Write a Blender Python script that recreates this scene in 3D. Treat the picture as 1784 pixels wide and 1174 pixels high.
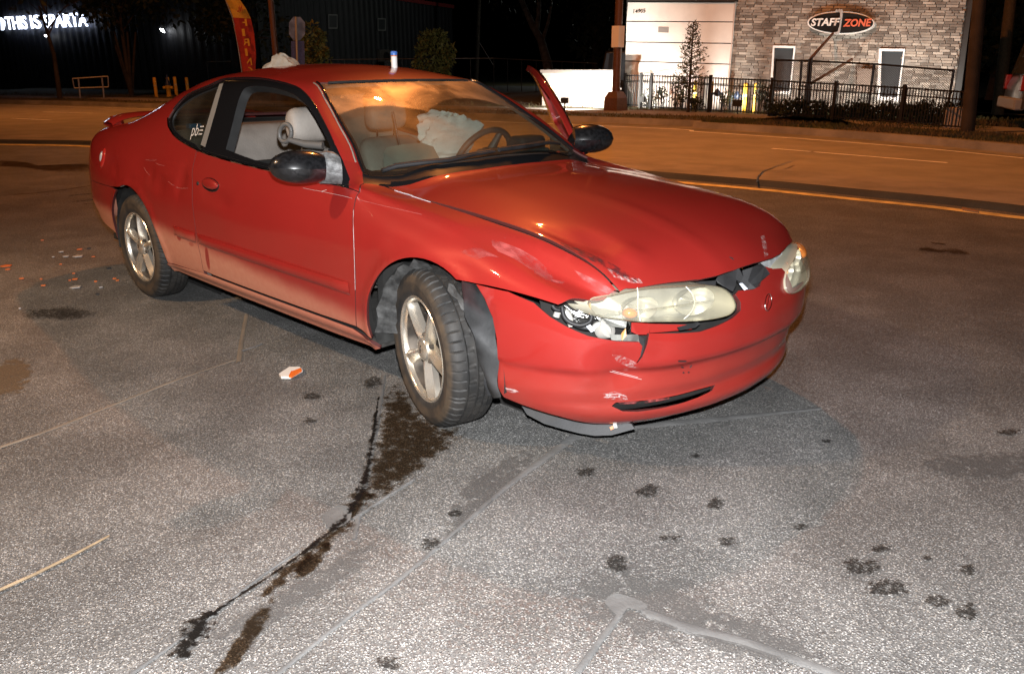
import bpy, bmesh, math, random
import numpy as np
from mathutils import Vector, Matrix
from mathutils.geometry import delaunay_2d_cdt
random.seed(7); RNG = np.random.default_rng(7)
D = bpy.data
for _o in list(D.objects): D.objects.remove(_o)
scene = bpy.context.scene
COL = scene.collection
rad = math.radians

# ------------------------------------------------------------------ camera, world, exposure
PW, PH, PF = 1784.0, 1174.0, 1431.97                 # photograph size and focal length in its pixels
CAM = np.array([5.0791, -2.6875, 1.3562])            # metres; the car's rear axle is the origin, +x its nose
FW = np.array([-0.67305195, 0.67016427, -0.31285928])
RT = np.array([0.70610374, 0.70810489, -0.00223074])
UP = np.array([-0.22004222, 0.22241251, 0.94979687])
cd = D.cameras.new('camera'); cam = D.objects.new('camera', cd); COL.objects.link(cam)
cam.matrix_world = Matrix(((RT[0], UP[0], -FW[0], CAM[0]), (RT[1], UP[1], -FW[1], CAM[1]),
                           (RT[2], UP[2], -FW[2], CAM[2]), (0, 0, 0, 1)))
cd.sensor_width = 36.0; cd.lens = PF / PW * 36.0; cd.clip_end = 800; cd.clip_start = 0.05
scene.camera = cam

world = D.worlds.new('World'); scene.world = world; world.use_nodes = True
_n = world.node_tree.nodes; _l = world.node_tree.links
_sky = _n.new('ShaderNodeTexSky'); _sky.sky_type = 'NISHITA'; _sky.sun_disc = False
_sky.sun_elevation = rad(-4.0); _sky.sun_rotation = rad(200); 
_bg = _n['Background']; _bg.inputs['Strength'].default_value = 0.012
_l.new(_sky.outputs['Color'], _bg.inputs['Color'])
scene.view_settings.view_transform = 'Standard'; scene.view_settings.look = 'None'
scene.view_settings.exposure = 0.0; scene.view_settings.gamma = 1.0
scene.cycles.max_bounces = 8; scene.cycles.transparent_max_bounces = 24
scene.cycles.caustics_reflective = False; scene.cycles.caustics_refractive = False
scene.cycles.sample_clamp_indirect = 4.0

# ------------------------------------------------------------------ lights: flash, sodium street lamps
def light(name, kind, loc, power, color, size=0.05, target=None, spot=None, blend=0.4):
    l = D.lights.new(name, kind); o = D.objects.new(name, l); COL.objects.link(o)
    o.location = loc; l.energy = power; l.color = color
    if kind == 'AREA': l.size = size
    else: l.shadow_soft_size = size
    if spot: l.spot_size = rad(spot); l.spot_blend = blend
    if target is not None:
        o.rotation_euler = (Vector(target) - Vector(loc)).to_track_quat('-Z', 'Y').to_euler()
    return o
SODIUM = (1.0, 0.31, 0.065)
FLASH = CAM + UP * 0.13 + FW * 0.02
light('camera_flash', 'SPOT', FLASH, 1180, (0.97, 0.98, 1.0), 0.02, target=FLASH + FW + UP * 0.16, spot=140, blend=0.2)
LAMPS = [(-4.9, 7.55, 11.4), (-23.0, 6.4, 9.6), (15.0, 11.5, 9.6)]
for q, pw in zip(LAMPS, (7200, 2600, 1900)):
    light('sodium_lamp_light', 'SPOT', q, pw, SODIUM, 0.15, target=(q[0], q[1] + 2.0, 0), spot=146, blend=1.0)
NEAR_LAMP = (-0.9, -6.4, 6.0)
light('sodium_lamp_light', 'SPOT', NEAR_LAMP, 2600, (1.0, 0.62, 0.34), 0.12, target=(0.7, -4.0, 0), spot=88, blend=1.0)

# ------------------------------------------------------------------ small helpers
def pray(px, py): return FW + RT * (px - PW / 2) / PF - UP * (py - PH / 2) / PF
def gpt(px, py, z=0.0):                               # pixel -> point on the level z
    d = pray(px, py); t = (z - CAM[2]) / d[2]; return CAM + d * t
def ypt(px, py, y):
    d = pray(px, py); t = (y - CAM[1]) / d[1]; return CAM + d * t
def dpt(px, py, dist):                                # pixel -> point at a level distance from the camera
    d = pray(px, py); return CAM + d * (dist / math.hypot(d[0], d[1]))
def plpt(px, py, a, n):                               # pixel -> point on the plane through a with normal n
    d = pray(px, py); return CAM + d * (np.dot(np.array(a) - CAM, n) / np.dot(d, n))
def project(P):
    d = np.asarray(P, float) - CAM; w = d @ FW
    return np.stack([PW / 2 + PF * (d @ RT) / w, PH / 2 - PF * (d @ UP) / w], -1)

def link(o, parent=None):
    COL.objects.link(o)
    if parent is not None: o.parent = parent
    return o
def thing(name, label, cat, loc=(0, 0, 0), group=None, rz=0.0):
    o = D.objects.new(name, None); COL.objects.link(o); o.empty_display_size = 0.1
    o.location = loc; o.rotation_euler = (0, 0, rz)
    return tag(o, label, cat, group)
def tag(o, label, cat, group=None):
    o['label'] = label; o['category'] = cat
    if group: o['group'] = group
    return o
def struct(o): o['kind'] = 'structure'; return o
def stuff(o): o['kind'] = 'stuff'; return o
def mk(name, V, F, mat, parent=None, smooth=False, N=None):
    me = D.meshes.new(name)
    me.from_pydata([tuple(map(float, v)) for v in V], [], [tuple(map(int, f)) for f in F])
    if smooth or N is not None:
        me.polygons.foreach_set('use_smooth', [True] * len(me.polygons))
    if N is not None:
        me.normals_split_custom_set_from_vertices([tuple(map(float, n)) for n in N])
    if mat: me.materials.append(mat)
    return link(D.objects.new(name, me), parent)
def autosmooth(o, ang=35):
    me = o.data; me.polygons.foreach_set('use_smooth', [True] * len(me.polygons))
    me.set_sharp_from_angle(angle=rad(ang)); return o
class MB:                                             # mesh collector
    def __init__(s): s.V = []; s.F = []
    def add(s, V, F):
        b = len(s.V); s.V += [tuple(v) for v in V]; s.F += [tuple(i + b for i in f) for f in F]; return s
    def box(s, lo, hi, M=None):
        x0, y0, z0 = lo; x1, y1, z1 = hi
        V = [(x0,y0,z0),(x1,y0,z0),(x1,y1,z0),(x0,y1,z0),(x0,y0,z1),(x1,y0,z1),(x1,y1,z1),(x0,y1,z1)]
        if M is not None: V = [tuple(M @ Vector(v)) for v in V]
        return s.add(V, [(0,3,2,1),(4,5,6,7),(0,1,5,4),(1,2,6,5),(2,3,7,6),(3,0,4,7)])
    def tube(s, P, r, n=10, cap=True):
        P = [Vector(p) for p in P]; R = r if hasattr(r, '__len__') else [r] * len(P)
        rings = []; ref = None
        for i, p in enumerate(P):
            t = (P[min(i+1, len(P)-1)] - P[max(i-1, 0)]).normalized()
            if ref is None: ref = Vector((0,0,1)) if abs(t.z) < .9 else Vector((1,0,0))
            a = (ref - t * ref.dot(t)).normalized(); ref = a; b = t.cross(a)
            rings.append([tuple(p + (a*math.cos(k*2*math.pi/n) + b*math.sin(k*2*math.pi/n))*R[i]) for k in range(n)])
        V = [v for q in rings for v in q]; F = []
        for i in range(len(P)-1):
            for k in range(n):
                F.append((i*n+k, i*n+(k+1)%n, (i+1)*n+(k+1)%n, (i+1)*n+k))
        if cap: F.append(tuple(reversed(range(n)))); F.append(tuple(range((len(P)-1)*n, len(P)*n)))
        return s.add(V, F)
    def lathe(s, prof, n=24, M=None, caps=True):      # prof: (r, z) bottom to top about z
        V = []; F = []
        for r, z in prof:
            for k in range(n):
                a = 2*math.pi*k/n; V.append((r*math.cos(a), r*math.sin(a), z))
        for i in range(len(prof)-1):
            for k in range(n): F.append((i*n+k, i*n+(k+1)%n, (i+1)*n+(k+1)%n, (i+1)*n+k))
        if caps:
            F.append(tuple(reversed(range(n)))); F.append(tuple(range((len(prof)-1)*n, len(prof)*n)))
        if M is not None: V = [tuple(M @ Vector(v)) for v in V]
        return s.add(V, F)
    def prism(s, poly, vec):                          # planar polygon extruded by vec
        n = len(poly); V = [tuple(p) for p in poly] + [tuple(np.array(p, float) + np.array(vec, float)) for p in poly]
        F = [tuple(reversed(range(n))), tuple(range(n, 2*n))] + [(i, (i+1)%n, n+(i+1)%n, n+i) for i in range(n)]
        return s.add(V, F)
    def grid(s, G):                                   # G[i][j] points
        a, b = len(G), len(G[0]); V = [p for r in G for p in r]
        return s.add(V, [(i*b+j, i*b+j+1, (i+1)*b+j+1, (i+1)*b+j) for i in range(a-1) for j in range(b-1)])
    def build(s, name, mat, parent=None, smooth=None):
        o = mk(name, s.V, s.F, mat, parent)
        bm = bmesh.new(); bm.from_mesh(o.data); bmesh.ops.recalc_face_normals(bm, faces=bm.faces); bm.to_mesh(o.data); bm.free()
        if smooth: autosmooth(o, smooth)
        return o
def subsurf(o, lv=2):
    m = o.modifiers.new('sub', 'SUBSURF'); m.levels = lv; m.render_levels = lv
    o.data.polygons.foreach_set('use_smooth', [True]*len(o.data.polygons)); return o
def bevel(o, w, seg=2, ang=40):
    m = o.modifiers.new('bev', 'BEVEL'); m.width = w; m.segments = seg; m.limit_method = 'ANGLE'; m.angle_limit = rad(ang); return o
def text_mesh(txt, name, mat, parent, origin, ex, ey, height, extrude=0.0, spacing=1.0, offset=0.0, width=None, shear=0.0):
    """flat lettering; ex / ey are the text's right and up directions"""
    c = D.curves.new('txt', 'FONT'); c.body = txt; c.size = 1.0; c.space_character = spacing; c.offset = offset; c.shear = shear
    c.resolution_u = 4
    o = D.objects.new('txt', c); COL.objects.link(o); bpy.context.view_layer.update()
    me = D.meshes.new_from_object(o.evaluated_get(bpy.context.evaluated_depsgraph_get()))
    D.objects.remove(o); D.curves.remove(c)
    co = np.array([v.co for v in me.vertices]); lo, hi = co.min(0), co.max(0)
    ex = np.array(ex, float); ey = np.array(ey, float); nz = np.cross(ex, ey)
    sy = height / (hi[1]-lo[1]); sx = sy if width is None else width / (hi[0]-lo[0])
    V = [np.array(origin) + ex*(v[0]-lo[0])*sx + ey*(v[1]-lo[1])*sy for v in co]
    F = [tuple(p.vertices) for p in me.polygons]; D.meshes.remove(me)
    if extrude:
        n = len(V); ed = {}
        for f in F:
            for i in range(len(f)):
                e = (f[i], f[(i+1)%len(f)]); k = tuple(sorted(e))
                ed[k] = None if k in ed else e
        V2 = [v + nz*extrude for v in V]; F2 = [tuple(i+n for i in f) for f in F]
        F = F2 + [(e[0], e[1], e[1]+n, e[0]+n) for e in ed.values() if e]
        V = V + V2
    return mk(name, V, F, mat, parent)

def smooth_path(pts, n):                              # catmull-rom through pts, n samples per span
    P = [np.array(p, float) for p in pts]; out = []
    for i in range(len(P)-1):
        p0, p1, p2, p3 = P[max(i-1, 0)], P[i], P[i+1], P[min(i+2, len(P)-1)]
        for k in range(n):
            t = k/n; out.append(tuple(.5*((2*p1)+(-p0+p2)*t+(2*p0-5*p1+4*p2-p3)*t*t+(-p0+3*p1-3*p2+p3)*t**3)))
    out.append(tuple(P[-1])); return out
def inside(poly, q):
    x, y = q[:, 0], q[:, 1]; r = np.zeros(len(q), bool); n = len(poly); j = n-1
    for i in range(n):
        xi, yi = poly[i]; xj, yj = poly[j]
        c = ((yi > y) != (yj > y)) & (x < (xj-xi)*(y-yi)/(yj-yi+1e-15)+xi); r ^= c; j = i
    return r
# ------------------------------------------------------------------ materials
MATS = {}
def mat(name, col, rough=0.5, metal=0.0, coat=0.0, noise=0.0, nscale=20.0, bump=0.0, bscale=60.0, spec=0.5, emit=None, estr=0.0, col2=None, trans=0.0, coords='Object'):
    if name in MATS: return MATS[name]
    m = D.materials.new(name); m.use_nodes = True; nt = m.node_tree; b = nt.nodes['Principled BSDF']
    b.inputs['Base Color'].default_value = (*col, 1); b.inputs['Roughness'].default_value = rough
    b.inputs['Metallic'].default_value = metal; b.inputs['Coat Weight'].default_value = coat; b.inputs['Coat Roughness'].default_value = 0.06
    b.inputs['Specular IOR Level'].default_value = spec
    if emit: b.inputs['Emission Color'].default_value = (*emit, 1); b.inputs['Emission Strength'].default_value = estr
    tc = nt.nodes.new('ShaderNodeTexCoord')
    if noise > 0 or col2:
        nz = nt.nodes.new('ShaderNodeTexNoise'); nz.inputs['Scale'].default_value = nscale; nz.inputs['Detail'].default_value = 6
        nt.links.new(tc.outputs[coords], nz.inputs['Vector'])
        mx = nt.nodes.new('ShaderNodeMix'); mx.data_type = 'RGBA'
        c2 = col2 or tuple(max(0, c*(1-noise)) for c in col); c1 = col if col2 else tuple(min(1, c*(1+noise*.6)) for c in col)
        mx.inputs['A'].default_value = (*c1, 1); mx.inputs['B'].default_value = (*c2, 1)
        mr = nt.nodes.new('ShaderNodeMapRange'); mr.inputs['From Min'].default_value = .35; mr.inputs['From Max'].default_value = .65
        nt.links.new(nz.outputs['Fac'], mr.inputs['Value']); nt.links.new(mr.outputs['Result'], mx.inputs['Factor'])
        nt.links.new(mx.outputs['Result'], b.inputs['Base Color'])
    if bump > 0:
        n2 = nt.nodes.new('ShaderNodeTexNoise'); n2.inputs['Scale'].default_value = bscale; n2.inputs['Detail'].default_value = 5
        nt.links.new(tc.outputs[coords], n2.inputs['Vector'])
        bp = nt.nodes.new('ShaderNodeBump'); bp.inputs['Strength'].default_value = bump; bp.inputs['Distance'].default_value = .01
        nt.links.new(n2.outputs['Fac'], bp.inputs['Height']); nt.links.new(bp.outputs['Normal'], b.inputs['Normal'])
    MATS[name] = m; return m
class NT:                                             # terse node-graph helper
    def __init__(s, name):
        s.m = D.materials.new(name); s.m.use_nodes = True; s.t = s.m.node_tree; s.b = s.t.nodes['Principled BSDF']; s.out = s.t.nodes['Material Output']
        s.tc = s.t.nodes.new('ShaderNodeTexCoord'); MATS[name] = s.m
    def n(s, ty, **k):
        q = s.t.nodes.new('ShaderNode' + ty)
        for a, v in k.items(): setattr(q, a, v)
        return q
    def L(s, a, b): s.t.links.new(a, b)
    def put(s, v, sock):
        if isinstance(v, (int, float)): sock.default_value = v
        elif isinstance(v, tuple): sock.default_value = (*v, 1) if len(v) == 3 and sock.type == 'RGBA' else v
        else: s.L(v, sock)
    def math(s, op, a, b=0.0, c=None, clamp=False):
        q = s.n('Math', operation=op, use_clamp=clamp); s.put(a, q.inputs[0]); s.put(b, q.inputs[1])
        if c is not None: s.put(c, q.inputs[2])
        return q.outputs[0]
    def mix(s, f, a, b):
        q = s.n('Mix', data_type='RGBA'); s.put(f, q.inputs['Factor']); s.put(a, q.inputs['A']); s.put(b, q.inputs['B']); return q.outputs['Result']
    def noise(s, scale, detail=4, vec=None, rough=.5, dist=0.0):
        q = s.n('TexNoise'); q.inputs['Scale'].default_value = scale; q.inputs['Detail'].default_value = detail
        q.inputs['Roughness'].default_value = rough; q.inputs['Distortion'].default_value = dist
        s.L(vec if vec is not None else s.tc.outputs['Object'], q.inputs['Vector']); return q.outputs['Fac']
    def voro(s, scale, out='Distance', feature='F1', vec=None):
        q = s.n('TexVoronoi', feature=feature); q.inputs['Scale'].default_value = scale
        s.L(vec if vec is not None else s.tc.outputs['Object'], q.inputs['Vector']); return q.outputs[out]
    def ramp(s, v, lo, hi, a=0.0, b=1.0):
        q = s.n('MapRange', interpolation_type='SMOOTHSTEP'); s.put(v, q.inputs['Value'])
        for i, x in (('From Min', lo), ('From Max', hi), ('To Min', a), ('To Max', b)): s.put(x, q.inputs[i])
        return q.outputs['Result']
    def xyz(s):
        q = s.n('SeparateXYZ'); s.L(s.tc.outputs['Object'], q.inputs[0]); return q.outputs
    def bump(s, h, st=.3, dist=.01):
        q = s.n('Bump'); q.inputs['Strength'].default_value = st; q.inputs['Distance'].default_value = dist
        s.L(h, q.inputs['Height']); s.L(q.outputs['Normal'], s.b.inputs['Normal']); return q
    def ellipse(s, cx, cz, rx, rz, ang=0.0, ix=0, iz=2):   # soft mask in two of the object axes
        X = s.xyz(); dx = s.math('SUBTRACT', X[ix], cx); dz = s.math('SUBTRACT', X[iz], cz)
        c, sn = math.cos(ang), math.sin(ang)
        u = s.math('ADD', s.math('MULTIPLY', dx, c/rx), s.math('MULTIPLY', dz, sn/rx))
        v = s.math('ADD', s.math('MULTIPLY', dx, -sn/rz), s.math('MULTIPLY', dz, c/rz))
        r = s.math('SQRT', s.math('ADD', s.math('MULTIPLY', u, u), s.math('MULTIPLY', v, v)))
        return s.ramp(r, 0.7, 1.15, 1.0, 0.0)
# ================================================================== GROUND, ROAD, VERGE
def asphalt_mat():
    q = NT('asphalt'); o = q.tc.outputs['Object']; big = q.noise(.35, 4); mid = q.noise(2.2, 5, rough=.6); fine = q.noise(26, 3)
    v = q.n('TexVoronoi'); v.inputs['Scale'].default_value = 150; v.inputs['Randomness'].default_value = 1; q.L(o, v.inputs['Vector'])
    sep = q.n('SeparateColor'); q.L(v.outputs['Color'], sep.inputs[0]); r1, r2, r3 = sep.outputs
    v2 = q.n('TexVoronoi'); v2.inputs['Scale'].default_value = 300; q.L(o, v2.inputs['Vector']); s2 = q.n('SeparateColor'); q.L(v2.outputs['Color'], s2.inputs[0])
    stone = q.math('MULTIPLY', q.ramp(v.outputs['Distance'], .62, .30), q.ramp(r1, .25, .60))
    bright = q.math('POWER', r2, 3.6)
    tint = q.mix(r3, (.165, .165, .165), (.172, .158, .138))
    col = q.mix(bright, tint, (.33, .33, .325))
    base = q.mix(q.ramp(s2.outputs[0], .2, .9), (.062, .062, .061), (.125, .123, .118))
    c = q.mix(stone, base, col)
    c = q.mix(q.ramp(s2.outputs[1], .90, .97), c, (.36, .35, .33))
    wear = q.ramp(mid, .38, .66, .74, 1.12); wear = q.math('MULTIPLY', wear, q.ramp(big, .3, .7, .86, 1.10))
    hsv = q.n('HueSaturation'); q.L(c, hsv.inputs['Color']); q.L(wear, hsv.inputs['Value'])
    smooth_ = q.ramp(q.noise(1.1, 6, rough=.65, dist=.4), .60, .68); c2 = q.mix(q.math('MULTIPLY', smooth_, .55), hsv.outputs['Color'], (.105, .102, .097))
    q.L(c2, q.b.inputs['Base Color']); q.L(q.ramp(r3, 0, 1, .45, .85), q.b.inputs['Roughness']); q.b.inputs['Specular IOR Level'].default_value = .6
    h = q.math('ADD', q.math('MULTIPLY', stone, .7), q.math('MULTIPLY', fine, .6)); q.bump(h, .9, .004); return q.m
def concrete_mat(name, a, b_, sc=60):
    q = NT(name); n = q.noise(1.3, 6, rough=.6); n2 = q.noise(sc, 4); v = q.voro(sc*1.6)
    q.L(q.mix(q.ramp(n, .3, .7), a, b_), q.b.inputs['Base Color']); q.b.inputs['Roughness'].default_value = .85
    q.bump(q.math('ADD', n2, q.math('MULTIPLY', v, .6)), .7, .008); return q.m
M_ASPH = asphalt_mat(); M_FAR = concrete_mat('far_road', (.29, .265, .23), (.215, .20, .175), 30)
M_KERB = concrete_mat('kerb_concrete', (.26, .24, .21), (.15, .14, .125)); M_WALK = concrete_mat('sidewalk_concrete', (.24, .21, .18), (.17, .15, .13))
M_MED = concrete_mat('median_concrete', (.30, .27, .24), (.18, .165, .15), 22); M_KDARK = concrete_mat('dark_kerb_face', (.020, .022, .018), (.045, .045, .036), 40)  # kerb face colour is far darker than the median top
M_YEL = mat('yellow_paint', (.80, .66, .30), .6, noise=.35, nscale=6, bump=.2); M_WHL = mat('white_road_paint', (.90, .90, .90), .6, noise=.2, nscale=5)
def grass_mat():
    q = NT('grass'); n = q.noise(.9, 5); n2 = q.noise(18, 4)
    q.L(q.mix(q.ramp(n, .35, .65), q.mix(n2, (.030, .040, .010), (.075, .070, .020)), (.085, .060, .028)), q.b.inputs['Base Color']); q.b.inputs['Roughness'].default_value = .95
    q.bump(n2, 1.0, .05); return q.m
M_GRS = grass_mat()
def sheet(name, pts, m, z, parent=None): 
    return mk(name, [(p[0], p[1], z) for p in pts], [tuple(range(len(pts)))], m, parent)
g = sheet('ground', [(-260,-260),(260,-260),(260,300),(-260,300)], M_ASPH, 0.0); struct(g)
def opath(P, d):                                      # offset a ground path sideways (to its left when walking towards -x is the far side)
    P = np.array([p[:2] for p in P], float); T = np.gradient(P, axis=0); T /= np.linalg.norm(T, axis=1, keepdims=True); N = np.stack([T[:, 1], -T[:, 0]], 1); return P + N*d
def band(name, A, B, m, z, parent=None):
    A = np.asarray(A)[:, :2]; B = np.asarray(B)[:, :2]; n = len(A); zs = z if hasattr(z, '__len__') else (z, z)
    return mk(name, [(*a, zs[0]) for a in A]+[(*b, zs[1]) for b in B], [(i, n+i, n+i+1, i+1) for i in range(n-1)], m, parent)
YL = smooth_path([(30,-1.5),(14,3.6),(8,5.35),(3.05,6.05),(1.5,6.08),(-.52,5.92),(-5.6,4.95),(-10.85,2.64),(-12.55,1.57),(-18,-2.4),(-27,-10)], 6)
struct(band('yellow_edge_line', opath(YL, -.08), opath(YL, .08), M_YEL, .004))
KN = opath(YL, .26)
mtop = .065
md = D.objects.new('median', None); COL.objects.link(md); struct(md)
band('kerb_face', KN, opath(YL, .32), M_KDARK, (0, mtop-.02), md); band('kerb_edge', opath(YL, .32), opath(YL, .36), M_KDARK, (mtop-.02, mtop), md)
band('median_top', opath(YL, .36), opath(YL, 1.55), M_MED, mtop, md); band('kerb_back', opath(YL, 1.55), opath(YL, 1.62), M_KERB, (mtop, 0), md)
FKp = [gpt(1784,270), gpt(1600,252), gpt(1400,236.5), gpt(1220,225), gpt(1050,215)]; FKl = [gpt(170,185.5), gpt(80,182.5), gpt(0,181)]
e0 = FKp[0]+(FKp[0]-FKp[1])*6; e1 = FKl[-1]+(FKl[-1]-FKl[0])*2.5
FK = smooth_path([tuple(p[:2]) for p in [e0]+FKp+FKl+[e1]], 8)
n_ = min(len(YL), len(FK))
def resample(P, n):
    P = np.array([p[:2] for p in P]); d = np.concatenate([[0], np.cumsum(np.linalg.norm(np.diff(P, axis=0), axis=1))]); s = np.linspace(0, d[-1], n); return np.stack([np.interp(s, d, P[:, 0]), np.interp(s, d, P[:, 1])], 1)
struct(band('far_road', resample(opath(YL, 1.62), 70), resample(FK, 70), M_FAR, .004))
KZ = .14
kb = D.objects.new('kerb', None); COL.objects.link(kb); struct(kb)
band('gutter', opath(FK, -.42), FK, M_KERB, (.008, .010), kb); band('kerb_face', FK, opath(FK, .04), M_KERB, (.009, KZ), kb); band('kerb_top', opath(FK, .04), opath(FK, .20), M_KERB, KZ, kb)
V1 = opath(FK, .20); V2 = opath(FK, 1.7); V3 = opath(FK, 3.6); V4 = opath(FK, 9.0)
struct(band('verge', V1, V2, M_GRS, KZ)); struct(band('sidewalk', V2, V3, M_WALK, KZ+.004)); struct(band('lawn', V3, V4, M_GRS, KZ))
far_ = np.array([V4[0]+(V4[0]-FK[0])*30, V4[-1]+(V4[-1]-FK[-1])*30]); mid_ = opath(FK, 160.0)
struct(band('back_field', V4, np.linspace(V4[0]+np.array([120, 160]), V4[-1]+np.array([-160, 120]), len(V4)), mat('field', (.030,.032,.016), .95, noise=.5, nscale=.6), KZ-.004))
# painted lines of the far carriageway
EL = smooth_path([tuple(gpt(x, y)[:2]) for x, y in ((1784,277),(1600,259),(1400,243.3),(1220,231),(1050,220.5),(225,189.5),(136,187),(0,183.5))], 8)
struct(band('white_edge_line', opath(EL, -.05), opath(EL, .05), M_WHL, .010))
for a, b in (((1650,285),(1418,266)), ((1412,265.5),(1345,260)), ((89,210.4),(20,207.2)), ((160,198.2),(73,195.8))):
    p, q = gpt(*a), gpt(*b); t = (q-p)/np.linalg.norm(q-p); nn = np.array([t[1], -t[0], 0])*.045
    o = mk('lane_dash', [(*(p-nn)[:2], .010), (*(p+nn)[:2], .010), (*(q+nn)[:2], .010), (*(q-nn)[:2], .010)], [(0,1,2,3)], M_WHL); struct(o)
# ---- marks on the near carriageway: sealed joints, cracks, fluid, patches (thin sheets)
M_SEAL = mat('joint_sealant', (.105,.104,.102), .95, noise=.25, nscale=9, bump=.3, bscale=80); M_TAR = mat('tar', (.010,.009,.008), .30, noise=.4, nscale=20)
def edge_mat(name, tint, opaque, rough, sc=30, spread=.5, gloss=0.0):
    """mark whose rim breaks up; tint multiplies the road seen through it, opaque is how much it covers"""
    q = NT(name); n = q.noise(sc, 6, rough=.7); at = q.n('Attribute', attribute_name='edge'); e = at.outputs['Fac']
    k = q.ramp(q.math('ADD', e, q.math('MULTIPLY', q.math('SUBTRACT', n, .5), 3.2*spread)), .25, .95)
    k = q.math('MULTIPLY', k, q.ramp(e, .02, .35)); clear = q.n('BsdfTransparent'); dark = q.n('BsdfTransparent'); dark.inputs[0].default_value = (*tint, 1)
    q.b.inputs['Base Color'].default_value = (*[c*.35 for c in tint], 1); q.b.inputs['Roughness'].default_value = rough
    m0 = q.n('MixShader'); m0.inputs[0].default_value = opaque; q.L(dark.outputs[0], m0.inputs[1]); q.L(q.b.outputs[0], m0.inputs[2])
    m = q.n('MixShader'); q.put(k, m.inputs[0]); q.L(clear.outputs[0], m.inputs[1]); q.L(m0.outputs[0], m.inputs[2]); q.L(m.outputs[0], q.out.inputs['Surface']); return q.m
M_OIL = edge_mat('wet_fluid', (.40,.33,.26), .03, .3, 22, 1.0); M_STAIN = edge_mat('oil_spot', (.48,.47,.46), .02, .6, 70, 1.7); M_DAMP = edge_mat('damp_patch', (.55,.48,.42), .0, .5, 8, .6); M_SPILL = edge_mat('black_spill', (.14,.13,.12), .15, .3, 40, 1.1)
M_SMEAR = edge_mat('sealant_smear', (.62,.61,.60), .22, .85, 20, 1.8); M_TAN = edge_mat('tan_patch', (.62,.50,.36), .35, .9, 14, 1.3)
def set_edge(o, vals):
    at = o.data.attributes.new('edge', 'FLOAT', 'POINT'); at.data.foreach_set('value', [float(v) for v in vals])
def ribbon(name, px, w, m, z=.004, wob=.12, kind=True):
    P = smooth_path([tuple(gpt(x, y)[:2]) for x, y in px], 6); P = np.array(P); W_ = np.interp(np.linspace(0, 1, len(P)), np.linspace(0, 1, len(w)), w) if hasattr(w, '__len__') else np.full(len(P), w)
    W_ = W_*(1+RNG.uniform(-wob, wob, len(P))); T = np.gradient(P, axis=0); T /= np.linalg.norm(T, axis=1, keepdims=True)+1e-9; N = np.stack([T[:, 1], -T[:, 0]], 1)
    if m in (M_SEAL, M_TAR, MATS.get('sandy_joint')):
        n = len(P); rs = [(-.5, .0015), (-.3, z+.0002), (.3, z+.0002), (.5, .0015)]; o = mk(name, [(*(p+N[i]*W_[i]*a), zz) for a, zz in rs for i, p in enumerate(P)], [(r*n+i, r*n+n+i, r*n+n+i+1, r*n+i+1) for r in range(3) for i in range(n-1)], m, smooth=True); struct(o); return o
    n = len(P); o = mk(name, [(*p, z) for p in P-N*W_[:, None]]+[(*p, z) for p in P]+[(*p, z) for p in P+N*W_[:, None]], [(r*n+i, r*n+n+i, r*n+n+i+1, r*n+i+1) for r in (0, 1) for i in range(n-1)], m); set_edge(o, [0]*n+[min(1, i*.8, (n-1-i)*.8) for i in range(n)]+[0]*n); struct(o); return o
def blob(name, px, m, z=.006, wob=0.0):
    P = smooth_path([tuple(gpt(x, y)[:2]) for x, y in px+[px[0]]], 5)[:-1]; P = np.array(P); c = P.mean(0); n = len(P)
    if m is M_SEAL: o = sheet(name, P, m, z); struct(o); return o
    out = c+(P-c)*1.18; inn = c+(P-c)*.62; V = [(*p, z) for p in out]+[(*p, z) for p in inn]+[(*c, z)]
    Fc = [(i, (i+1) % n, n+(i+1) % n, n+i) for i in range(n)]+[(n+i, n+(i+1) % n, 2*n) for i in range(n)]
    o = mk(name, V, Fc, m); set_edge(o, [0]*n+[.95]*n+[1.0]); struct(o); return o
M_STAN = mat('sandy_joint', (.165,.140,.110), .9, noise=.25, nscale=9)
ribbon('joint_seal', [(-40,793),(80,752),(200,705),(310,662),(410,628)], [.026,.020,.017,.014], M_STAN); ribbon('joint_seal', [(416,632),(422,590),(430,548)], .024, M_STAN, .0045)
ribbon('fluid_trail', [(640,850),(618,890),(585,928),(545,962),(500,1000),(455,1045)], [.05,.06,.045,.05,.04,.03], M_OIL, .0048, .4)
ribbon('joint_seal', [(420,612),(455,600)], .016, M_SEAL, .005)
ribbon('joint_seal', [(1010,755),(960,790),(880,850),(800,920),(700,1005),(600,1080),(470,1185)], [.045,.035,.022,.018,.016,.014,.014], M_SEAL)
ribbon('joint_seal', [(668,655),(662,700),(648,780),(628,880),(617,940)], [.020,.022,.020,.012], M_SEAL, .0045)
ribbon('joint_seal', [(720,836),(680,862),(640,888),(615,905)], .014, M_SEAL, .005)
ribbon('crack', [(660,690),(650,760),(632,850),(600,905),(560,940),(500,985),(440,1025),(390,1058),(360,1078)], [.010,.018,.026,.022,.014,.010,.010,.012], M_SPILL, .0055, .4)
ribbon('crack_spill', [(372,1066),(355,1080),(338,1105),(325,1128),(312,1150)], [.018,.05,.055,.04,.03], M_SPILL, .006, .35)
ribbon('joint_seal', [(520,960),(440,1015),(340,1095),(220,1180)], [.008,.010,.012,.014], M_SEAL, .004)
ribbon('joint_seal', [(1100,742),(1200,735),(1330,722),(1430,712)], [.06,.05,.035,.02], M_SEAL, .004); 
ribbon('joint_seal', [(1080,1072),(1050,1110),(1005,1172)], [.020,.018,.018], M_SEAL, .0045); ribbon('joint_seal', [(1120,1065),(1200,1095),(1300,1120),(1430,1165),(1560,1210)], [.035,.04,.035,.03,.02], M_SEAL, .0042)
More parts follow.
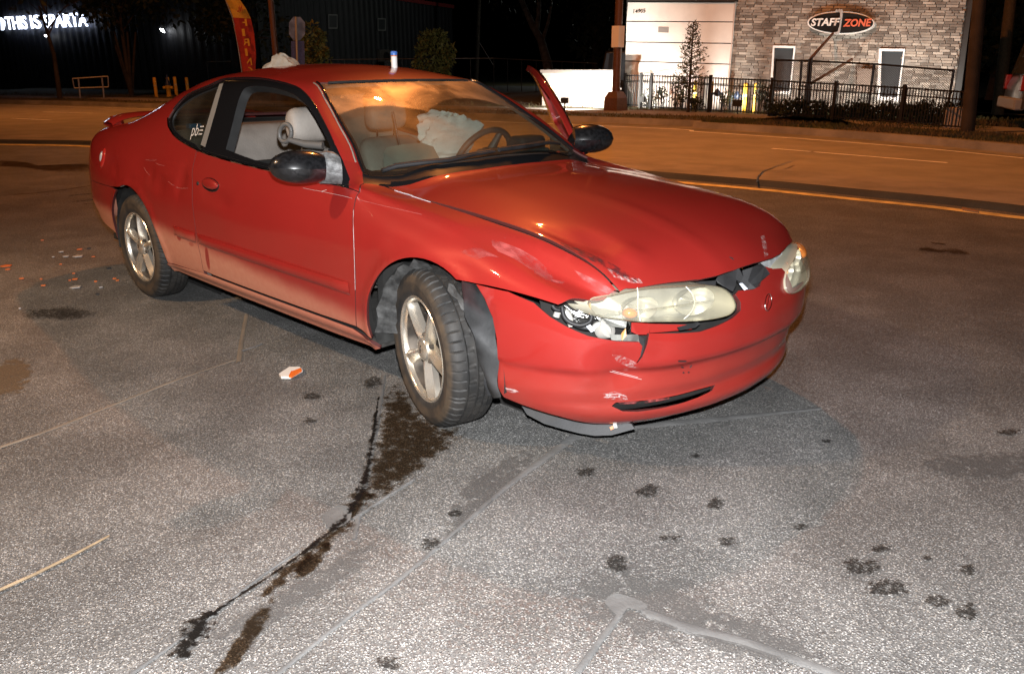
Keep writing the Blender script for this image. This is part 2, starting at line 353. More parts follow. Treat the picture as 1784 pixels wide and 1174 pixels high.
blob('sealant_patch', [(1052,1050),(1070,1036),(1100,1043),(1128,1056),(1116,1066),(1094,1062),(1080,1076),(1064,1064)], M_SEAL, .005)
blob('sealant_patch', [(560,900),(590,882),(612,890),(606,912),(575,922)], M_SEAL, .005)
blob('sealant_smear', [(1010,1010),(1080,990),(1150,1000),(1230,1040),(1280,1080),(1260,1110),(1150,1120),(1060,1090),(1000,1060)], M_SMEAR, .0035); blob('sealant_smear', [(820,830),(900,790),(930,800),(860,870),(800,930),(770,930)], M_SMEAR, .0035); blob('sealant_smear', [(1150,1080),(1300,1080),(1420,1130),(1380,1160),(1200,1120)], M_SMEAR, .0036); blob('sealant_smear', [(380,1100),(560,990),(640,950),(620,1000),(480,1090),(400,1140)], M_SMEAR, .0036); blob('sealant_smear', [(1600,800),(1784,790),(1800,830),(1640,830)], M_SMEAR, .0035)
blob('fluid_stain', [(668,690),(700,672),(735,720),(790,745),(808,762),(775,790),(745,812),(700,850),(650,880),(628,885),(640,830),(655,760)], M_OIL, .0050)
blob('fluid_stain', [(508,1018),(520,985),(545,962),(580,945),(560,985),(530,1010)], M_OIL, .0062); blob('fluid_stain', [(370,1180),(400,1130),(440,1070),(480,1040),(470,1080),(430,1140),(400,1180)], M_OIL, .0052)
for x, y, rx, ry in ((1020,825,22,8),(1130,857,26,14),(1246,879,18,11),(794,897,14,8),(752,948,20,12),(1075,982,26,17),(1213,796,9,5),(1165,940,24,6),(1265,945,22,8),(1395,920,14,6),(1498,991,30,18),(1545,1028,40,18),(1535,958,20,8),(1632,1050,24,14),(1685,1068,24,16),(680,1157,24,14),(1685,995,16,10),(1615,975,10,6),(545,692,20,6),(650,668,20,10),(1755,755,26,6),(100,548,60,12),(540,735,12,6),(1440,770,10,4)):
    blob('oil_spot', [(x+rx*math.cos(a)*random.uniform(.7, 1.15), y+ry*math.sin(a)*random.uniform(.7, 1.15)) for a in np.linspace(0, 6.28, 11)[:-1]], M_STAIN, .0056+random.uniform(0, .0008))
ribbon('tyre_mark', [(1600,433),(1640,438),(1690,441)], .16, M_DAMP, .004); ribbon('tyre_mark', [(1620,424),(1650,427)], .06, M_DAMP, .0042)
ribbon('crack', [(-10,342),(60,337),(120,330),(170,322)], .05, M_DAMP, .004); ribbon('tyre_mark', [(117,342),(170,337)], .05, M_SPILL, .004); ribbon('tyre_mark', [(122,353),(172,348)], .035, M_SPILL, .004); ribbon('tyre_mark', [(140,357),(175,354)], .03, M_SPILL, .004)
blob('damp_patch', [(-20,278),(40,282),(80,290),(170,285),(170,297),(90,300),(30,292),(-20,290)], M_DAMP, .0038); blob('tan_patch', [(-30,640),(40,625),(60,660),(30,690),(-30,690)], M_TAN, .004)  # the last blob tints the road tan at its left end
ribbon('crack', [(1367,345),(1372,322),(1395,300),(1440,285),(1500,275)], .02, M_TAR, mtop+.003) if False else None
for P in ([(1319,317.5),(1321,309),(1330,299),(1355,290),(1382,281)],):
    q = np.array([gpt(x, y, mtop)[:2] for x, y in P]); T = np.gradient(q, axis=0); T /= np.linalg.norm(T, axis=1, keepdims=True); N = np.stack([T[:, 1], -T[:, 0]], 1)*.012
    struct(band('median_crack', q-N, q+N, M_TAR, mtop+.004))
# sprigs of grass on the verge and lawn
def blades(name, path0, path1, n, h, z):
    A, B = np.asarray(path0), np.asarray(path1); V = []; Fc = []; k = 0; m = len(A)
    d = [np.linalg.norm(A[i, :2]-CAM[:2]) for i in range(m)]; w = np.array([1/max(6, x)**1.5 for x in d]); w /= w.sum()
    idx = RNG.choice(m-1, n, p=w[:-1]/w[:-1].sum())
    for i in idx:
        a, b = RNG.random(2); p = (A[i]*(1-a)+A[i+1]*a)*(1-b)+(B[i]*(1-a)+B[i+1]*a)*b
        hh_ = h*RNG.uniform(.5, 1.3); an = RNG.uniform(0, 6.28); wd = .012; l = RNG.normal(0, .4, 2)*hh_
        c, s_ = math.cos(an)*wd, math.sin(an)*wd; V += [(p[0]-c, p[1]-s_, z-.005), (p[0]+c, p[1]+s_, z-.005), (p[0]+l[0], p[1]+l[1], z+hh_)]; Fc.append((k, k+1, k+2)); k += 3
    o = mk(name, V, Fc, M_GRS); stuff(o); o['label'] = 'short scruffy grass along the roadside verge'; o['category'] = 'grass'; return o
blades('verge_grass', V1, V2, 12000, .06, KZ); blades('verge_grass', V3, opath(FK, 6.0), 12000, .08, KZ)
# painted-over debris is built with the objects below
# ================================================================== THE CAR
def pchip_slopes(x, y):
    h = np.diff(x); d = np.diff(y, axis=0) / h.reshape(-1, *([1]*(y.ndim-1)))
    m = np.zeros_like(y)
    hh = h.reshape(-1, *([1]*(y.ndim-1)))
    w1 = 2*hh[1:] + hh[:-1]; w2 = hh[1:] + 2*hh[:-1]
    with np.errstate(divide='ignore', invalid='ignore'):
        hm = (w1 + w2) / (w1/d[:-1] + w2/d[1:])
    m[1:-1] = np.where(d[:-1]*d[1:] > 0, hm, 0.0); m[0] = d[0]; m[-1] = d[-1]
    return m
class Pchip:
    def __init__(s, x, y): s.x = np.array(x, float); s.y = np.array(y, float); s.m = pchip_slopes(s.x, s.y)
    def __call__(s, q):
        q = np.atleast_1d(np.asarray(q, float)); i = np.clip(np.searchsorted(s.x, q) - 1, 0, len(s.x)-2)
        h = s.x[i+1]-s.x[i]; t = (q-s.x[i])/h; t = np.clip(t, -0.5, 1.5)
        if s.y.ndim > 1: t = t[:, None]; h = h[:, None]
        lin = np.where(t < 0, s.y[i] + s.m[i]*h*t, s.y[i+1] + s.m[i+1]*h*(t-1))
        hv = (2*t**3-3*t**2+1)*s.y[i] + (t**3-2*t**2+t)*h*s.m[i] + (-2*t**3+3*t**2)*s.y[i+1] + (t**3-t**2)*h*s.m[i+1]
        return np.where((t < 0) | (t > 1), lin, hv)
LINES = {   # line: (x, half width, height) from tail to nose; measured off the photograph
 0: [(-1.12,0,.945),(-1.0,0,.99),(-.7,0,1.02),(-.35,0,1.055),(0,0,1.17),(.3,0,1.272),(.6,0,1.338),(.9,0,1.371),(1.2,0,1.366),(1.45,0,1.336),(1.6,0,1.300),(1.9,0,1.175),(2.2,0,1.035),(2.34,0,.965),(2.42,0,.925),(2.7,0,.905),(3.0,0,.872),(3.2,0,.838),(3.4,0,.782),(3.52,0,.73),(3.62,0,.655),(3.70,0,.57)],
 2: [(-1.12,.45,.93),(-1.0,.55,.96),(-.7,.59,.995),(-.4,.595,1.03),(-.2,.60,1.07),(0,.575,1.132),(.15,.535,1.195),(.325,.50,1.252),(.474,.48,1.288),(.65,.47,1.312),(.9,.468,1.323),(1.2,.475,1.318),(1.4,.482,1.304),(1.588,.495,1.280),(1.753,.54,1.203),(1.91,.585,1.112),(2.037,.62,1.035),(2.155,.65,.952),(2.295,.645,.886),(2.6,.65,.855),(2.925,.65,.823),(3.193,.645,.787),(3.347,.63,.745),(3.42,.61,.71),(3.50,.56,.65),(3.60,.48,.57),(3.70,.40,.50)],
 3: [(-1.12,.50,.90),(-1.0,.61,.935),(-.7,.66,.97),(-.4,.675,.995),(-.1,.68,1.03),(.15,.67,1.075),(.343,.65,1.135),(.448,.625,1.190),(.665,.588,1.256),(.823,.574,1.286),(1.131,.567,1.296),(1.366,.572,1.284),(1.54,.582,1.262),(1.689,.604,1.216),(1.883,.655,1.116),(2.04,.700,1.014),(2.2,.745,.903),(2.34,.735,.880),(2.61,.735,.845),(2.83,.74,.811),(3.02,.735,.768),(3.18,.72,.729),(3.3,.70,.689),(3.42,.66,.64),(3.55,.56,.56),(3.70,.46,.46)],
 4: [(-1.12,.56,.86),(-1.0,.665,.885),(-.7,.72,.905),(-.4,.74,.925),(0,.75,.937),(.43,.757,.932),(.86,.76,.928),(1.18,.763,.914),(1.54,.767,.901),(2.0,.775,.886),(2.21,.778,.876),(2.4,.785,.835),(2.7,.79,.79),(3.0,.79,.745),(3.2,.775,.70),(3.35,.745,.66),(3.45,.70,.61),(3.70,.50,.42)],
 5: [(-1.12,.60,.80),(-1.0,.695,.80),(-.7,.765,.81),(-.4,.795,.815),(0,.808,.82),(.5,.815,.818),(1.2,.82,.80),(2.0,.825,.785),(2.4,.828,.765),(2.7,.832,.735),(3.0,.825,.70),(3.2,.81,.66),(3.35,.785,.62),(3.45,.745,.58),(3.70,.53,.39)],
 6: [(-1.12,.625,.66),(-1.0,.715,.66),(-.7,.79,.66),(-.4,.825,.665),(0,.841,.667),(.5,.846,.66),(1.2,.85,.655),(2.0,.85,.645),(2.4,.85,.635),(2.7,.851,.62),(3.0,.845,.60),(3.2,.83,.57),(3.45,.765,.53),(3.70,.55,.36)],
 7: [(-1.12,.63,.52),(-1.0,.72,.52),(-.7,.79,.52),(-.4,.825,.52),(0,.842,.52),(.5,.848,.52),(1.2,.852,.515),(2.0,.852,.51),(2.4,.851,.505),(2.7,.85,.50),(3.0,.845,.48),(3.2,.83,.46),(3.70,.56,.33)],
 8: [(-1.12,.60,.42),(-1.0,.69,.41),(-.7,.77,.40),(-.4,.81,.40),(0,.832,.40),(.5,.838,.40),(1.2,.84,.395),(2.0,.84,.395),(2.4,.839,.395),(2.7,.838,.39),(3.0,.835,.38),(3.70,.56,.28)],
 9: [(-1.12,.55,.33),(-1.0,.65,.32),(-.7,.75,.31),(-.4,.79,.30),(0,.812,.295),(.5,.816,.29),(1.2,.816,.285),(2.0,.816,.285),(2.4,.818,.285),(3.0,.815,.28),(3.70,.56,.24)],
 10:[(-1.12,.50,.29),(-1.0,.60,.28),(-.7,.70,.27),(-.4,.75,.25),(0,.785,.24),(.5,.79,.236),(1.2,.79,.23),(2.0,.79,.228),(2.4,.795,.236),(3.0,.79,.24),(3.70,.55,.20)],
}
TK = np.array([0, .26, .47, .56, .80, .92, 1.07, 1.21, 1.33, 1.44, 1.51])      # section knots of lines 0..10
LP = {k: Pchip([a[0] for a in v], [(a[1], a[2]) for a in v]) for k, v in LINES.items()}
def dents(P, n):
    """push-ins measured along the surface normal (metres, negative is inward)"""
    d = np.zeros(len(P))
    for c, r, h in DENTS:
        q = ((P - np.array(c)) / np.array(r)); d += h*np.exp(-(q*q).sum(1))
    for cx, cz in ((.012, .298), (2.775, .30)):       # rolled wheel-arch flares
        r = np.hypot(P[:, 0]-cx, P[:, 2]-cz); k = (np.abs(P[:, 1]) > .68) & (r < .55); d += np.where(k, .010*np.exp(-((r-.395)/.032)**2), 0)
    return d
DENTS = [((.20,-.82,.80),(.16,.3,.07),-.010), ((.46,-.83,.74),(.09,.3,.05),-.009), ((-.35,-.80,.80),(.14,.3,.06),-.008), ((.74,-.83,.79),(.05,.3,.06),-.009),
         ((.60,-.83,.86),(.18,.3,.03),.004), ((1.45,-.84,.70),(.25,.3,.05),-.004), ((1.12,-.84,.74),(.12,.3,.04),-.006),
         ((3.32,-.52,.74),(.10,.05,.2),-.016), ((3.42,-.46,.72),(.05,.06,.2),.010), ((3.22,-.575,.78),(.12,.03,.2),-.010), ((3.28,-.70,.72),(.10,.06,.08),-.012), ((2.98,-.80,.70),(.14,.2,.05),-.006), ((3.35,-.15,.8),(.35,.05,.3),.004),
         ((-.22,-.82,.76),(.05,.3,.03),-.005), ((.05,-.82,.72),(.06,.3,.025),-.005), ((.33,-.83,.77),(.04,.3,.045),-.005), ((.52,-.83,.80),(.10,.3,.015),.004), ((.70,-.83,.74),(.03,.3,.05),-.005), ((1.02,-.84,.775),(.05,.3,.03),-.005), ((1.22,-.84,.72),(.07,.3,.03),-.004), ((2.52,-.85,.70),(.08,.3,.05),.005)]
def Sraw(x, v):
    x = np.atleast_1d(np.asarray(x, float)); v = np.atleast_1d(np.asarray(v, float)); t = np.abs(v)
    L = [LP[k](x) if k in LP else None for k in range(11)]
    L[0] = L[0].copy(); L[0][:, 0] = 0
    y1 = L[2][:, 0]*.56; z1 = L[0][:, 1] - (L[0][:, 1]-L[2][:, 1])*.27
    L[1] = np.stack([y1, z1], 1)
    K = np.concatenate([[-TK[1]], TK]); Y = np.stack([L[1]*[-1, 1]] + L, 0)     # (12, n, 2)
    h = np.diff(K)[:, None, None]; d = np.diff(Y, axis=0)/h; m = np.zeros_like(Y)
    w1 = 2*h[1:]+h[:-1]; w2 = h[1:]+2*h[:-1]
    with np.errstate(divide='ignore', invalid='ignore'): hm = (w1+w2)/(w1/d[:-1]+w2/d[1:])
    m[1:-1] = np.where(d[:-1]*d[1:] > 0, hm, 0); m[0] = d[0]; m[-1] = d[-1]
    m[1, :, 0] = d[1, :, 0]                                                     # straight across the centre line
    i = np.clip(np.searchsorted(K, t)-1, 0, len(K)-2); j = np.arange(len(x))
    hh = (K[i+1]-K[i])[:, None]; q = ((t-K[i])[:, None])/hh
    y0, y1_, m0, m1 = Y[i, j], Y[i+1, j], m[i, j], m[i+1, j]
    r = (2*q**3-3*q**2+1)*y0+(q**3-2*q**2+q)*hh*m0+(-2*q**3+3*q**2)*y1_+(q**3-q**2)*hh*m1
    return np.stack([x, r[:, 0]*np.sign(v + 1e-12), r[:, 1]], 1)                # v<0: right-hand side (y<0)
def normals_of(f, u, v, e=4e-3):
    a = f(u+e, v)-f(u-e, v); b = f(u, v+e)-f(u, v-e); n = np.cross(a, b)
    return n/np.maximum(np.linalg.norm(n, axis=1, keepdims=True), 1e-12)
def outw(P, n):
    s = np.sign(((P-np.array([1.2, 0, .5]))*n*[0.05, 1, 1]).sum(1)); return n*np.where(s == 0, 1, s)[:, None]
def S(x, v):
    x = np.atleast_1d(np.asarray(x, float)); v = np.atleast_1d(np.asarray(v, float))
    P = Sraw(x, v); d = dents(P, None); k = np.abs(d) > 1e-5
    if k.any(): P = P.copy(); P[k] += outw(P[k], normals_of(Sraw, x[k], v[k]))*d[k, None]
    return P
def Sn(x, v):
    x = np.atleast_1d(np.asarray(x, float)); v = np.atleast_1d(np.asarray(v, float))
    P = Sraw(x, v); n = normals_of(Sraw, x, v); k = np.abs(dents(P, None)) > 1e-6
    if k.any(): n[k] = normals_of(S, x[k], v[k])
    return outw(P, n)
# front fascia: rows of height, plan curve by s (-1 right wheel arch, 0 nose, 1 left wheel arch)
FZ  = [.76,.72,.66,.60,.54,.47,.42,.39,.375,.35,.30,.26,.22,.18,.15,.11]
FNX = [3.44,3.53,3.625,3.668,3.694,3.708,3.707,3.695,3.664,3.655,3.652,3.640,3.658,3.640,3.59,3.52]
FWY = [.775,.80,.83,.845,.848,.846,.842,.838,.830,.829,.826,.815,.795,.765,.735,.69]
FXB = [2.98,3.00,3.02]+[3.03]*13
FRow = Pchip(FZ[::-1], np.array([FNX, FWY, FXB]).T[::-1])
_s = [0,.14,.28,.42,.55,.67,.78,.89,1.0]
FPlan = Pchip([-q for q in _s[:0:-1]] + _s, [(-a, b) for a, b in list(zip([0,.225,.43,.615,.765,.872,.937,.977,1.0],[1,.982,.925,.83,.70,.545,.375,.19,0]))[:0:-1]] + list(zip([0,.225,.43,.615,.765,.872,.937,.977,1.0],[1,.982,.925,.83,.70,.545,.375,.19,0])))
FDENTS = [((3.50,-.60,.40),(.07,.10,.07),-.030), ((3.44,-.66,.36),(.05,.08,.03),.012), ((3.56,-.50,.47),(.05,.05,.08),-.012), ((3.62,-.30,.36),(.2,.15,.03),-.006)]
def Fraw(s, z):
    s = np.atleast_1d(np.asarray(s, float)); z = np.atleast_1d(np.asarray(z, float))
    r = FRow(z); p = FPlan(s); return np.stack([r[:, 2]+(r[:, 0]-r[:, 2])*p[:, 1], r[:, 1]*p[:, 0], z], 1)
def F(s, z):
    P = Fraw(s, z); n = P-np.array([3.0, 0, 0]); n[:, 2] = 0; n /= np.maximum(np.linalg.norm(n, axis=1, keepdims=True), 1e-9)
    d = np.zeros(len(P))
    for c, r, h in FDENTS:
        q = (P-np.array(c))/np.array(r); d += h*np.exp(-(q*q).sum(1))
    return P+n*d[:, None]
def Fn(s, z):
    n = normals_of(F, np.atleast_1d(np.asarray(s, float)), np.atleast_1d(np.asarray(z, float))); P = Fraw(s, z)
    sg = np.sign(((P-np.array([2.9, 0, .4]))*n).sum(1)); return n*sg[:, None]
# pixel -> surface parameters
def make_inv(f, U, V):
    uu, vv = np.meshgrid(U, V, indexing='ij'); uu = uu.ravel(); vv = vv.ravel(); P = f(uu, vv); q = project(P); dep = (P-CAM)@FW
    def inv(px, py, near=None):
        d = np.hypot(q[:, 0]-px, q[:, 1]-py) + 0.8*dep
        if near is not None: d = d + 2000*((uu < near[0]) | (uu > near[1]) | (vv < near[2]) | (vv > near[3]))
        k = int(np.argmin(d)); u, v = uu[k], vv[k]
        for _ in range(8):
            e = 1e-4; p0 = project(f(u, v))[0]; a = (project(f(u+e, v))[0]-p0)/e; b = (project(f(u, v+e))[0]-p0)/e
            J = np.stack([a, b], 1); r = np.array([px, py])-p0
            st = np.linalg.solve(J.T@J+np.eye(2)*2.0, J.T@r); st = np.clip(st, -.05, .05); u += st[0]; v += st[1]
        if near is not None: u = min(max(u, near[0]), near[1]); v = min(max(v, near[2]), near[3])
        return float(u), float(v)
    return inv
Sinv = make_inv(Sraw, np.linspace(-1.1, 3.6, 236), np.linspace(-1.5, -.0, 120))
Finv = make_inv(Fraw, np.linspace(-1.0, .45, 146), np.linspace(.16, .75, 80))
def tS(pts, near=None): return [Sinv(x, y, near) for x, y in pts]
def tF(pts, near=None): return [Finv(x, y, near) for x, y in pts]
def t_at_z(x, z):                                     # section parameter of the height z on the flank at x
    lo, hi = .5, 1.51
    for _ in range(40):
        m = (lo+hi)/2
        if Sraw(x, m)[0, 2] > z: lo = m
        else: hi = m
    return m
def t_at_y(x, y):
    lo, hi = 0, .8
    for _ in range(40):
        m = (lo+hi)/2
        if Sraw(x, m)[0, 1] < y: lo = m
        else: hi = m
    return m
def densify(poly, step, scale=(1, 1)):
    out = []; n = len(poly)
    for i in range(n):
        a, b = np.array(poly[i]), np.array(poly[(i+1) % n]); k = max(1, int(math.ceil(np.hypot(*((b-a)*scale))/step)))
        out += [tuple(a+(b-a)*j/k) for j in range(k)]
    return out
def panel(name, f, fn, outer, holes, matl, parent, step=.03, flange=.016, gap=.0022, offset=0.0, scale=(1, 1), flip=None, edge=None):
    """a sheet on the surface f(u,v) cut along the outline, with returned edges"""
    loops = [densify(outer, step*.6, scale)] + [densify(h, step*.6, scale) for h in holes]
    P2 = []; E = []; LI = []
    for lp in loops:
        b = len(P2); P2 += lp; E += [(b+i, b+(i+1) % len(lp)) for i in range(len(lp))]; LI.append(list(range(b, b+len(lp))))
    A = np.array(P2); lo, hi = A.min(0), A.max(0)
    gu = np.arange(lo[0], hi[0], step/scale[0]); gv = np.arange(lo[1], hi[1], step/scale[1])
    g = np.stack(np.meshgrid(gu, gv, indexing='ij'), -1); g[:, 1::2, 0] += step/scale[0]*.5; g = g.reshape(-1, 2)
    ok = inside(loops[0], g)
    for h in loops[1:]: ok &= ~inside(h, g)
    sc = np.array(scale); dmin = np.full(len(g), 9.0)
    for k in range(0, len(A), 400):
        dmin = np.minimum(dmin, np.sqrt((((g[:, None, :]-A[None, k:k+400, :])*sc)**2).sum(-1)).min(1))
    g = g[ok & (dmin > step*.4)]
    pts = [Vector(p) for p in P2] + [Vector(p) for p in g]
    v2, _, f2, ov, _, _ = delaunay_2d_cdt(pts, E, [], 0, 1e-6)
    v2 = np.array([(p.x, p.y) for p in v2]); cen = np.array([v2[list(t)].mean(0) for t in f2])
    keep = inside(loops[0], cen)
    for h in loops[1:]: keep &= ~inside(h, cen)
    Fc = [tuple(t) for t, k in zip(f2, keep) if k]
    P = f(v2[:, 0], v2[:, 1]); N = fn(v2[:, 0], v2[:, 1])
    back = {}
    for i, o in enumerate(ov):
        for k in o: back[k] = i
    t0 = Fc[0]; n0 = np.cross(P[t0[1]]-P[t0[0]], P[t0[2]]-P[t0[0]])
    votes = sum(np.dot(np.cross(P[t[1]]-P[t[0]], P[t[2]]-P[t[0]]), N[t[0]]) > 0 for t in Fc)
    if votes < len(Fc)/2: Fc = [t[::-1] for t in Fc]
    P = P + N*offset
    V = [p for p in P]; NN = [n for n in N]; FF = list(Fc); nskin = 0
    for li, ids in enumerate(LI):
        ids = [back[i] for i in ids if i in back]; ids = [a for k, a in enumerate(ids) if a != ids[k-1]]; m = len(ids)
        Q = P[ids]; NQ = N[ids]; tan = np.roll(Q, -1, 0)-np.roll(Q, 1, 0)
        inn = np.cross(NQ, tan); inn /= np.maximum(np.linalg.norm(inn, axis=1, keepdims=True), 1e-9)
        # inward test in parameter space
        a2 = v2[ids]; area = .5*np.sum(a2[:, 0]*np.roll(a2[:, 1], -1)-np.roll(a2[:, 0], -1)*a2[:, 1])
        eps = 1e-3; k0 = 0; cnt = 0
        for k0 in range(0, m, max(1, m//9)):
            T = v2[ids[(k0+1) % m]]-v2[ids[k0-1]]; nrm = np.array([-T[1], T[0]]); nrm /= np.linalg.norm(nrm)+1e-12
            w = nrm if area > 0 else -nrm
            if li > 0: w = -w
            dq = f(v2[ids[k0], 0]+w[0]*eps, v2[ids[k0], 1]+w[1]*eps)[0]-f(v2[ids[k0], 0], v2[ids[k0], 1])[0]
            cnt += 1 if np.dot(dq, inn[k0]) > 0 else -1
        if cnt < 0: inn = -inn
        for k, i in enumerate(ids): V[i] = V[i] + inn[k]*gap
        if flange > 0:
            b = len(V)
            r1 = [V[i] for i in ids]; r2 = [V[i]-NQ[k]*.0025-inn[k]*.0 for k, i in enumerate(ids)]; r3 = [V[i]-NQ[k]*flange+inn[k]*.004 for k, i in enumerate(ids)]
            V += r1; NN += [NQ[k]*.93-inn[k]*.35 for k in range(m)]; nskin = nskin if nskin else len(FF)
            V += r2; NN += [-inn[k] for k in range(m)]; V += r3; NN += [-inn[k] for k in range(m)]
            for k in range(m):
                k2 = (k+1) % m
                for o1, o2 in ((0, m), (m, 2*m)):
                    q = (b+o1+k, b+o1+k2, b+o2+k2, b+o2+k)
                    a = np.cross(np.array(V[q[1]])-V[q[0]], np.array(V[q[3]])-V[q[0]])
                    FF.append(q if np.dot(a, -inn[k]) > 0 else q[::-1])
    o = mk(name, V, FF, matl, parent, N=np.array(NN))
    if nskin:                                         # turned-in edges coloured dark, painting shade into the panel gaps
        o.data.materials.append(mat('gap_shade', (.05,.006,.005), .7)); o.data.polygons.foreach_set('material_index', [0 if i < nskin else 1 for i in range(len(o.data.polygons))])
    return o
# ---- paint and trim materials
def paint_mat():
    q = NT('car_paint'); X = q.xyz(); b = q.b; b.inputs['Specular IOR Level'].default_value = .12
    n1 = q.noise(3.0, 5); n2 = q.noise(40.0, 4); n3 = q.noise(220.0, 2)
    # road film on the lower flanks, thinner towards the nose, wiped by hand in two places
    top = q.math('ADD', q.ramp(X[0], 0.4, 2.5, .462, .335), q.math('MULTIPLY', n1, .07))
    low = q.math('SUBTRACT', top, X[2]); film = q.ramp(low, -.05, .055)
    fade = q.ramp(X[0], 1.0, 2.9, .66, .34); film = q.math('MULTIPLY', film, fade)
    film = q.math('MULTIPLY', film, q.ramp(X[0], 2.95, 3.05, 1.0, 0.12))
    film = q.math('MULTIPLY', film, q.math('ADD', .80, q.math('MULTIPLY', n2, .4)))
    w = q.math('MAXIMUM', q.ellipse(.965, .405, .022, .075, -.32), q.ellipse(.655, .475, .030, .022, .3))
    w = q.math('MAXIMUM', w, q.math('MULTIPLY', q.ellipse(.80, .455, .03, .012, .1), .5))
    side = q.ramp(X[1], -.70, -.66, 1.0, 0.0)
    film = q.math('MULTIPLY', film, q.math('SUBTRACT', 1.0, q.math('MULTIPLY', w, .9), clamp=True))
    haze = q.math('MULTIPLY', q.ramp(n1, .4, .8), .02)
    film = q.math('ADD', film, haze, clamp=True)
    red = q.mix(q.ramp(n1, .3, .7), (.262, .017, .014), (.240, .015, .012))
    speck = q.ramp(q.voro(170.0), .035, .02); red = q.mix(q.math('MULTIPLY', speck, q.ramp(n1, .5, .6)), red, (.55, .45, .42))
    q.L(q.mix(film, red, (.50, .26, .17)), b.inputs['Base Color'])
    q.L(q.ramp(film, 0, .5, .40, .65), b.inputs['Roughness'])
    q.L(q.ramp(film, 0, .6, .85, .25), b.inputs['Coat Weight'])
    q.L(q.math('ADD', q.ramp(film, 0, .6, .035, .22), q.math('MULTIPLY', q.ramp(n2, .45, .8), .05)), b.inputs['Coat Roughness'])
    q.L(q.ramp(film, 0, .4, .08, 0.0), b.inputs['Metallic'])
    q.bump(q.math('ADD', q.math('MULTIPLY', q.noise(1.6, 2), 1.0), q.math('MULTIPLY', n3, .004)), .06, .012)
    return q.m
def glass_mat(name, tint, dusty, swept=None):
    q = NT(name); X = q.xyz()
    tr = q.n('BsdfTransparent'); tr.inputs[0].default_value = (*tint, 1)
    gl = q.n('BsdfGlossy'); gl.inputs['Roughness'].default_value = .02
    lw = q.n('LayerWeight'); lw.inputs['Blend'].default_value = .5; frv = q.math('ADD', .04, q.math('MULTIPLY', q.math('POWER', lw.outputs['Facing'], 5.0), .80))
    m1 = q.n('MixShader'); q.L(frv, m1.inputs[0]); q.L(tr.outputs[0], m1.inputs[1]); q.L(gl.outputs[0], m1.inputs[2])
    df = q.n('BsdfDiffuse'); df.inputs[0].default_value = (.40, .37, .31, 1)
    tl = q.n('BsdfTranslucent'); tl.inputs[0].default_value = (.62, .58, .50, 1)
    gg = q.n('BsdfGlossy'); gg.inputs['Roughness'].default_value = .42; gg.inputs[0].default_value = (.75, .72, .66, 1)
    m2 = q.n('MixShader'); m2.inputs[0].default_value = .35; q.L(df.outputs[0], m2.inputs[1]); q.L(tl.outputs[0], m2.inputs[2])
    m3 = q.n('MixShader'); m3.inputs[0].default_value = .80; q.L(m2.outputs[0], m3.inputs[1]); q.L(gg.outputs[0], m3.inputs[2])
    d = q.math('MULTIPLY', q.math('ADD', .22, q.math('MULTIPLY', q.ramp(q.noise(4.0, 6, dist=.6), .30, .75), .95)), dusty)
    d = q.math('ADD', d, q.math('MULTIPLY', q.ramp(q.noise(38.0, 3), .60, .74), dusty*.22))
    if swept:                                        # cleaner inside the arcs the wiper blades sweep
        msk = None
        for cy, r0, r1 in swept:
            dx = q.math('SUBTRACT', X[0], 2.27); dy = q.math('SUBTRACT', X[1], cy)
            dz = q.math('SUBTRACT', X[2], .96)
            r = q.math('SQRT', q.math('ADD', q.math('ADD', q.math('MULTIPLY', dx, dx), q.math('MULTIPLY', dy, dy)), q.math('MULTIPLY', dz, dz)))
            r = q.math('ADD', r, q.math('MULTIPLY', q.noise(9.0, 3), .03))
            k = q.ramp(r, r1-.01, r1+.02, 1.0, 0.0); msk = k if msk is None else q.math('MAXIMUM', msk, k)
        d = q.math('MULTIPLY', d, q.ramp(msk, 0, 1, 1.0, .20)); d = q.math('ADD', d, .015)
    m4 = q.n('MixShader'); q.put(d, m4.inputs[0]); q.L(m1.outputs[0], m4.inputs[1]); q.L(m3.outputs[0], m4.inputs[2])
    q.L(m4.outputs[0], q.out.inputs['Surface']); return q.m
M_RED = paint_mat()
M_BLK = mat('black_plastic', (.016, .016, .017), .55, noise=.4, nscale=14, bump=.05, bscale=160, spec=.35)
M_BLKG = mat('black_gloss', (.008, .008, .009), .12, coat=.6)
M_RUB = mat('rubber_seal', (.014, .014, .014), .6, noise=.3)
M_CHR = mat('chrome', (.75, .74, .72), .12, metal=1.0)
M_UND = mat('underbody', (.012, .011, .010), .9, noise=.5, nscale=8)
M_LINER = mat('wheel_arch_liner', (.018, .018, .017), .75, noise=.6, nscale=12, bump=.5, bscale=25)
M_TRIM = mat('interior_trim', (.34, .32, .29), .7, noise=.12, nscale=8, bump=.1, bscale=150)
M_SEAT = mat('seat_cloth', (.25, .222, .195), .75, noise=.25, nscale=5, bump=.25, bscale=90)
M_DASH = mat('dash_vinyl', (.05, .05, .048), .55, noise=.3, bump=.2, bscale=160)
M_WS = glass_mat('windshield_glass', (.60, .66, .61), .46, swept=[(-.42, 0, .50), (.22, 0, .52)])
M_GL = glass_mat('side_glass', (.30, .33, .30), .10)
M_PRIM = mat('scraped_primer', (.40, .34, .34), .7, noise=.3, nscale=60)

car = thing('car', 'crashed red two-door coupe with broken headlight and crumpled front corner', 'car')
mir = lambda poly: [(u, -v) for u, v in poly]
def tz(x, z): return (x, -t_at_z(x, z))
def ty(x, y): return (x, -t_at_y(x, y))
def arc(cx, cz, r, a0, a1, n): return [tz(cx+r*math.cos(rad(a0+(a1-a0)*i/n)), cz+r*math.sin(rad(a0+(a1-a0)*i/n))) for i in range(n+1)]
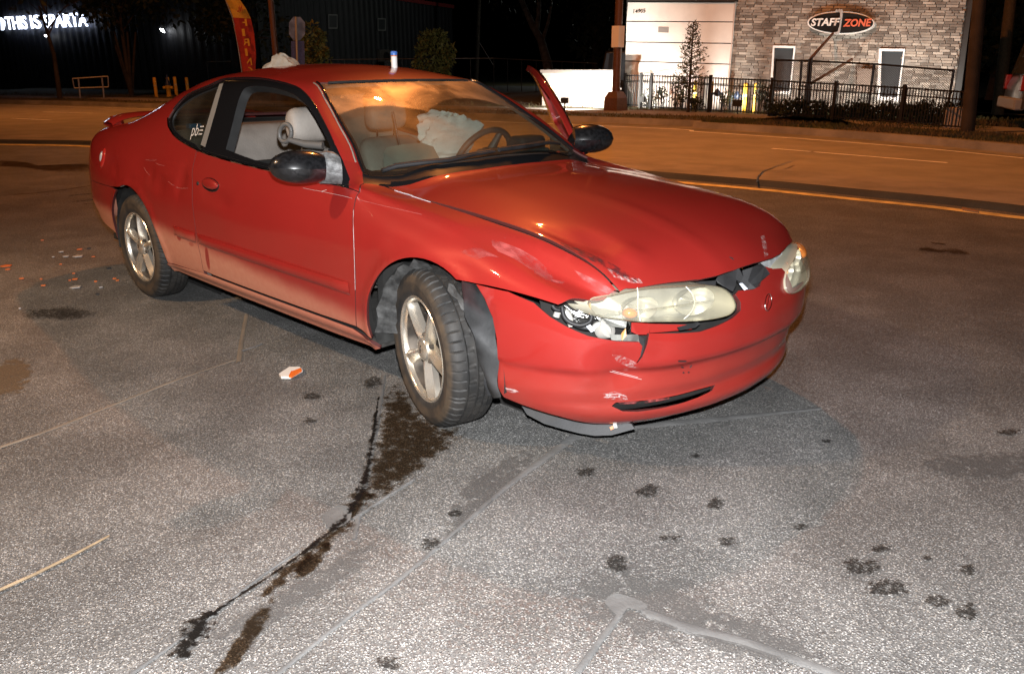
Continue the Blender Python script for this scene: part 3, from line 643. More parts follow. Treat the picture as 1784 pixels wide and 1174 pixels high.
# ---- outlines on the body surface (right-hand side, parameter v < 0)
GH = (.1, 2.3, -.86, -.50)
DLO_BOT = tS([(607,328),(560,318),(466,296.5),(402.6,281),(351.5,265),(311,243),(296,225),(293,206.5)], GH)
DLO_TOP = [(.345,-.565)] + tS([(321,170),(362,150),(391,138),(443,136),(484,142),(515,151),(540,172),(566,217),(587,264),(607,319)], GH)
DLO_BOT = smooth_path(DLO_BOT, 5); DLO_TOP = smooth_path(DLO_TOP, 5)
DOOR_F = smooth_path(tS([(626,335),(620,345),(615,390),(617,440),(619,507),(621,569)]), 4)          # top to bottom
DOOR_R = smooth_path([(.80,-.794), tz(.835,.84), tz(.868,.76), tz(.885,.62), tz(.888,.50), tz(.885,.40), tz(.862,.318)], 4)
WS_EDGE = [(1.576,-.463),(1.66,-.468),(1.753,-.47),(1.914,-.471),(2.037,-.47),(2.12,-.475),(2.169,-.486)]
WS_TOP = [ty(1.60,.44), ty(1.612,.36), ty(1.622,.24), ty(1.628,.12), (1.63, 0.0)]
HOOD_E = smooth_path(tS([(673,326),(755,353),(855,386),(951,420),(1015,452),(1051,478),(1080,510)]), 4)
k_split = next(i for i, p in enumerate(DLO_BOT) if p[0] < .80)
DLO_BOT_DOOR = DLO_BOT[:k_split]; DLO_BOT_Q = DLO_BOT[k_split:]
R_ARCH = arc(.012, .298, .392, -2, 115, 18)
F_ARCH = arc(2.775, .30, .388, 172, 62, 20)           # rear foot over the top to the bumper corner
PIL_BASE = [(2.281,-.741), (2.262,-.60), (2.235,-.52)]
# body shell: quarter panels, roof and pillars
rear_seam = [tz(-.30,.652), tz(-.7,.645), tz(-1.0,.635), tz(-1.12,.63)]
half = ([DOOR_R[0]] + DLO_BOT_Q + DLO_TOP + [DLO_BOT[0]] + PIL_BASE + WS_EDGE[::-1] + WS_TOP)
low = rear_seam[::-1] + R_ARCH[::-1][1:] + [tz(.405,.25), tz(.55,.24)] + [tz(.87,.238)] + DOOR_R[::-1]
right = low + half[1:]                                # tail to roof centre
shell = right + [(u, -v) for u, v in right[::-1][1:]]
RG = [(.02,.40),(.10,.405),(.30,.41),(.40,.395),(.455,.32),(.475,.2),(.48,0)]   # rear glass edge
RGb = [(-.36,0),(-.355,.2),(-.34,.34),(-.29,.405),(-.15,.405)]
rg = RGb + RG; rglass = rg + [(u, -v) for u, v in rg[::-1][1:-1]]
body = panel('body_shell', S, Sn, shell, [rglass], M_RED, car, step=.034)
panel('rear_window', S, Sn, rglass, [], M_GL, car, step=.06, flange=0, gap=-.004, offset=-.004)
# inner trim of the roof and pillars
SHi = lambda x, v: S(x, v) - Sn(x, v)*.030
panel('headliner', SHi, lambda x, v: -Sn(x, v), [(u, v) for u, v in shell if u > -2], [rglass], M_TRIM, car, step=.06, flange=0, gap=.004)
# right door
door = [DOOR_R[0]] + DLO_BOT_DOOR[::-1] + [(2.255,-.748)] + DOOR_F[0:] + [tz(2.0,.312), tz(1.5,.310), tz(1.0,.312)] + DOOR_R[::-1][:-1]
dr = panel('door', S, Sn, door, [], M_RED, car, step=.030)
Din = lambda x, v: S(x, v)*np.array([1, 0, 1]) + np.array([0, -1, 0])*(np.abs(S(x, v)[:, 1:2])*.0+.70)
dtrim = [(.93,-.82),(2.15,-.80),(2.22,-1.0),(2.22,-1.40),(.95,-1.40)]
panel('door_trim', Din, lambda x, v: np.tile([0., 1., 0.], (len(np.atleast_1d(x)), 1)), dtrim, [], M_TRIM, dr, step=.08, flange=.0)
# door sill top between skin and trim
sill = [S(u, v)[0] for u, v in DLO_BOT_DOOR]; MB().grid([[tuple(p + np.array([0, .004, .012])) for p in sill], [tuple(p*[1, 0, 1] + [0, -.735, .012]) for p in sill], [tuple(p*[1, 0, 1] + [0, -.695, -.03]) for p in sill]]).build('window_sill_seal', M_BLK, dr, smooth=50)
# side moulding: quarter piece and door piece
def strip(name, x0, x1, zt, h, parent, m=None, out=.010):
    n = max(4, int((x1-x0)/.05)); rows = []
    for i in range(n+1):
        x = x0+(x1-x0)*i/n; e = min(1, min(i, n-i)/1.2+.15); row = []
        for a, o in ((0, -.002), (.04, out*.75), (.18, out), (.6, out*.95), (.85, out*.6), (1, -.002)):
            z = zt(x)-h*a; v = -t_at_z(x, z); row.append(tuple(S(x, v)[0] + Sn(x, v)[0]*o*e))
        rows.append(row)
    return MB().grid(rows).build(name, m or M_RED, parent, smooth=40)
zm = lambda x: .530-.014*(x-.6)/1.7
strip('side_moulding', .60, .872, zm, .056, car, out=.017); strip('side_moulding', .90, 2.285, zm, .058, dr, out=.017)
# rocker panel
rock = [tz(.412,.292), tz(.86,.3085), tz(1.0,.3095), tz(1.6,.3075), tz(2.26,.309), tz(2.39,.29), tz(2.42,.25), (2.38,-1.508), (1.6,-1.508), (.9,-1.508), (.412,-1.508)]
rr = [(u, -v) for u, v in rock]
def rocker_map(f):
    def g(x, v):
        P = f(x, v); n = Sn(x, v); t = np.abs(np.atleast_1d(v)); return P + n*(.012*np.exp(-((t-1.435)/.028)**2))[:, None]
    return g
panel('rocker_panel', rocker_map(S), lambda x, v: outw(Sraw(x, v), normals_of(rocker_map(S), np.atleast_1d(x), np.atleast_1d(v), 3e-3)), rock, [], M_RED, car, step=.022)
panel('rocker_panel', S, Sn, rr, [], M_RED, car, step=.05)
# front fenders
FSEAM = smooth_path(tS([(829,495),(886,507),(930,519),(972,532)]), 3); FHL = smooth_path(tS([(980,529),(1022,523),(1061,515),(1079,509)]), 3)
fender = DOOR_F[::-1] + PIL_BASE[1:] + [(2.25,-.500), (2.29,-.478)] + HOOD_E + FHL[::-1] + FSEAM[::-1] + F_ARCH[::-1] + [tz(2.395,.292), tz(2.35,.303)]
fender_r = panel('front_fender', S, Sn, fender, [], M_RED, car, step=.028, gap=.0030)
FL = [(u, -v) for u, v in DOOR_F[::-1] + PIL_BASE[1:] + [(2.25,-.500), (2.29,-.478)] + HOOD_E[:-1] + FHL[::-1] + FSEAM[::-1] + F_ARCH[::-1] + [tz(2.395,.292), tz(2.35,.303)]]
panel('front_fender', S, Sn, FL, [], M_RED, car, step=.04)
# hood
HF = [(3.488,-.475),(3.504,-.451),(3.536,-.381),(3.566,-.32),(3.587,-.269),(3.602,-.19),(3.61,-.10),(3.612,0)]
HR = [(2.30,-.468),(2.345,-.40),(2.375,-.28),(2.392,-.14),(2.398,0)]
HOOD_G = [(u, v+.017*math.sin(math.pi*min(1, max(0, (u-2.55)/.85)))**.7) for u, v in HOOD_E]
hh = HR[::-1] + HOOD_G[1:] + HF
hood = panel('hood', S, Sn, hh[:-1] + [(3.612, 0)] + [(u, -v) for u, v in HF[::-1][1:]] + [(u, -v) for u, v in HOOD_E[::-1][:-1]] + [(u, -v) for u, v in HR][:-1], [], M_RED, car, step=.032, gap=.0035)
# dark structure under the panel gaps
UNDER = lambda x, v: S(x, v) - Sn(x, v)*.035
panel('inner_structure', UNDER, Sn, [(2.24,-1.0),(2.24,1.0),(2.45,.99),(2.6,.84),(3.0,.82),(3.38,.80),(3.45,.46),(3.54,.2),(3.54,-.2),(3.45,-.46),(3.38,-.80),(3.0,-.82),(2.6,-.84),(2.45,-.99)], [], M_UND, car, step=.07, flange=0)
panel('door_frame', UNDER, Sn, [(.72,-.80),(2.40,-.80),(2.38,-1.46),(.72,-1.46)], [(1.02,-.87),(1.02,-1.36),(2.12,-1.36),(2.12,-.87)] and [], M_UND, car, step=.08, flange=0)
# windshield, cowl
ws = WS_TOP[::-1] + WS_EDGE + [(2.20,-.47),(2.262,-.38),(2.300,-.25),(2.318,-.1),(2.32,0)]
wsp = ws + [(u, -v) for u, v in ws[::-1][1:-1]]
windshield = panel('windshield', S, Sn, wsp, [], M_WS, car, step=.05, flange=0, gap=.001, offset=-.004)
def inset2(poly, k, c): return [((u-c[0])*k[0]+c[0], v*k[1]) for u, v in poly]
panel('windshield_border', S, Sn, wsp, [inset2(wsp, (.955, .955), (1.93, 0))], M_BLKG, windshield, step=.06, flange=0, gap=.001, offset=-.0065)
cw = [(2.169,-.488),(2.20,-.47),(2.262,-.38),(2.300,-.25),(2.318,-.1),(2.32,0)]
cowl = cw + [(u, -v) for u, v in cw[::-1][1:]] + [(u, -v) for u, v in [(2.235,-.52),(2.29,-.478)]] + [(u+.02, -v) for u, v in HR][0:] + [(u+.02, v) for u, v in HR[::-1]][1:] + [(2.29,-.478),(2.235,-.52)]
CW = lambda x, v: S(x, v) - Sn(x, v)*(.010+.02*np.clip((np.atleast_1d(x)-2.28)/.1, 0, 1))[:, None]
panel('cowl', CW, Sn, cowl, [], mat('cowl_black', (.007,.007,.008), .42, spec=.3), car, step=.04, flange=.02, gap=-.002)
# bright windshield edge trim
def edge_tube(name, pts, r, m, parent, off=.002, f=S, fn=Sn, n=6):
    P = [f(u, v)[0]+fn(u, v)[0]*off for u, v in pts]; return MB().tube(P, r, n).build(name, m, parent, smooth=60)
edge_tube('windshield_seal', [(u, v) for u, v in smooth_path(WS_EDGE, 3)], .0065, M_BLKG, windshield)
edge_tube('windshield_seal', [(u, -v) for u, v in smooth_path(WS_EDGE, 3)], .0065, M_BLKG, windshield)
edge_tube('windshield_seal', smooth_path(WS_TOP + [(u, -v) for u, v in WS_TOP[::-1][1:]], 3), .006, M_RUB, windshield, off=-.001)
edge_tube('pillar_moulding', [(u-.004, v-.014) for u, v in smooth_path(WS_EDGE[:-1], 3)], .0045, mat('satin_moulding', (.22,.20,.18), .35, coat=.5), body, off=.0)
# ---- side window surround, glass, chrome strip
QG = tS([(386,150),(372,153),(341,166),(318,181),(304,197),(299,212),(303,226),(318,240),(338,250),(354,256)], GH)
WO = tS([(392,260),(404,215),(414,176),(423,156),(434,150),(460,150),(486,155),(514,166),(534,184),(562,229),(577,262),(590,300),(540,298),(468,285.5),(430,274)], GH)
QG = smooth_path(QG + [QG[0]], 3)[:-1]; WO = smooth_path(WO + [WO[0]], 2)[:-1]
dlo = DLO_BOT + DLO_TOP
surr = panel('window_surround', S, Sn, dlo, [QG, WO], M_BLKG, car, step=.03, flange=.0, gap=.001, offset=-.005)
for hole, nm in ((WO, 'window_frame'), (QG, 'quarter_window_seal')):
    P = np.array([S(u, v)[0] for u, v in hole]); N = np.array([Sn(u, v)[0] for u, v in hole]); n = len(hole)
    MB().grid([[tuple(p) for p in np.vstack([P-N*d, (P-N*d)[:1]])] for d in ((.004, .014, .05) if nm == 'window_frame' else (.004, .012))]).build(nm, M_RUB, surr, smooth=50)
panel('quarter_window', S, Sn, QG, [], M_GL, car, step=.05, flange=0, gap=-.003, offset=-.011)
panel('quarter_window', S, Sn, mir(QG), [], M_GL, car, step=.05, flange=0, gap=-.003, offset=-.011)
pil = [p for p in DLO_TOP if p[0] < .93]; kk = [p for p in DLO_BOT if p[0] < .93]
panel('window_surround', S, Sn, mir(kk + pil), [mir(QG)], M_BLKG, car, step=.04, flange=0, gap=.001, offset=-.005)
edge_tube('belt_trim', smooth_path([p for p in DLO_BOT if p[0] < 2.19], 2), .0052, M_CHR, surr, off=.001)
edge_tube('window_top_trim', DLO_TOP, .0035, M_BLKG, surr, off=.0005)
GREYT = mat('pillar_strip', (.17, .165, .155), .45)
pp = [S(u, v)[0]-Sn(u, v)[0]*.0045 for u, v in tS([(389,144),(384,160),(376,190),(366,225),(357,256)], GH)]; qq = [S(u, v)[0]-Sn(u, v)[0]*.0045 for u, v in tS([(382,146),(376,162),(367,192),(357,226),(349,252)], GH)]
MB().grid([[tuple(a+np.array([0,-.003,0])) for a in qq], [tuple(a+np.array([0,-.003,0])) for a in pp]]).build('pillar_strip', GREYT, surr)
# window sticker (lower-case letters and three rows of dots)
e0 = ypt(333, 238, -.75); e1 = ypt(345, 238, -.75); exv = np.array(e1)-e0; 
uA, vA = Sinv(332, 240, GH); pA = S(uA, vA)[0]+Sn(uA, vA)[0]*(-.008); pB = S(*Sinv(353, 240, GH))[0]; pC = S(*Sinv(337, 216, GH))[0]
exd = (pB-pA)/np.linalg.norm(pB-pA); nn_ = Sn(uA, vA)[0]; eyd = np.cross(nn_, exd); eyd = eyd/np.linalg.norm(eyd)
M_STK = mat('white_vinyl', (.7, .7, .7), .5)
text_mesh('pb', 'window_sticker', M_STK, surr, pA+nn_*.008-eyd*.012, exd, eyd, .085, width=.085, offset=-.01)
dots = MB()
for r in range(3):
    for c in range(3):
        o = pA+nn_*.006+exd*(.092+c*.016)+eyd*(.014+r*.020); dots.add([o, o+exd*.011, o+exd*.011+eyd*.007, o+eyd*.007], [(0,1,2,3)])
dots.build('window_sticker', M_STK, surr)
# ---- fascia
q0 = [(829,495),(844,520),(858,553),(865,590),(868,631),(868,675),(878,692)]
fr_edge = tF(q0); gapline = tF([(886,508),(930,527)]); hl_low = tF([(959,552),(988,569),(1025,585),(1073,594.6),(1114,596),(1120,604),(1117,622),(1109,637),(1119,624),(1126,606),(1131,581),(1160,581),(1220,577.5),(1250,567),(1276,554),(1290,541),(1290,527),(1281,513),(1286,506),(1312,504),(1324,498),(1326,490),(1341,477),(1333,464),(1347,468),(1362,467)])
left_top = [(.16,.60),(.17,.545),(.30,.535),(.45,.50),(.55,.50),(.68,.55),(.75,.60),(.86,.64),(.985,.642)]
left_edge = [(.95,.60),(.921,.538),(.910,.464),(.913,.372),(.921,.271),(.911,.231)]
bot = [(-.853,.219),(-.72,.19),(-.60,.155),(-.45,.135),(-.25,.135),(0,.14),(.25,.145),(.45,.15),(.6,.165),(.72,.19),(.853,.219)]
fas = fr_edge[::-1] + gapline + hl_low + left_top + left_edge + bot[::-1]
slot = tF([(1066,707),(1073,701.5),(1100,699.5),(1141,696),(1180,688.5),(1215,679),(1246,670.5),(1240,680),(1215,692),(1188,701.5),(1150,711),(1113,716.5),(1085,716)], (-.62,.1,.13,.285))
slot_old = [(-.50,.205),(-.46,.222),(-.38,.232),(-.28,.243),(-.18,.252),(-.08,.258),(0,.26),(.2,.255),(.4,.235),(.48,.215),(.42,.195),(.25,.187),(0,.184),(-.2,.186),(-.33,.188),(-.44,.193)]
bumper = panel('front_bumper', F, Fn, fas, [slot], M_RED, car, step=.022, scale=(.95, 1), flange=.02, gap=.001)
Fin = lambda s, z: F(s, z) - Fn(s, z)*np.array([[.05]])
panel('bumper_backing', Fin, Fn, [(-.80,.16),(-.80,.34),(-.55,.46),(-.3,.47),(0,.56),(.3,.5),(.6,.5),(.85,.55),(.85,.2),(.5,.15),(0,.14),(-.5,.14)], [], M_UND, bumper, step=.06, scale=(.95,1), flange=0)
# ---- rear bumper, tail panel, spoiler, tail lamp
rb_arch = arc(.012, .298, .392, 117, 178, 12)
rb = [(u, v) for u, v in rb_arch] + [tz(-.42,.34), tz(-.50,.352), tz(-.74,.365), tz(-.93,.40), tz(-1.12,.42)] + rear_seam[::-1]
panel('rear_bumper', S, Sn, rb, [], M_RED, car, step=.03)
panel('rear_bumper', S, Sn, mir(rb), [], M_RED, car, step=.06)
vs = np.linspace(-1.45, 1.45, 61); sec = S(np.full(61, -1.12), vs); g = []
for k in range(6):
    a = k/5; g.append([tuple(np.array([-1.12-.09*math.sin(a*math.pi/2)*(1-.2*abs(v)), p[1]*(1-.16*(1-math.cos(a*math.pi/2))), .62+(p[2]-.62)*(1-.10*(1-math.cos(a*math.pi/2)))])) for p, v in zip(sec, vs)])
mid = np.array(g[-1]); g.append([tuple([-1.215, q[1]*.5, .62+(q[2]-.62)*.5]) for q in mid]); g.append([(-1.22, 0, .62)]*61)
MB().grid(g).build('tail_panel', M_RED, car, smooth=60)
def dome(name, f, fn, c, ru, rv, h, m, parent, ang=0.0, n=28, rings=7, base=-.002, power=2.4):
    V = []; Fc = []
    cu, cv = c
    for i in range(rings+1):
        r = math.sin(i/rings*math.pi/2); hh_ = h*(1-r**power)**(1/power) if r < 1 else base
        for k in range(n):
            a = 2*math.pi*k/n; du = ru*r*math.cos(a); dv = rv*r*math.sin(a); u = cu+du*math.cos(ang)-dv*math.sin(ang); v = cv+du*math.sin(ang)+dv*math.cos(ang)
            V.append((u, v, hh_))
    V = np.array(V); P = f(V[:, 0], V[:, 1])+fn(V[:, 0], V[:, 1])*V[:, 2:3]
    for i in range(rings):
        for k in range(n): Fc.append((i*n+k, i*n+(k+1) % n, (i+1)*n+(k+1) % n, (i+1)*n+k))
    mb = MB(); mb.add(P, Fc); return mb.build(name, m, parent, smooth=70)
def lamp_red():
    q = NT('tail_lamp_lens'); q.b.inputs['Base Color'].default_value = (.35, .02, .015, 1); q.b.inputs['Roughness'].default_value = .12; q.b.inputs['Coat Weight'].default_value = 1
    return q.m
M_TAIL = lamp_red(); M_AMB = mat('amber_lens', (.75, .22, .03), .2, coat=.8)
tl = dome('side_marker', S, Sn, Sinv(190, 278, (-1.1, -.5, -1.2, -.8)), .045, .062, .010, M_TAIL, car)
dome('reflector_glint', S, Sn, Sinv(189, 276, (-1.1, -.5, -1.2, -.8)), .020, .036, .016, mat('glint_pale', (.85, .85, .88), .10, metal=.6), tl)  # pale dome on the marker lens stands in for the flash glint
sp = []
for i in range(25):
    a = -1+2*i/24; y = .60*a; lift = .052*(1-abs(a)**6); xb = -.93+.05*(1-a*a)*-1; row = []
    for dx, dz in ((-.13,.012),(-.11,.028),(-.03,.034),(.06,.026),(.10,.012),(.06,.002),(-.05,.004),(-.13,.012)):
        row.append((xb+dx*(1-.25*abs(a)**4)+.10*a*a*a*a, y, .975+lift+dz))
    sp.append(row)
spo = MB().grid(sp).build('spoiler', M_RED, car, smooth=60)
for sgn in (-1, 1): MB().grid([[(-.97+.13*c+(.02 if k else 0), sgn*(.50+.03*s_)+(0), .95+.085*k) for c, s_ in ((-.5,0),(-.25,1),(.4,1),(.6,0),(.4,-1),(-.25,-1),(-.5,0))] for k in (0, 1)]).build('spoiler_leg', M_RED, spo, smooth=60)
# ---- door handle
hc = Sinv(366, 322, (.8, 1.3, -1.0, -.8))
dome('handle_recess', S, Sn, hc, .095, .034, .004, M_BLKG, dr, power=4)
hd = dome('door_handle', S, Sn, (hc[0]+.004, hc[1]+.004), .084, .026, .020, M_RED, dr, power=3.2)
dome('lock_cylinder', S, Sn, (hc[0]-.135, hc[1]-.01), .012, .010, .005, M_BLK, dr)
# ---- wheel arch liners
def liner(cx, cz, r, sgn, name, depth=.34, a0=-6, a1=186, y0=.825):
    G = []
    for j in range(7):
        d = j/6; G.append([(cx+(r-.012-.02*d)*math.cos(rad(a0+(a1-a0)*i/30)), sgn*(y0-.015-depth*d), cz+(r-.012-.02*d+.006*math.sin(i*1.7+j))*math.sin(rad(a0+(a1-a0)*i/30))) for i in range(31)])
    o = MB().grid(G).build(name, M_LINER, car, smooth=60)
    V = [(cx+(r+.0)*math.cos(rad(k*12)), sgn*(y0-.015-depth), cz+(r)*math.sin(rad(k*12))) for k in range(30)]
    mk('arch_bulkhead', V, [tuple(range(30))], M_UND, o)
for sgn in (-1, 1): liner(.012, .298, .392, sgn, 'wheel_arch_liner'); liner(2.775, .30, .392, sgn, 'wheel_arch_liner', depth=.36)
# torn splash shield hanging behind the bumper corner, and loose shreds by the tyre
def pxpoly(name, pts, a, n, th, m, parent, bump_=0.0):
    n = np.array(n, float); n /= np.linalg.norm(n); P = [plpt(x, y, a, n) + n*random.uniform(-bump_, bump_) for x, y in pts]
    mb = MB(); mb.prism(P, tuple(-n*th)); return mb.build(name, m, parent)
M_SHRED = mat('torn_plastic', (.045, .045, .044), .7, noise=.7, nscale=25, bump=.6, bscale=30)
SH = (2.99, -.79, .5); SHN = (.35, -.93, 0)
RB = smooth_path([(829,496),(844,520),(858,553),(865,590),(868,631),(868,672),(872,692)], 4); LB = smooth_path([(806,489),(806,520),(812,553),(826,590),(836,631),(848,668),(860,694)], 4); G = []
for i, (r_, l_) in enumerate(zip(RB, LB)):
    a = np.array(ypt(*r_, -.818)); b = np.array(plpt(*l_, (3.075, 0, 0), (1., 0, 0))); G.append([tuple(a+(b-a)*t+np.array([.0, -.010, 0])*math.sin(t*3.14)+np.array([.005*math.sin(i*.9+t*4), 0, 0])) for t in np.linspace(0, 1, 6)])
MB().grid(G).build('splash_shield', mat('splash_shield', (.030,.031,.032), .5, noise=.6, nscale=9, bump=.3, bscale=18), car, smooth=60)
pxpoly('liner_shred', [(781,493),(790,497),(797,508),(806,520),(815,533),(812,545),(803,538),(797,522),(786,515),(779,506)], (2.98,-.80,.6), (.4,-.9,.1), .004, M_SHRED, car, .004)
pxpoly('liner_shred', [(823,572),(836,600),(848,640),(858,682),(868,690),(850,690),(838,650),(826,612)], (3.0,-.77,.45), (.5,-.85,.1), .004, M_BLK, car, .004)
G = []
for i in range(15):
    a = rad(100+78*i/14); w = .02*math.sin(i*2.1); G.append([(2.775+(.372-.035*j+.012*math.sin(i*1.9+j))*math.cos(a), -.812+.035*j, .30+(.372-.03*j+.012*math.sin(i*2.3+j*1.4))*math.sin(a)) for j in range(5)])
MB().grid(G).build('liner_edge', M_SHRED, car, smooth=25)
# ---- wheels
def tyre_mat():
    q = NT('tyre_rubber'); n = q.noise(14, 5); n2 = q.noise(90, 3)
    q.L(q.mix(q.ramp(n, .3, .75), (.009, .009, .009), (.030, .027, .024)), q.b.inputs['Base Color']); q.b.inputs['Roughness'].default_value = .68
    X = q.xyz(); r = q.math('SQRT', q.math('ADD', q.math('MULTIPLY', X[0], X[0]), q.math('MULTIPLY', X[2], X[2]))); ring = q.math('MULTIPLY', q.ramp(r, .225, .245), q.ramp(r, .285, .30, 1.0, 0.0)); c_ = q.b.inputs['Base Color'].links[0].from_socket
    q.L(q.mix(q.math('MULTIPLY', ring, q.ramp(n, .35, .7, .2, .75)), c_, (.075, .050, .028)), q.b.inputs['Base Color']); q.bump(n2, .25, .003); return q.m  # brown sidewall band paints in a golden reflection
M_TYRE = tyre_mat()
def alloy_mat():
    q = NT('alloy_rim'); n = q.noise(9, 5)
    q.L(q.mix(q.ramp(n, .4, .8), (.86, .80, .70), (.76, .62, .44)), q.b.inputs['Base Color']); q.b.inputs['Metallic'].default_value = .86  # gold blended into the alloy colour stands in for warm ground reflections
    q.L(q.ramp(n, .3, .8, .20, .32), q.b.inputs['Roughness']); return q.m
M_ALLOY = alloy_mat(); M_BRAKE = mat('brake_iron', (.10, .085, .07), .6, metal=.7, noise=.5)
def make_wheel():
    w = D.objects.new('wheel', None); COL.objects.link(w); w.parent = car
    prof = [(r_, y_ if y_ < 0 else y_*.72) for r_, y_ in [(.206,-.092),(.211,-.100),(.222,-.106),(.240,-.1105),(.262,-.1125),(.268,-.1135),(.272,-.112),(.285,-.108),(.298,-.100),(.307,-.090),(.3125,-.078),(.3145,-.062),(.3148,-.054),(.3065,-.0525),(.3065,-.045),(.3152,-.0435),(.3155,-.022),(.3155,-.0155),(.3070,-.014),(.3070,-.006),(.3157,-.0045),(.3157,.020),(.307,.0215),(.307,.029),(.3155,.0305),(.3152,.052),(.3065,.0535),(.3065,.060),(.3145,.0615),(.312,.082),(.303,.098),(.285,.107),(.262,.1115),(.236,.109),(.215,.101),(.206,.092)]]
    N = 420; V = []; Fc = []
    for i, (r, y) in enumerate(prof):
        for k in range(N):
            rr_ = r; a = 2*math.pi*k/N
            if -.104 < y < -.060 and (k % 8 < 1): rr_ -= .005
            if .060 < y < .1 and (k % 8 < 2): rr_ -= .0045
            if -.046 < y < .045 and r > .313 and ((k + int((y+.05)*420)) % 13 < 2): rr_ -= .004
            V.append((rr_*math.cos(a), y, rr_*math.sin(a)))
    for i in range(len(prof)-1):
        for k in range(N): Fc.append((i*N+k, (i+1)*N+k, (i+1)*N+(k+1) % N, i*N+(k+1) % N))
    t = MB(); t.add(V, Fc); t.build('tyre', M_TYRE, w, smooth=30)
    RX = Matrix.Rotation(rad(90), 4, 'X')              # lathe z -> -y
    rim = MB(); rim.lathe([(.2075,.088),(.2115,.096),(.2125,.101),(.2095,.1045),(.204,.1035),(.1985,.096),(.196,.080)], 64, RX, caps=False)
    MB().lathe([(.196,.080),(.190,.05),(.184,.0),(.182,-.09)], 48, RX, caps=False).build('rim_barrel', M_BRAKE, w, smooth=50)  # dark brake colour on the barrel paints the shade between the spokes
    ri = rim.build('rim', M_ALLOY, w, smooth=50)
    MB().lathe([(.02,.0),(.135,.0),(.135,.012),(.02,.014)], 40, RX).build('brake_disc', M_BRAKE, w, smooth=40)
    MB().lathe([(.183,-.085),(.05,-.08)], 32, RX, caps=False).build('hub_carrier', M_UND, w)
    MB().box((-.15,-.03,-.055),(-.075,.05,.055)).build('brake_caliper', M_BRAKE, w)
    for s in range(5):
        a0 = 2*math.pi*s/5 + rad(8); rows = []
        # (radius, half-width near side, half-width far side, ridge height, edge height)
        for r, wl, wr, yr, ye in ((.020,.020,.024,.088,.080),(.045,.020,.026,.093,.082),(.075,.015,.026,.098,.080),(.110,.012,.027,.100,.080),(.150,.0115,.030,.100,.080),(.180,.014,.037,.099,.082),(.199,.022,.048,.098,.088)):
            c, sn = math.cos(a0), math.sin(a0)
            row = []
            for off, y in ((-wl, ye-.028), (-wl, ye), (-wl*.35, yr), (wl*.25, yr), (wr*.95, ye-.006), (wr, ye-.030)):
                row.append((r*c-off*sn, -y, r*sn+off*c))
            rows.append(row)
        MB().grid(rows).build('spoke', M_ALLOY, w, smooth=30)
    cap = MB().lathe([(.050,.080),(.049,.092),(.043,.099),(.030,.1035),(.012,.105),(.001,.105)], 30, RX, caps=False).build('centre_cap', M_ALLOY, w, smooth=40)
    MB().lathe([(.013,.1045),(.011,.1065),(.001,.107)], 20, RX @ Matrix.Diagonal((.6, 1.5, 1, 1)), caps=False).build('cap_emblem', M_CHR, cap, smooth=40)
    for s in range(5):
        a = 2*math.pi*(s+.5)/5+rad(8); MB().lathe([(.009,.070),(.009,.086),(.005,.089)], 8, Matrix.Translation((.056*math.cos(a), 0, .056*math.sin(a))) @ RX).build('lug_nut', M_BRAKE, cap)
    return w
def copy_tree(o, parent=None):
    c = o.copy(); COL.objects.link(c); c.parent = parent
    for ch in [k for k in D.objects if k.parent == o]: copy_tree(ch, c)
    return c
w0 = make_wheel()
w0.location = (2.7207, -.712, .3155); w0.rotation_euler = (rad(2.0), rad(20), -.275)
wr_ = copy_tree(w0, car); wr_.location = (0, -.722, .3155); wr_.rotation_euler = (0, rad(-6), 0)
for x, st in ((2.72, -.275), (0, 0)):
    q = copy_tree(w0, car); q.location = (x, .72, .3155); q.rotation_euler = (0, 0, math.pi+st)
# ---- underbody and floor
MB().box((-1.0,-.62,.20),(3.35,.62,.24)).build('underbody', M_UND, car)
MB().box((.42,-.77,.235),(2.38,.77,.262)).build('floor', mat('carpet', (.03,.028,.025), .95, noise=.4), car)
MB().box((3.05,-.48,.24),(3.36,.48,.46)).build('radiator_block', M_UND, car)
MB().box((2.33,-.74,.26),(2.37,.74,.84)).build('firewall', M_UND, car)
MB().box((-.9,-.60,.30),(.30,.60,.80)).build('boot_box', M_UND, car)
MB().tube([(2.9,-.55,.26),(2.9,.55,.26)], .03).build('subframe', M_UND, car)
# ---- interior
def rbox(name, lo, hi, m, parent, bev=.04, M=None, lv=2):
    o = MB().box(lo, hi, M).build(name, m, parent); bevel(o, bev, 4, 30); autosmooth(o, 40); return o
def cushion(name, sec, y0, y1, m, parent, n=9, crown=.03):
    """closed x-z section swept across, rounded at the sides"""
    rows = []; c = np.mean(np.array(sec), 0)
    for i in range(n+1):
        a = -1+2*i/n; k = (1-abs(a)**4)**.5*.18+.82 if abs(a) < 1 else .70
        rows.append([(c[0]+(x-c[0])*k, y0+(y1-y0)*(i/n), c[1]+(z-c[1])*k) for x, z in sec])
    mb = MB(); mb.grid([r+[r[0]] for r in rows]); b = len(sec)+1
    mb.F.append(tuple(range(b-1))); mb.F.append(tuple(reversed(range(n*b, n*b+b-1))))
    o = mb.build(name, m, parent); bm = bmesh.new(); bm.from_mesh(o.data); bmesh.ops.remove_doubles(bm, verts=bm.verts, dist=1e-4); bmesh.ops.recalc_face_normals(bm, faces=bm.faces); bm.to_mesh(o.data); bm.free()
    return subsurf(o, 2)
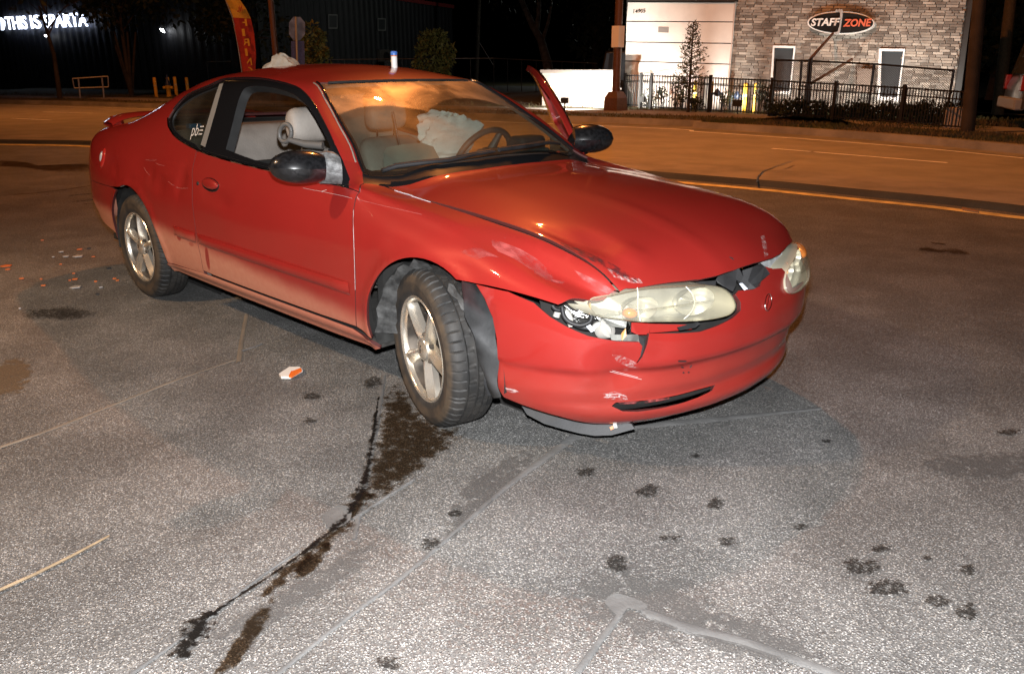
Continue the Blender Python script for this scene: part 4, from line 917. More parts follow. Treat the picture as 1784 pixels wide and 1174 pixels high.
def seat(yc, lean=0.0, x0=1.28):
    s = D.objects.new('front_seat', None); COL.objects.link(s); s.parent = car
    cushion('seat_cushion', [(x0-.05,.36),(x0-.06,.46),(x0+.1,.49),(x0+.42,.52),(x0+.52,.49),(x0+.50,.40),(x0+.3,.35)], yc-.25, yc+.25, M_SEAT, s)
    bx = lambda h: x0-.02-(.30+lean)*h
    cushion('backrest', [(bx(0)+.06,.44),(bx(.2)+.08,.58),(bx(.45)+.06,.76),(bx(.58)+.04,.93),(bx(.62)-.02,.975),(bx(.6)-.08,.93),(bx(.4)-.09,.72),(bx(.1)-.08,.48)], yc-.235, yc+.235, M_SEAT, s)
    xh = bx(.70)
    cushion('headrest', [(xh+.055,1.00),(xh+.07,1.07),(xh+.05,1.15),(xh,1.175),(xh-.05,1.14),(xh-.05,1.03),(xh-.02,.99)], yc-.135, yc+.135, M_SEAT, s)
    for d in (-.06, .06): MB().tube([(xh-.005,yc+d,.93),(xh,yc+d,1.04)], .006).build('headrest_post', M_CHR, s)
    return s
sr = seat(-.40, .05, 1.62); sl = seat(.36, .12, 1.26)
# belt loop on the right seat shoulder
bg_ = ypt(497, 232, -.62); lp = [bg_+np.array([.036*math.cos(a), .012*math.cos(a), .040*math.sin(a)+.010*math.cos(a)]) for a in np.linspace(0, 2*math.pi, 25)]
MB().tube([bg_+[.03,0,-.03], bg_+[.09,.05,-.05], bg_+[.16,.1,-.055]], [.012,.018,.02], 8).build('belt_arm', mat('grey_plastic', (.085,.08,.075), .5), sr, smooth=60)
MB().tube([np.array(p) for p in lp], .011, 8).build('belt_guide', mat('grey_plastic', (.085,.08,.075), .5), sr, smooth=60)
rs = D.objects.new('rear_seat', None); COL.objects.link(rs); rs.parent = car
cushion('seat_cushion', [(.38,.34),(.36,.47),(.55,.51),(.85,.52),(.93,.48),(.9,.36)], -.66, .66, M_SEAT, rs, 13)
cushion('backrest', [(.42,.45),(.35,.62),(.22,.86),(.12,1.005),(.05,1.015),(.02,.98),(.2,.6),(.3,.45)], -.67, .67, M_SEAT, rs, 13)
MB().box((-.30,-.58,.985),(.10,.58,.995)).build('parcel_shelf', mat('parcel_shelf', (.33,.24,.19), .9, noise=.2), car)
rbox('shelf_bottle', (.03,-.46,.996),(.09,-.38,1.03), mat('blue_plastic', (.05,.22,.42), .4), rs, .01)
MB().grid([[tuple(a+np.array([0,.02,0])) for a in P] for P in ([np.array((.90,-.66,.97)), np.array((.86,-.69,.80)), np.array((.90,-.70,.55)), np.array((.98,-.66,.40))], [np.array((.945,-.66,.97)), np.array((.91,-.69,.80)), np.array((.95,-.70,.55)), np.array((1.03,-.66,.40))])]).build('seat_belt', mat('belt_webbing', (.22,.21,.20), .8), car)
# quarter trim beside the rear seat
for sgn in (-1, 1): MB().grid([[(x, sgn*.70, z) for x in (.30,.6,.90)] for z in (.30,.6,.93)]).build('quarter_trim', M_TRIM, car)
# dash
G = []
for i in range(15):
    a = -1+2*i/14; y = .70*a; b = .03*(1-a*a)
    G.append([(2.32,y,.84),(2.22,y,.905),(2.08+b,y,.925),(1.97+b,y,.915),(1.90+b,y,.86),(1.90+b,y,.70),(1.95,y,.55),(2.3,y,.45)])
subsurf(MB().grid(G).build('dashboard', M_DASH, car), 1)
rbox('instrument_hood', (1.90,.20,.90),(2.12,.56,.955), M_DASH, car, .03)
rbox('centre_console', (1.25,-.09,.26),(1.98,.09,.55), M_DASH, car, .03)
# steering wheel
sw = D.objects.new('steering_wheel', None); COL.objects.link(sw); sw.parent = car; sw.location = (1.80,.36,.885); sw.rotation_euler = (0, rad(-62), 0)
MB().tube([(.175*math.cos(a), .185*math.sin(a), 0) for a in np.linspace(0, 2*math.pi, 41)], .016, 10, cap=False).build('wheel_rim', M_DASH, sw, smooth=60)
for a in (20, 160, 270): MB().tube([(0,0,-.02),(.17*math.cos(rad(a)), .18*math.sin(rad(a)), 0)], [.03,.014], 8).build('wheel_spoke', M_DASH, sw, smooth=60)
MB().lathe([(.075,-.02),(.07,.005),(.03,.02)], 20).build('horn_pad', M_DASH, sw, smooth=50)
# deployed airbag, hanging limp over the wheel
def crumple(name, c, r, m, parent, amp=.25, fold=7, seed=1, nu=40, nv=24, flat=1.0):
    rg = np.random.default_rng(seed); W = rg.normal(size=(26, 3))*fold; ph = rg.uniform(0, 6.28, 26); A = rg.uniform(.3, 1, 26)/np.linalg.norm(W, axis=1)*fold*.22
    V = []; Fc = []
    for i in range(nv+1):
        th = math.pi*i/nv
        for k in range(nu):
            a = 2*math.pi*k/nu; d = np.array([math.sin(th)*math.cos(a), math.sin(th)*math.sin(a), math.cos(th)])
            f_ = 1+amp*np.sum(A*np.abs(np.sin(W@d+ph))**1.0)/6-amp*.6; z = d[2]*f_*r[2]
            V.append((c[0]+d[0]*f_*r[0], c[1]+d[1]*f_*r[1], c[2]+(z if z > 0 else z*flat)))
    for i in range(nv):
        for k in range(nu): Fc.append((i*nu+k, (i+1)*nu+k, (i+1)*nu+(k+1) % nu, i*nu+(k+1) % nu))
    mb = MB(); mb.add(V, Fc); o = mb.build(name, m, parent, smooth=70)
    bm = bmesh.new(); bm.from_mesh(o.data); bmesh.ops.remove_doubles(bm, verts=bm.verts, dist=1e-5); bm.to_mesh(o.data); bm.free(); return subsurf(o, 1)
M_BAG = mat('airbag_cloth', (.48,.51,.50), .8, noise=.15, nscale=8, bump=.3, bscale=120)
ab = ypt(783, 243, .20); rga = np.random.default_rng(12); AN = rga.normal(size=(26, 3)); AN /= np.linalg.norm(AN, axis=1, keepdims=True); AH = rga.uniform(.55, 1.0, 26); V = []; Fc = []
for i in range(29):
    th = math.pi*i/28
    for j in range(56):
        a = 2*math.pi*j/56; d = np.array([math.sin(th)*math.cos(a), math.sin(th)*math.sin(a), math.cos(th)]); dt = AN@d; r_ = min(1.2, np.min(np.where(dt > .2, AH/np.maximum(dt, .2), 9)))*(1+.05*math.sin(9*a+5*th)+.04*math.sin(17*th-4*a)); V.append(ab+d*r_*[.10,.31,.165]+np.array([0, 0, .05*d[1]*r_]))
for i in range(28):
    for j in range(56): Fc.append((i*56+j, (i+1)*56+j, (i+1)*56+(j+1) % 56, i*56+(j+1) % 56))
mb = MB(); mb.add(V, Fc); mb.build('airbag', M_BAG, car, smooth=24)
pxpoly('dash_panel', [(668,296),(668,268),(674,257),(700,252),(735,249),(755,256),(765,275),(768,284),(735,291),(700,296)], (2.03,-.36,.95), (.75,-.55,.35), .03, mat('dash_panel', (.075,.08,.065), .6, noise=.25, nscale=10), car)  # dark olive panel above the passenger side of the dash
# jar and clutter on the dash (own things)
jp = ypt(814, 289, .02); jx = thing('glass_jar', 'small glass jar with silver lid on the dashboard', 'jar', tuple(jp))
MB().lathe([(.028,-.02),(.030,-.015),(.030,.015),(.027,.02)], 20).build('jar_body', mat('jar_label', (.55,.62,.60), .35), jx, smooth=50)
MB().lathe([(.031,.02),(.032,.023),(.032,.040),(.030,.042)], 20).build('lid', mat('dull_tin', (.30,.29,.27), .35, metal=.9), jx, smooth=50)
wb = thing('fabric_wallet', 'dark red and black bag standing on the dashboard by the driver', 'bag', tuple(ypt(918, 257, .45)))
o = MB().box((-.06,-.09,-.03),(.06,.09,.06)).build('pouch', mat('dark_fabric', (.015,.014,.016), .8, noise=.3), wb); bevel(o, .025, 3); autosmooth(o)
# interior mirror stalk hanging from the windshield
MB().tube([ypt(684,195,0), ypt(692,235,0), ypt(698,262,.02)], [.007,.006,.004], 8).build('mirror_stalk', M_DASH, car, smooth=60)
# ---- wipers
def wiper(pts, name='wiper'):
    P = [S(u, v)[0]+Sn(u, v)[0]*.020 for u, v in pts]
    w = MB().tube(P, [.010,.011,.010,.008,.006,.005][:len(P)], 8).build(name, M_BLK, car, smooth=60)
    B = [p + np.array([-.018, 0, .004]) for p in P]; MB().tube(B[1:], .0065, 6).build('wiper_blade', M_RUB, w, smooth=60)
wiper([Sinv(*p, (2.05,2.325,-.55,0)) for p in ((665,304),(690,296),(735,291),(790,291),(840,291),(880,289))])
wiper([(2.318,-.02),(2.312,.06),(2.295,.14),(2.27,.22),(2.245,.29),(2.22,.35)])
P = [S(u, v)[0]+Sn(u, v)[0]*.016 for u, v in ((2.325,-.10),(2.315,.06),(2.29,.20),(2.26,.30))]
# ---- right door mirror, taped on
def mirror_shell(name, tip, inner, r, m, parent, thick=.075):
    tip = np.array(tip); inner = np.array(inner); ax = tip-inner; L = np.linalg.norm(ax); ax /= L; up = np.array([0,0,1.]); fwd = np.cross(up, ax); fwd /= np.linalg.norm(fwd)
    if fwd[0] < 0: fwd = -fwd
    up = np.cross(ax, fwd); up = up if up[2] > 0 else -up
    rows = []
    for i in range(15):
        a = i/14; k = (1-(2*a-1)**2 if False else math.sin(math.pi*(.06+.94*(1-a))*.5)) if False else None
        s_ = (max(0, 1-((a-.42)/.58)**2) if a > .42 else 1-.38*((.42-a)/.42)**2)**.5 if a < 1 else 0.0
        c = inner+ax*L*a; row = []
        for j in range(20):
            b = 2*math.pi*j/20; f_ = math.cos(b); f_ = f_*thick if f_ > 0 else f_*.028
            row.append(tuple(c+fwd*f_*max(s_, .02)+up*math.sin(b)*r*max(s_, .02)))
        rows.append(row+[row[0]])
    mb = MB(); mb.grid(rows); mb.F.append(tuple(range(20))); o = mb.build(name, m, parent, smooth=60); return o
M_MIR = mat('mirror_shell', (.010,.010,.011), .22, coat=.5, noise=.5, nscale=60)
mroot = D.objects.new('door_mirror', None); COL.objects.link(mroot); mroot.parent = dr if False else car
tipR = ypt(467, 291, -1.035); inR = ypt(563, 292, -.83)
mirror_shell('mirror_housing', tipR, inR, .068, M_MIR, mroot)
# sail plate and taped arm
sail = [plpt(x, y, (2.15,-.765,.93), (.25,-.95,.18)) for x, y in ((571,262),(578,255),(590,280),(606,322),(600,327),(560,318),(548,306))]
MB().prism(sail, (0,.02,0)).build('mirror_sail', M_BLKG, mroot)
M_TAPE = mat('duct_tape', (.095,.095,.095), .5, metal=.1, noise=.5, nscale=35, bump=.6, bscale=40)
Ctr = [np.array(ypt(556, 293, -.84)), np.array(ypt(570, 292, -.815)), np.array(ypt(583, 294, -.79)), np.array(ypt(592, 297, -.775))]
rows = []
for c, rr_ in zip(Ctr, (.062, .066, .064, .058)):
    row = []
    for j in range(22):
        b = 2*math.pi*j/22; k = rr_*(1+.06*math.sin(j*2.7+c[0]*40)); row.append(tuple(c+np.array([.55*k*math.cos(b), -.15*k*math.cos(b), k*math.sin(b)])))
    rows.append(row+[row[0]])
mb = MB(); mb.grid(rows); mb.build('duct_tape', M_TAPE, mroot, smooth=50)
# ---- left door, swung open
HX, HY = 2.30, .80
ld = panel('door', S, Sn, mir(door), [], M_RED, car, step=.05)
Mo = Matrix.Translation((HX-.05, HY-.05, .0)) @ Matrix.Rotation(rad(-41.5), 4, 'Z') @ Matrix.Rotation(rad(2.5), 4, 'Y') @ Matrix.Translation((-HX, -HY, 0))
ring_o = mir(DLO_BOT_DOOR + [p for p in DLO_TOP if p[0] > .80])
def shrink(poly, k):
    A = np.array([S(u, v)[0] for u, v in poly]); c = np.array(poly).mean(0); return [tuple(c+(np.array(p)-c)*k) for p in poly]
hole = mir(WO)
fr = panel('window_frame', S, Sn, ring_o, [hole], M_RED, ld, step=.04, flange=.035, offset=.0)
fr.data.polygons.foreach_set('material_index', [0]*len(fr.data.polygons))
INN = lambda x, v: S(x, v)-Sn(x, v)*.035
panel('frame_inner', INN, lambda x, v: -Sn(x, v), ring_o, [hole], M_RED, ld, step=.05, flange=0)
panel('window_glass', S, Sn, hole, [], M_GL, ld, step=.08, flange=0, offset=-.012, gap=-.004)
edge_tube('frame_seal', hole, .005, M_CHR, ld, off=.001)
din = [(.93,.82),(2.15,.80),(2.22,1.0),(2.22,1.40),(.95,1.40)]
panel('door_trim', lambda x, v: S(x, v)*np.array([1,0,1])+np.array([0,.70,0]), lambda x, v: np.tile([0.,-1.,0.], (len(np.atleast_1d(x)),1)), din, [], M_TRIM, ld, step=.1, flange=0)
ldf = [(2.25,.80),(2.25,.72)]; MB().box((2.20,.70,.33),(2.235,.82,.86)).build('door_edge', M_RED, ld)
ld.matrix_world = Mo
tipL = dpt(1068, 243, 0); 
lm_c = Mo @ Vector((2.13,.78,.93)); rr0 = np.array(lm_c); dd = np.linalg.norm((rr0-CAM)[:2])
inL = dpt(998, 242, dd-.05); tipL = dpt(1069, 242, dd+.0)
ml = D.objects.new('door_mirror', None); COL.objects.link(ml); ml.parent = car
mirror_shell('mirror_housing', tipL, inL, .075, M_MIR, ml, .085)
MB().tube([inL, np.array(lm_c)], [.05,.045], 10).build('mirror_arm', M_MIR, ml, smooth=60)
# ---- headlamps
def lens_mat(name, haze_col, amt, rough=.16):
    q = NT(name); tr = q.n('BsdfTransparent'); tr.inputs[0].default_value = (.95,.93,.85,1)
    b = q.b; n = q.noise(7, 5); q.L(q.mix(q.ramp(n, .35, .7), haze_col, tuple(c*.75 for c in haze_col)), b.inputs['Base Color']); b.inputs['Roughness'].default_value = rough; b.inputs['Coat Weight'].default_value = .6
    m = q.n('MixShader'); q.put(q.ramp(n, .2, .8, amt*.8, min(1, amt*1.2)), m.inputs[0]); q.L(tr.outputs[0], m.inputs[1]); q.L(b.outputs[0], m.inputs[2]); q.L(m.outputs[0], q.out.inputs['Surface']); return q.m
M_LENS = lens_mat('headlamp_lens', (.50,.49,.41), .24); M_REFL = mat('headlamp_reflector', (.86,.84,.76), .30, metal=.75, noise=.1); M_LEDGE = mat('lens_edge', (.40,.37,.28), .3, coat=.5)
hl = tF([(1047,553),(1030,540),(1024,524),(1061,515.5),(1107,505.5),(1141,501.5),(1190,499),(1235,498),(1256,502),(1272,514),(1280,531),(1277,542),(1266,550),(1240,556),(1212,559),(1160,561),(1123,561),(1094,559)])
def headlamp(poly, side, parent_name='headlight'):
    hp = D.objects.new(parent_name, None); COL.objects.link(hp); hp.parent = car
    A = np.array(poly); c = A.mean(0)
    rows = []; n = len(smooth_path(list(poly)+[poly[0]], 3))
    ring = smooth_path(list(poly)+[poly[0]], 3)[:-1]; V = []; Fc = []
    R = 8; m = len(ring); cen = np.array([c])
    for i in range(R+1):
        r = math.sin(i/R*math.pi/2); h = .017*(1-r**3)**(1/2.2)+.004
        for p in ring:
            # keep the long lens shape: shrink towards its spine
            sp_ = np.array([c[0]+(p[0]-c[0])*.62, c[1]+(p[1]-c[1])*.0]); q = sp_+(np.array(p)-sp_)*r; V.append((q[0], q[1], h if i < R else -.004))
    V = np.array(V); P = F(V[:, 0], V[:, 1])+Fn(V[:, 0], V[:, 1])*V[:, 2:3]
    for i in range(R):
        for k in range(m): Fc.append((i*m+k, i*m+(k+1) % m, (i+1)*m+(k+1) % m, (i+1)*m+k))
    b = len(P); inner = [P[k] for k in range(m)]
    mb = MB(); mb.add(P, Fc); mb.F.append(tuple(range(m)))
    ln = mb.build('lens', M_LENS, hp, smooth=60)
    E_ = np.array([F(u, v)[0] for u, v in ring]); MB().grid([[tuple(p) for p in np.vstack([E_+np.array([d, 0, 0]), (E_+np.array([d, 0, 0]))[:1]])] for d in (.002, -.02, -.10)]).build('housing', M_LEDGE, hp, smooth=60)
    # reflector bowls
    smin, smax = A[:, 0].min(), A[:, 0].max()
    for f_, rr_ in ((.20, .070), (.60, .062)) if side < 0 else ((.8, .070), (.4, .062)):
        u = smax+(smin-smax)*f_ if side < 0 else smin+(smax-smin)*(1-f_); z = np.interp(u, sorted([a[0] for a in poly]), [np.median(A[:, 1])]*len(poly))
        p0 = F(u, float(z))[0]-np.array([.035, 0, 0]); prof = [(rr_*math.sin(t), .075*(1-math.cos(t))) for t in np.linspace(.05, 1.5, 9)]
        Mx = Matrix.Translation(tuple(p0-np.array([.075, 0, 0]))) @ Matrix.Rotation(rad(-14 if side < 0 else 14), 4, 'Z') @ Matrix.Rotation(rad(90), 4, 'Y') @ Matrix.Diagonal((.68, 1.25, 1, 1))
        MB().lathe(prof, 28, Mx, caps=False).build('reflector', M_REFL, hp, smooth=60)
        MB().lathe([(.010,0),(.010,.05),(.004,.06)], 10, Mx).build('bulb', M_REFL, hp, smooth=50)
    # chrome back plate
    bp_ = np.array([F(u, v)[0]+np.array([-.085, 0, 0]) for u, v in ring]); mk('back_plate', bp_, [tuple(range(m))], M_REFL, hp)
    edge = MB(); return hp, ring
hpR, ringR = headlamp(hl, -1)
# lens dividing ribs
for pts in ([(1107,505),(1108,520),(1108,540),(1112,559)], [(1190,503),(1200,515),(1204,530),(1198,545),(1186,556)]):
    sgm = smooth_path([Finv(*p) for p in pts], 4); MB().tube([F(u, v)[0]+Fn(u, v)[0]*.018 for u, v in sgm], .0016, 5).build('lens_rib', mat('lens_rib', (.75,.72,.60), .2), hpR)
dome('turn_signal', lambda s, z: F(s, z)-Fn(s, z)*.03, Fn, Finv(1102, 545), .022, .018, .026, M_AMB, hpR)
# left headlamp, pushed forward out of its seat
hlL = [(-u+.0, v) for u, v in hl]
hlLw = [(.11,.570),(.125,.60),(.18,.628),(.30,.645),(.40,.654),(.50,.648),(.60,.632),(.66,.618),(.66,.59),(.58,.570),(.50,.557),(.40,.546),(.30,.538),(.20,.538),(.13,.548)]
hpL, ringL = headlamp(hlLw, 1); hpL.location = (.012, .0, -.012)
pxpoly('lamp_bracket', [(1327,455),(1338,444),(1350,434),(1365,421),(1363,440),(1361,466),(1347,468),(1336,462)], (3.58,.20,.62), (.85,.15,.35), .02, mat('grey_bracket', (.42,.44,.45), .45, noise=.3), car)
dome('side_turn_lens', F, Fn, (.54,.612), .085, .026, .026, M_AMB, hpL)
# ---- broken right corner: hoses, connectors, chrome shards, brackets
M_SHARD = mat('chrome_shard', (.60,.60,.58), .12, metal=1.0, noise=.5, nscale=40, bump=.8, bscale=35); M_WHT = mat('white_plastic', (.34,.33,.30), .45); M_ZINC = mat('zinc_bracket', (.16,.16,.145), .45, metal=.6, noise=.5)
def pt(px, py, back=0.0):
    u, v = Finv(px, py); return F(u, v)[0]-Fn(u, v)[0]*back
def hose(name, pts, r, m, back=.05): MB().tube(smooth_path([pt(x, y, back) for x, y in pts], 5), r, 10).build(name, m, car, smooth=60)
hose('hose', [(962,556),(966,547),(976,544),(986,553),(990,566),(992,574)], .012, M_WHT, .05)
hose('hose', [(958,533),(963,540),(972,542),(981,538)], .008, M_BLK, .035)
hose('wiring_loom', [(977,535),(980,552),(990,563),(1010,569),(1028,562),(1032,550)], .008, M_BLK, .025)
hose('wiring_loom', [(984,560),(1005,573),(1030,577),(1050,570)], .010, M_BLK, .05)
hose('lamp_socket', [(1035,576),(1042,569),(1054,569),(1063,577),(1064,588)], .010, M_WHT, .035)
hose('hose', [(1050,585),(1050,575),(1056,572)], .007, M_BLK, .03)
MB().lathe([(.030,0),(.034,.01),(.034,.035),(.02,.04)], 20, Matrix.Translation(tuple(pt(1050,584,.06))) @ Matrix.Rotation(rad(60),4,'Y')).build('lamp_socket', M_WHT, car, smooth=50)
CP = (3.42,-.70,.58); CN = (.62,-.70,.35)
for i, (pts, m, a) in enumerate((
    ([(981,530),(998,541),(1022,549),(1046,554),(1049,557),(1028,556),(1002,551),(985,542)], M_SHARD, .05), ([(1047,553),(1060,546),(1088,549),(1099,559),(1096,573),(1080,571),(1050,567),(1043,563)], M_ZINC, .035),
    ([(983,543),(994,549),(1008,554),(1012,562),(1000,566),(988,558)], M_SHARD, .06), ([(1000,526),(1022,523),(1024,545),(1006,544)], M_SHARD, .05), ([(1026,524),(1029,523),(1030,546),(1026,547)], mat('amber_shard', (.5,.24,.08), .25), .03),
    ([(1062,583),(1112,583),(1114,596),(1066,594)], M_ZINC, .02), ([(1092,558),(1099,572),(1094,581),(1090,572)], M_SHARD, .01), ([(1082,581),(1090,572),(1091,585),(1084,594)], mat('amber_shard', (.5,.24,.08), .25), .0),
    ([(1100,561),(1134,564),(1130,583),(1110,583),(1100,578)], M_RED, .06), ([(1134,564),(1210,566),(1205,574),(1160,578),(1132,580)], M_RED, .06), ([(1181,570),(1214,561),(1219,564),(1212,571),(1184,576)], M_BLK, .02), ([(1112,585),(1122,590),(1123,606),(1120,622),(1115,622)], M_BLK, .02),
    ([(1020,567),(1028,565),(1036,576),(1030,579)], mat('connector_white', (.66,.70,.75), .4), .03), ([(1014,550),(1024,549),(1040,547),(1046,551),(1030,555)], M_SHARD, .03))):
    c_ = np.mean(np.array(pts), 0); a_ = pt(c_[0], c_[1], a); u_, v_ = Finv(*c_); nn = Fn(u_, v_)[0]
    pxpoly('lamp_shard' if m is M_SHARD else 'broken_bracket', pts, a_, nn*[1,1,1]+np.array([0,0,.15]), .004, m, car, .003)
# dark cavity behind the broken corner
panel('lamp_cavity', lambda s, z: F(s, z)-Fn(s, z)*.11, Fn, [(-.80,.44),(-.80,.66),(-.5,.68),(-.15,.66),(.1,.66),(.1,.5),(-.15,.44),(-.5,.40)], [], M_UND, car, step=.06, scale=(.95,1), flange=0)
panel('lamp_cavity', lambda s, z: F(s, z)-Fn(s, z)*.11, Fn, [(.1,.5),(.1,.66),(.5,.67),(.8,.66),(.8,.44)], [], M_UND, car, step=.08, scale=(.95,1), flange=0)
# torn black grille cover standing up at the nose
NP = (3.635, -.02, .64); NN = (.75,-.45,.45)
for pts, d in (([(1248,487),(1260,470),(1268,450),(1272,447),(1277,449),(1283,461),(1288,470),(1294,482),(1290,492),(1283,487),(1282,498),(1277,508),(1262,499),(1252,492)], .0),
            ([(1294,471),(1310,466),(1326,458),(1332,464),(1341,477),(1325,490),(1325,498),(1314,505),(1300,500),(1294,484)], .015), ([(1283,487),(1294,482),(1306,494),(1316,503),(1302,505),(1292,497)], .005), ([(1247,489),(1180,493),(1180,500),(1246,498)], .01)):
    pxpoly('grille_cover', pts, np.array(NP)-np.array([d, 0, 0]), NN, .006, M_BLK, car, .006)
pxpoly('warning_label', [(1288,494),(1293,493),(1303,503),(1297,506)], (3.66,-.08,.63), NN, .002, mat('label_print', (.5,.55,.62), .5), car)
# bumper emblem: slanted oval ring with a bar
eu, ev = Finv(1337, 527); ring = [(F(eu+.018*math.cos(a)+.009*math.sin(a), ev+.027*math.sin(a))[0]+Fn(eu, ev)[0]*.004) for a in np.linspace(0, 2*math.pi, 33)]
em = MB().tube(ring, .0018, 6, cap=False).build('emblem', M_CHR, bumper, smooth=60)
MB().tube([F(eu-.014, ev-.020)[0]+Fn(eu, ev)[0]*.004, F(eu+.012, ev+.022)[0]+Fn(eu, ev)[0]*.004], .0014, 6).build('emblem_bar', M_CHR, em)
# black air dam torn loose under the bumper
ad = [(906,702),(918,722),(948,738),(979,747),(1010,755),(1035,759),(1066,758),(1106,747),(1100,738),(1047,733),(1000,725),(950,712)]
P = [plpt(x, y, (3.25,-.62,.12), (.45,-.75,.48)) for x, y in ad]; 
airdam = MB().prism(P, (-.02,.02,.004)).build('air_dam', M_BLK, car)
pxpoly('clip', [(1068,739),(1074,738),(1076,745),(1070,746)], (3.30,-.62,.12), (.45,-.75,.48), .006, M_WHT, car)
pxpoly('clip', [(1062,744),(1068,741),(1069,747),(1064,749)], (3.30,-.62,.12), (.45,-.75,.48), .006, mat('orange_clip', (.5,.16,.04), .5), car)
# ---- scuffs and scratches as thin worn patches on the paint
def scuff_mat(name, col, thr=.5, scale=(30, 30, 30)):
    q = NT(name); q.b.inputs['Base Color'].default_value = (*col, 1); q.b.inputs['Roughness'].default_value = .55
    mp = q.n('Mapping'); mp.inputs['Scale'].default_value = scale; q.L(q.tc.outputs['Object'], mp.inputs[0])
    n = q.noise(1.0, 6, mp.outputs[0], .65); tr = q.n('BsdfTransparent'); m = q.n('MixShader')
    q.put(q.ramp(n, thr-.14, thr+.22), m.inputs[0]); q.L(tr.outputs[0], m.inputs[1]); q.L(q.b.outputs[0], m.inputs[2]); q.L(m.outputs[0], q.out.inputs['Surface']); return q.m
M_SC1 = scuff_mat('paint_scuff', (.33,.060,.058), .50, (8, 22, 22)); M_SC2 = scuff_mat('bare_scrape', (.50,.36,.35), .56, (25, 70, 60)); M_SC3 = scuff_mat('dark_scrape', (.06,.012,.014), .50, (14, 60, 60)); M_SCW = mat('white_scratch', (.46,.38,.37), .5)
def decal(pts, m, parent, f=S, fn=Sn, inv=Sinv, near=None, off=.0012, name='scuff'):
    pp_ = [inv(x, y) if near is None else inv(x, y, near) for x, y in pts]
    md_ = np.median(np.array(pp_), 0)
    if near is None: pp_ = [inv(x, y, (md_[0]-.35, md_[0]+.35, md_[1]-.07, md_[1]+.07)) for x, y in pts]
    return panel(name, f, fn, pp_, [], m, parent, step=.025, flange=0, gap=0, offset=off)
decal([(857,418),(875,422),(905,433),(935,450),(957,470),(965,482),(945,478),(920,465),(895,450),(868,438),(858,428)], M_SC1, fender_r)
decal([(800,440),(840,433),(880,436),(870,448),(830,452),(806,452)], M_SC1, fender_r)
decal([(930,468),(960,482),(985,488),(980,492),(950,486),(930,476)], M_SC1, fender_r)
decal([(1000,470),(1030,484),(1060,500),(1074,510),(1060,513),(1040,503),(1015,487)], M_SC1, fender_r)
decal([(975,421),(1000,428),(1030,440),(1060,455),(1095,476),(1115,490),(1108,493),(1080,480),(1050,464),(1015,447),(985,430)], M_SC3, hood)
decal([(1055,465),(1085,481),(1115,486),(1120,494),(1100,493),(1070,483)], M_SC2, hood)
decal([(1325,412),(1331,410),(1336,430),(1338,445),(1328,450)], M_SC2, hood)
FIN = dict(f=F, fn=Fn, inv=Finv)
decal([(1066,620),(1085,622),(1108,634),(1116,644),(1095,643),(1075,634)], M_SC2, bumper, **FIN)
decal([(1050,686),(1070,682),(1090,688),(1094,696),(1075,697),(1055,693)], M_SC2, bumper, **FIN)
decal([(1076,699),(1120,697),(1165,692),(1166,695),(1125,702),(1080,704)], M_SC1, bumper, **FIN)
decal([(878,674),(895,677),(905,682),(893,684),(880,680)], M_SC2, bumper, **FIN)
for a, b in (((1182,629),(1195,629)), ((1187,639),(1191,641)), ((1203,641),(1206,636)), ((1190,649),(1192,650)), ((1199,649),(1201,649))):
    MB().tube([pt(*a, -.001), pt(*b, -.001)], .0028, 6).build('chip', M_BLK, bumper)
def scratch(pts, r, m, parent, inv=Sinv, f=S, fn=Sn): MB().tube([f(*inv(x, y))[0]+fn(*inv(x, y))[0]*.0006 for x, y in pts], r, 5).build('scratch', m, parent)
for a_ in (((1062,650),(1085,656),(1118,662)), ((1066,649),(1090,655),(1112,659)), ((1056,688),(1076,686),(1092,691)), ((1052,692),(1080,691)), ((1100,485),(1112,493)), ((880,676),(898,680))): MB().tube([pt(x, y, -.0012) if y > 500 else S(*Sinv(x, y))[0]+Sn(*Sinv(x, y))[0]*.001 for x, y in a_], .0008, 5).build('scratch', M_SCW, bumper)
scratch([(528,328),(560,334),(595,341),(614,346)], .0007, M_SCW, dr); scratch([(624,348),(660,357),(700,366),(735,374)], .0006, mat('pink_scratch', (.36,.12,.11), .5), fender_r)
scratch([(560,334),(569,331)], .0010, M_SCW, dr); scratch([(616,366),(616,400),(617,435),(618,470),(619,505)], .0008, M_SCW, dr)
for a, b in (((252,278),(272,279)), ((270,284),(286,289)), ((248,292),(258,305)), ((292,316),(308,326)), ((306,327),(326,328))):
    scratch([a, ((a[0]+b[0])/2, (a[1]+b[1])/2+1), b], .0010, mat('pink_scratch', (.36,.12,.11), .5), body)
for a, b in (((690,332),(720,341)), ((720,342),(752,352))): 
    P = [S(u-.0, v-.006)[0]+Sn(u, v)[0]*.001 for u, v in (Sinv(*a), Sinv(*b))]; MB().tube(P, .0018, 5).build('bare_edge', mat('bare_edge', (.45,.45,.5), .5), fender_r)
# ================================================================== BUILDINGS AND STREET FURNITURE
UPV = np.array([0, 0, 1.0])
def lift(base, px, py):                               # height at which the vertical through base meets the pixel's row
    n = (base-CAM)*[1, 1, 0]; n /= np.linalg.norm(n); return plpt(px, py, base, n)
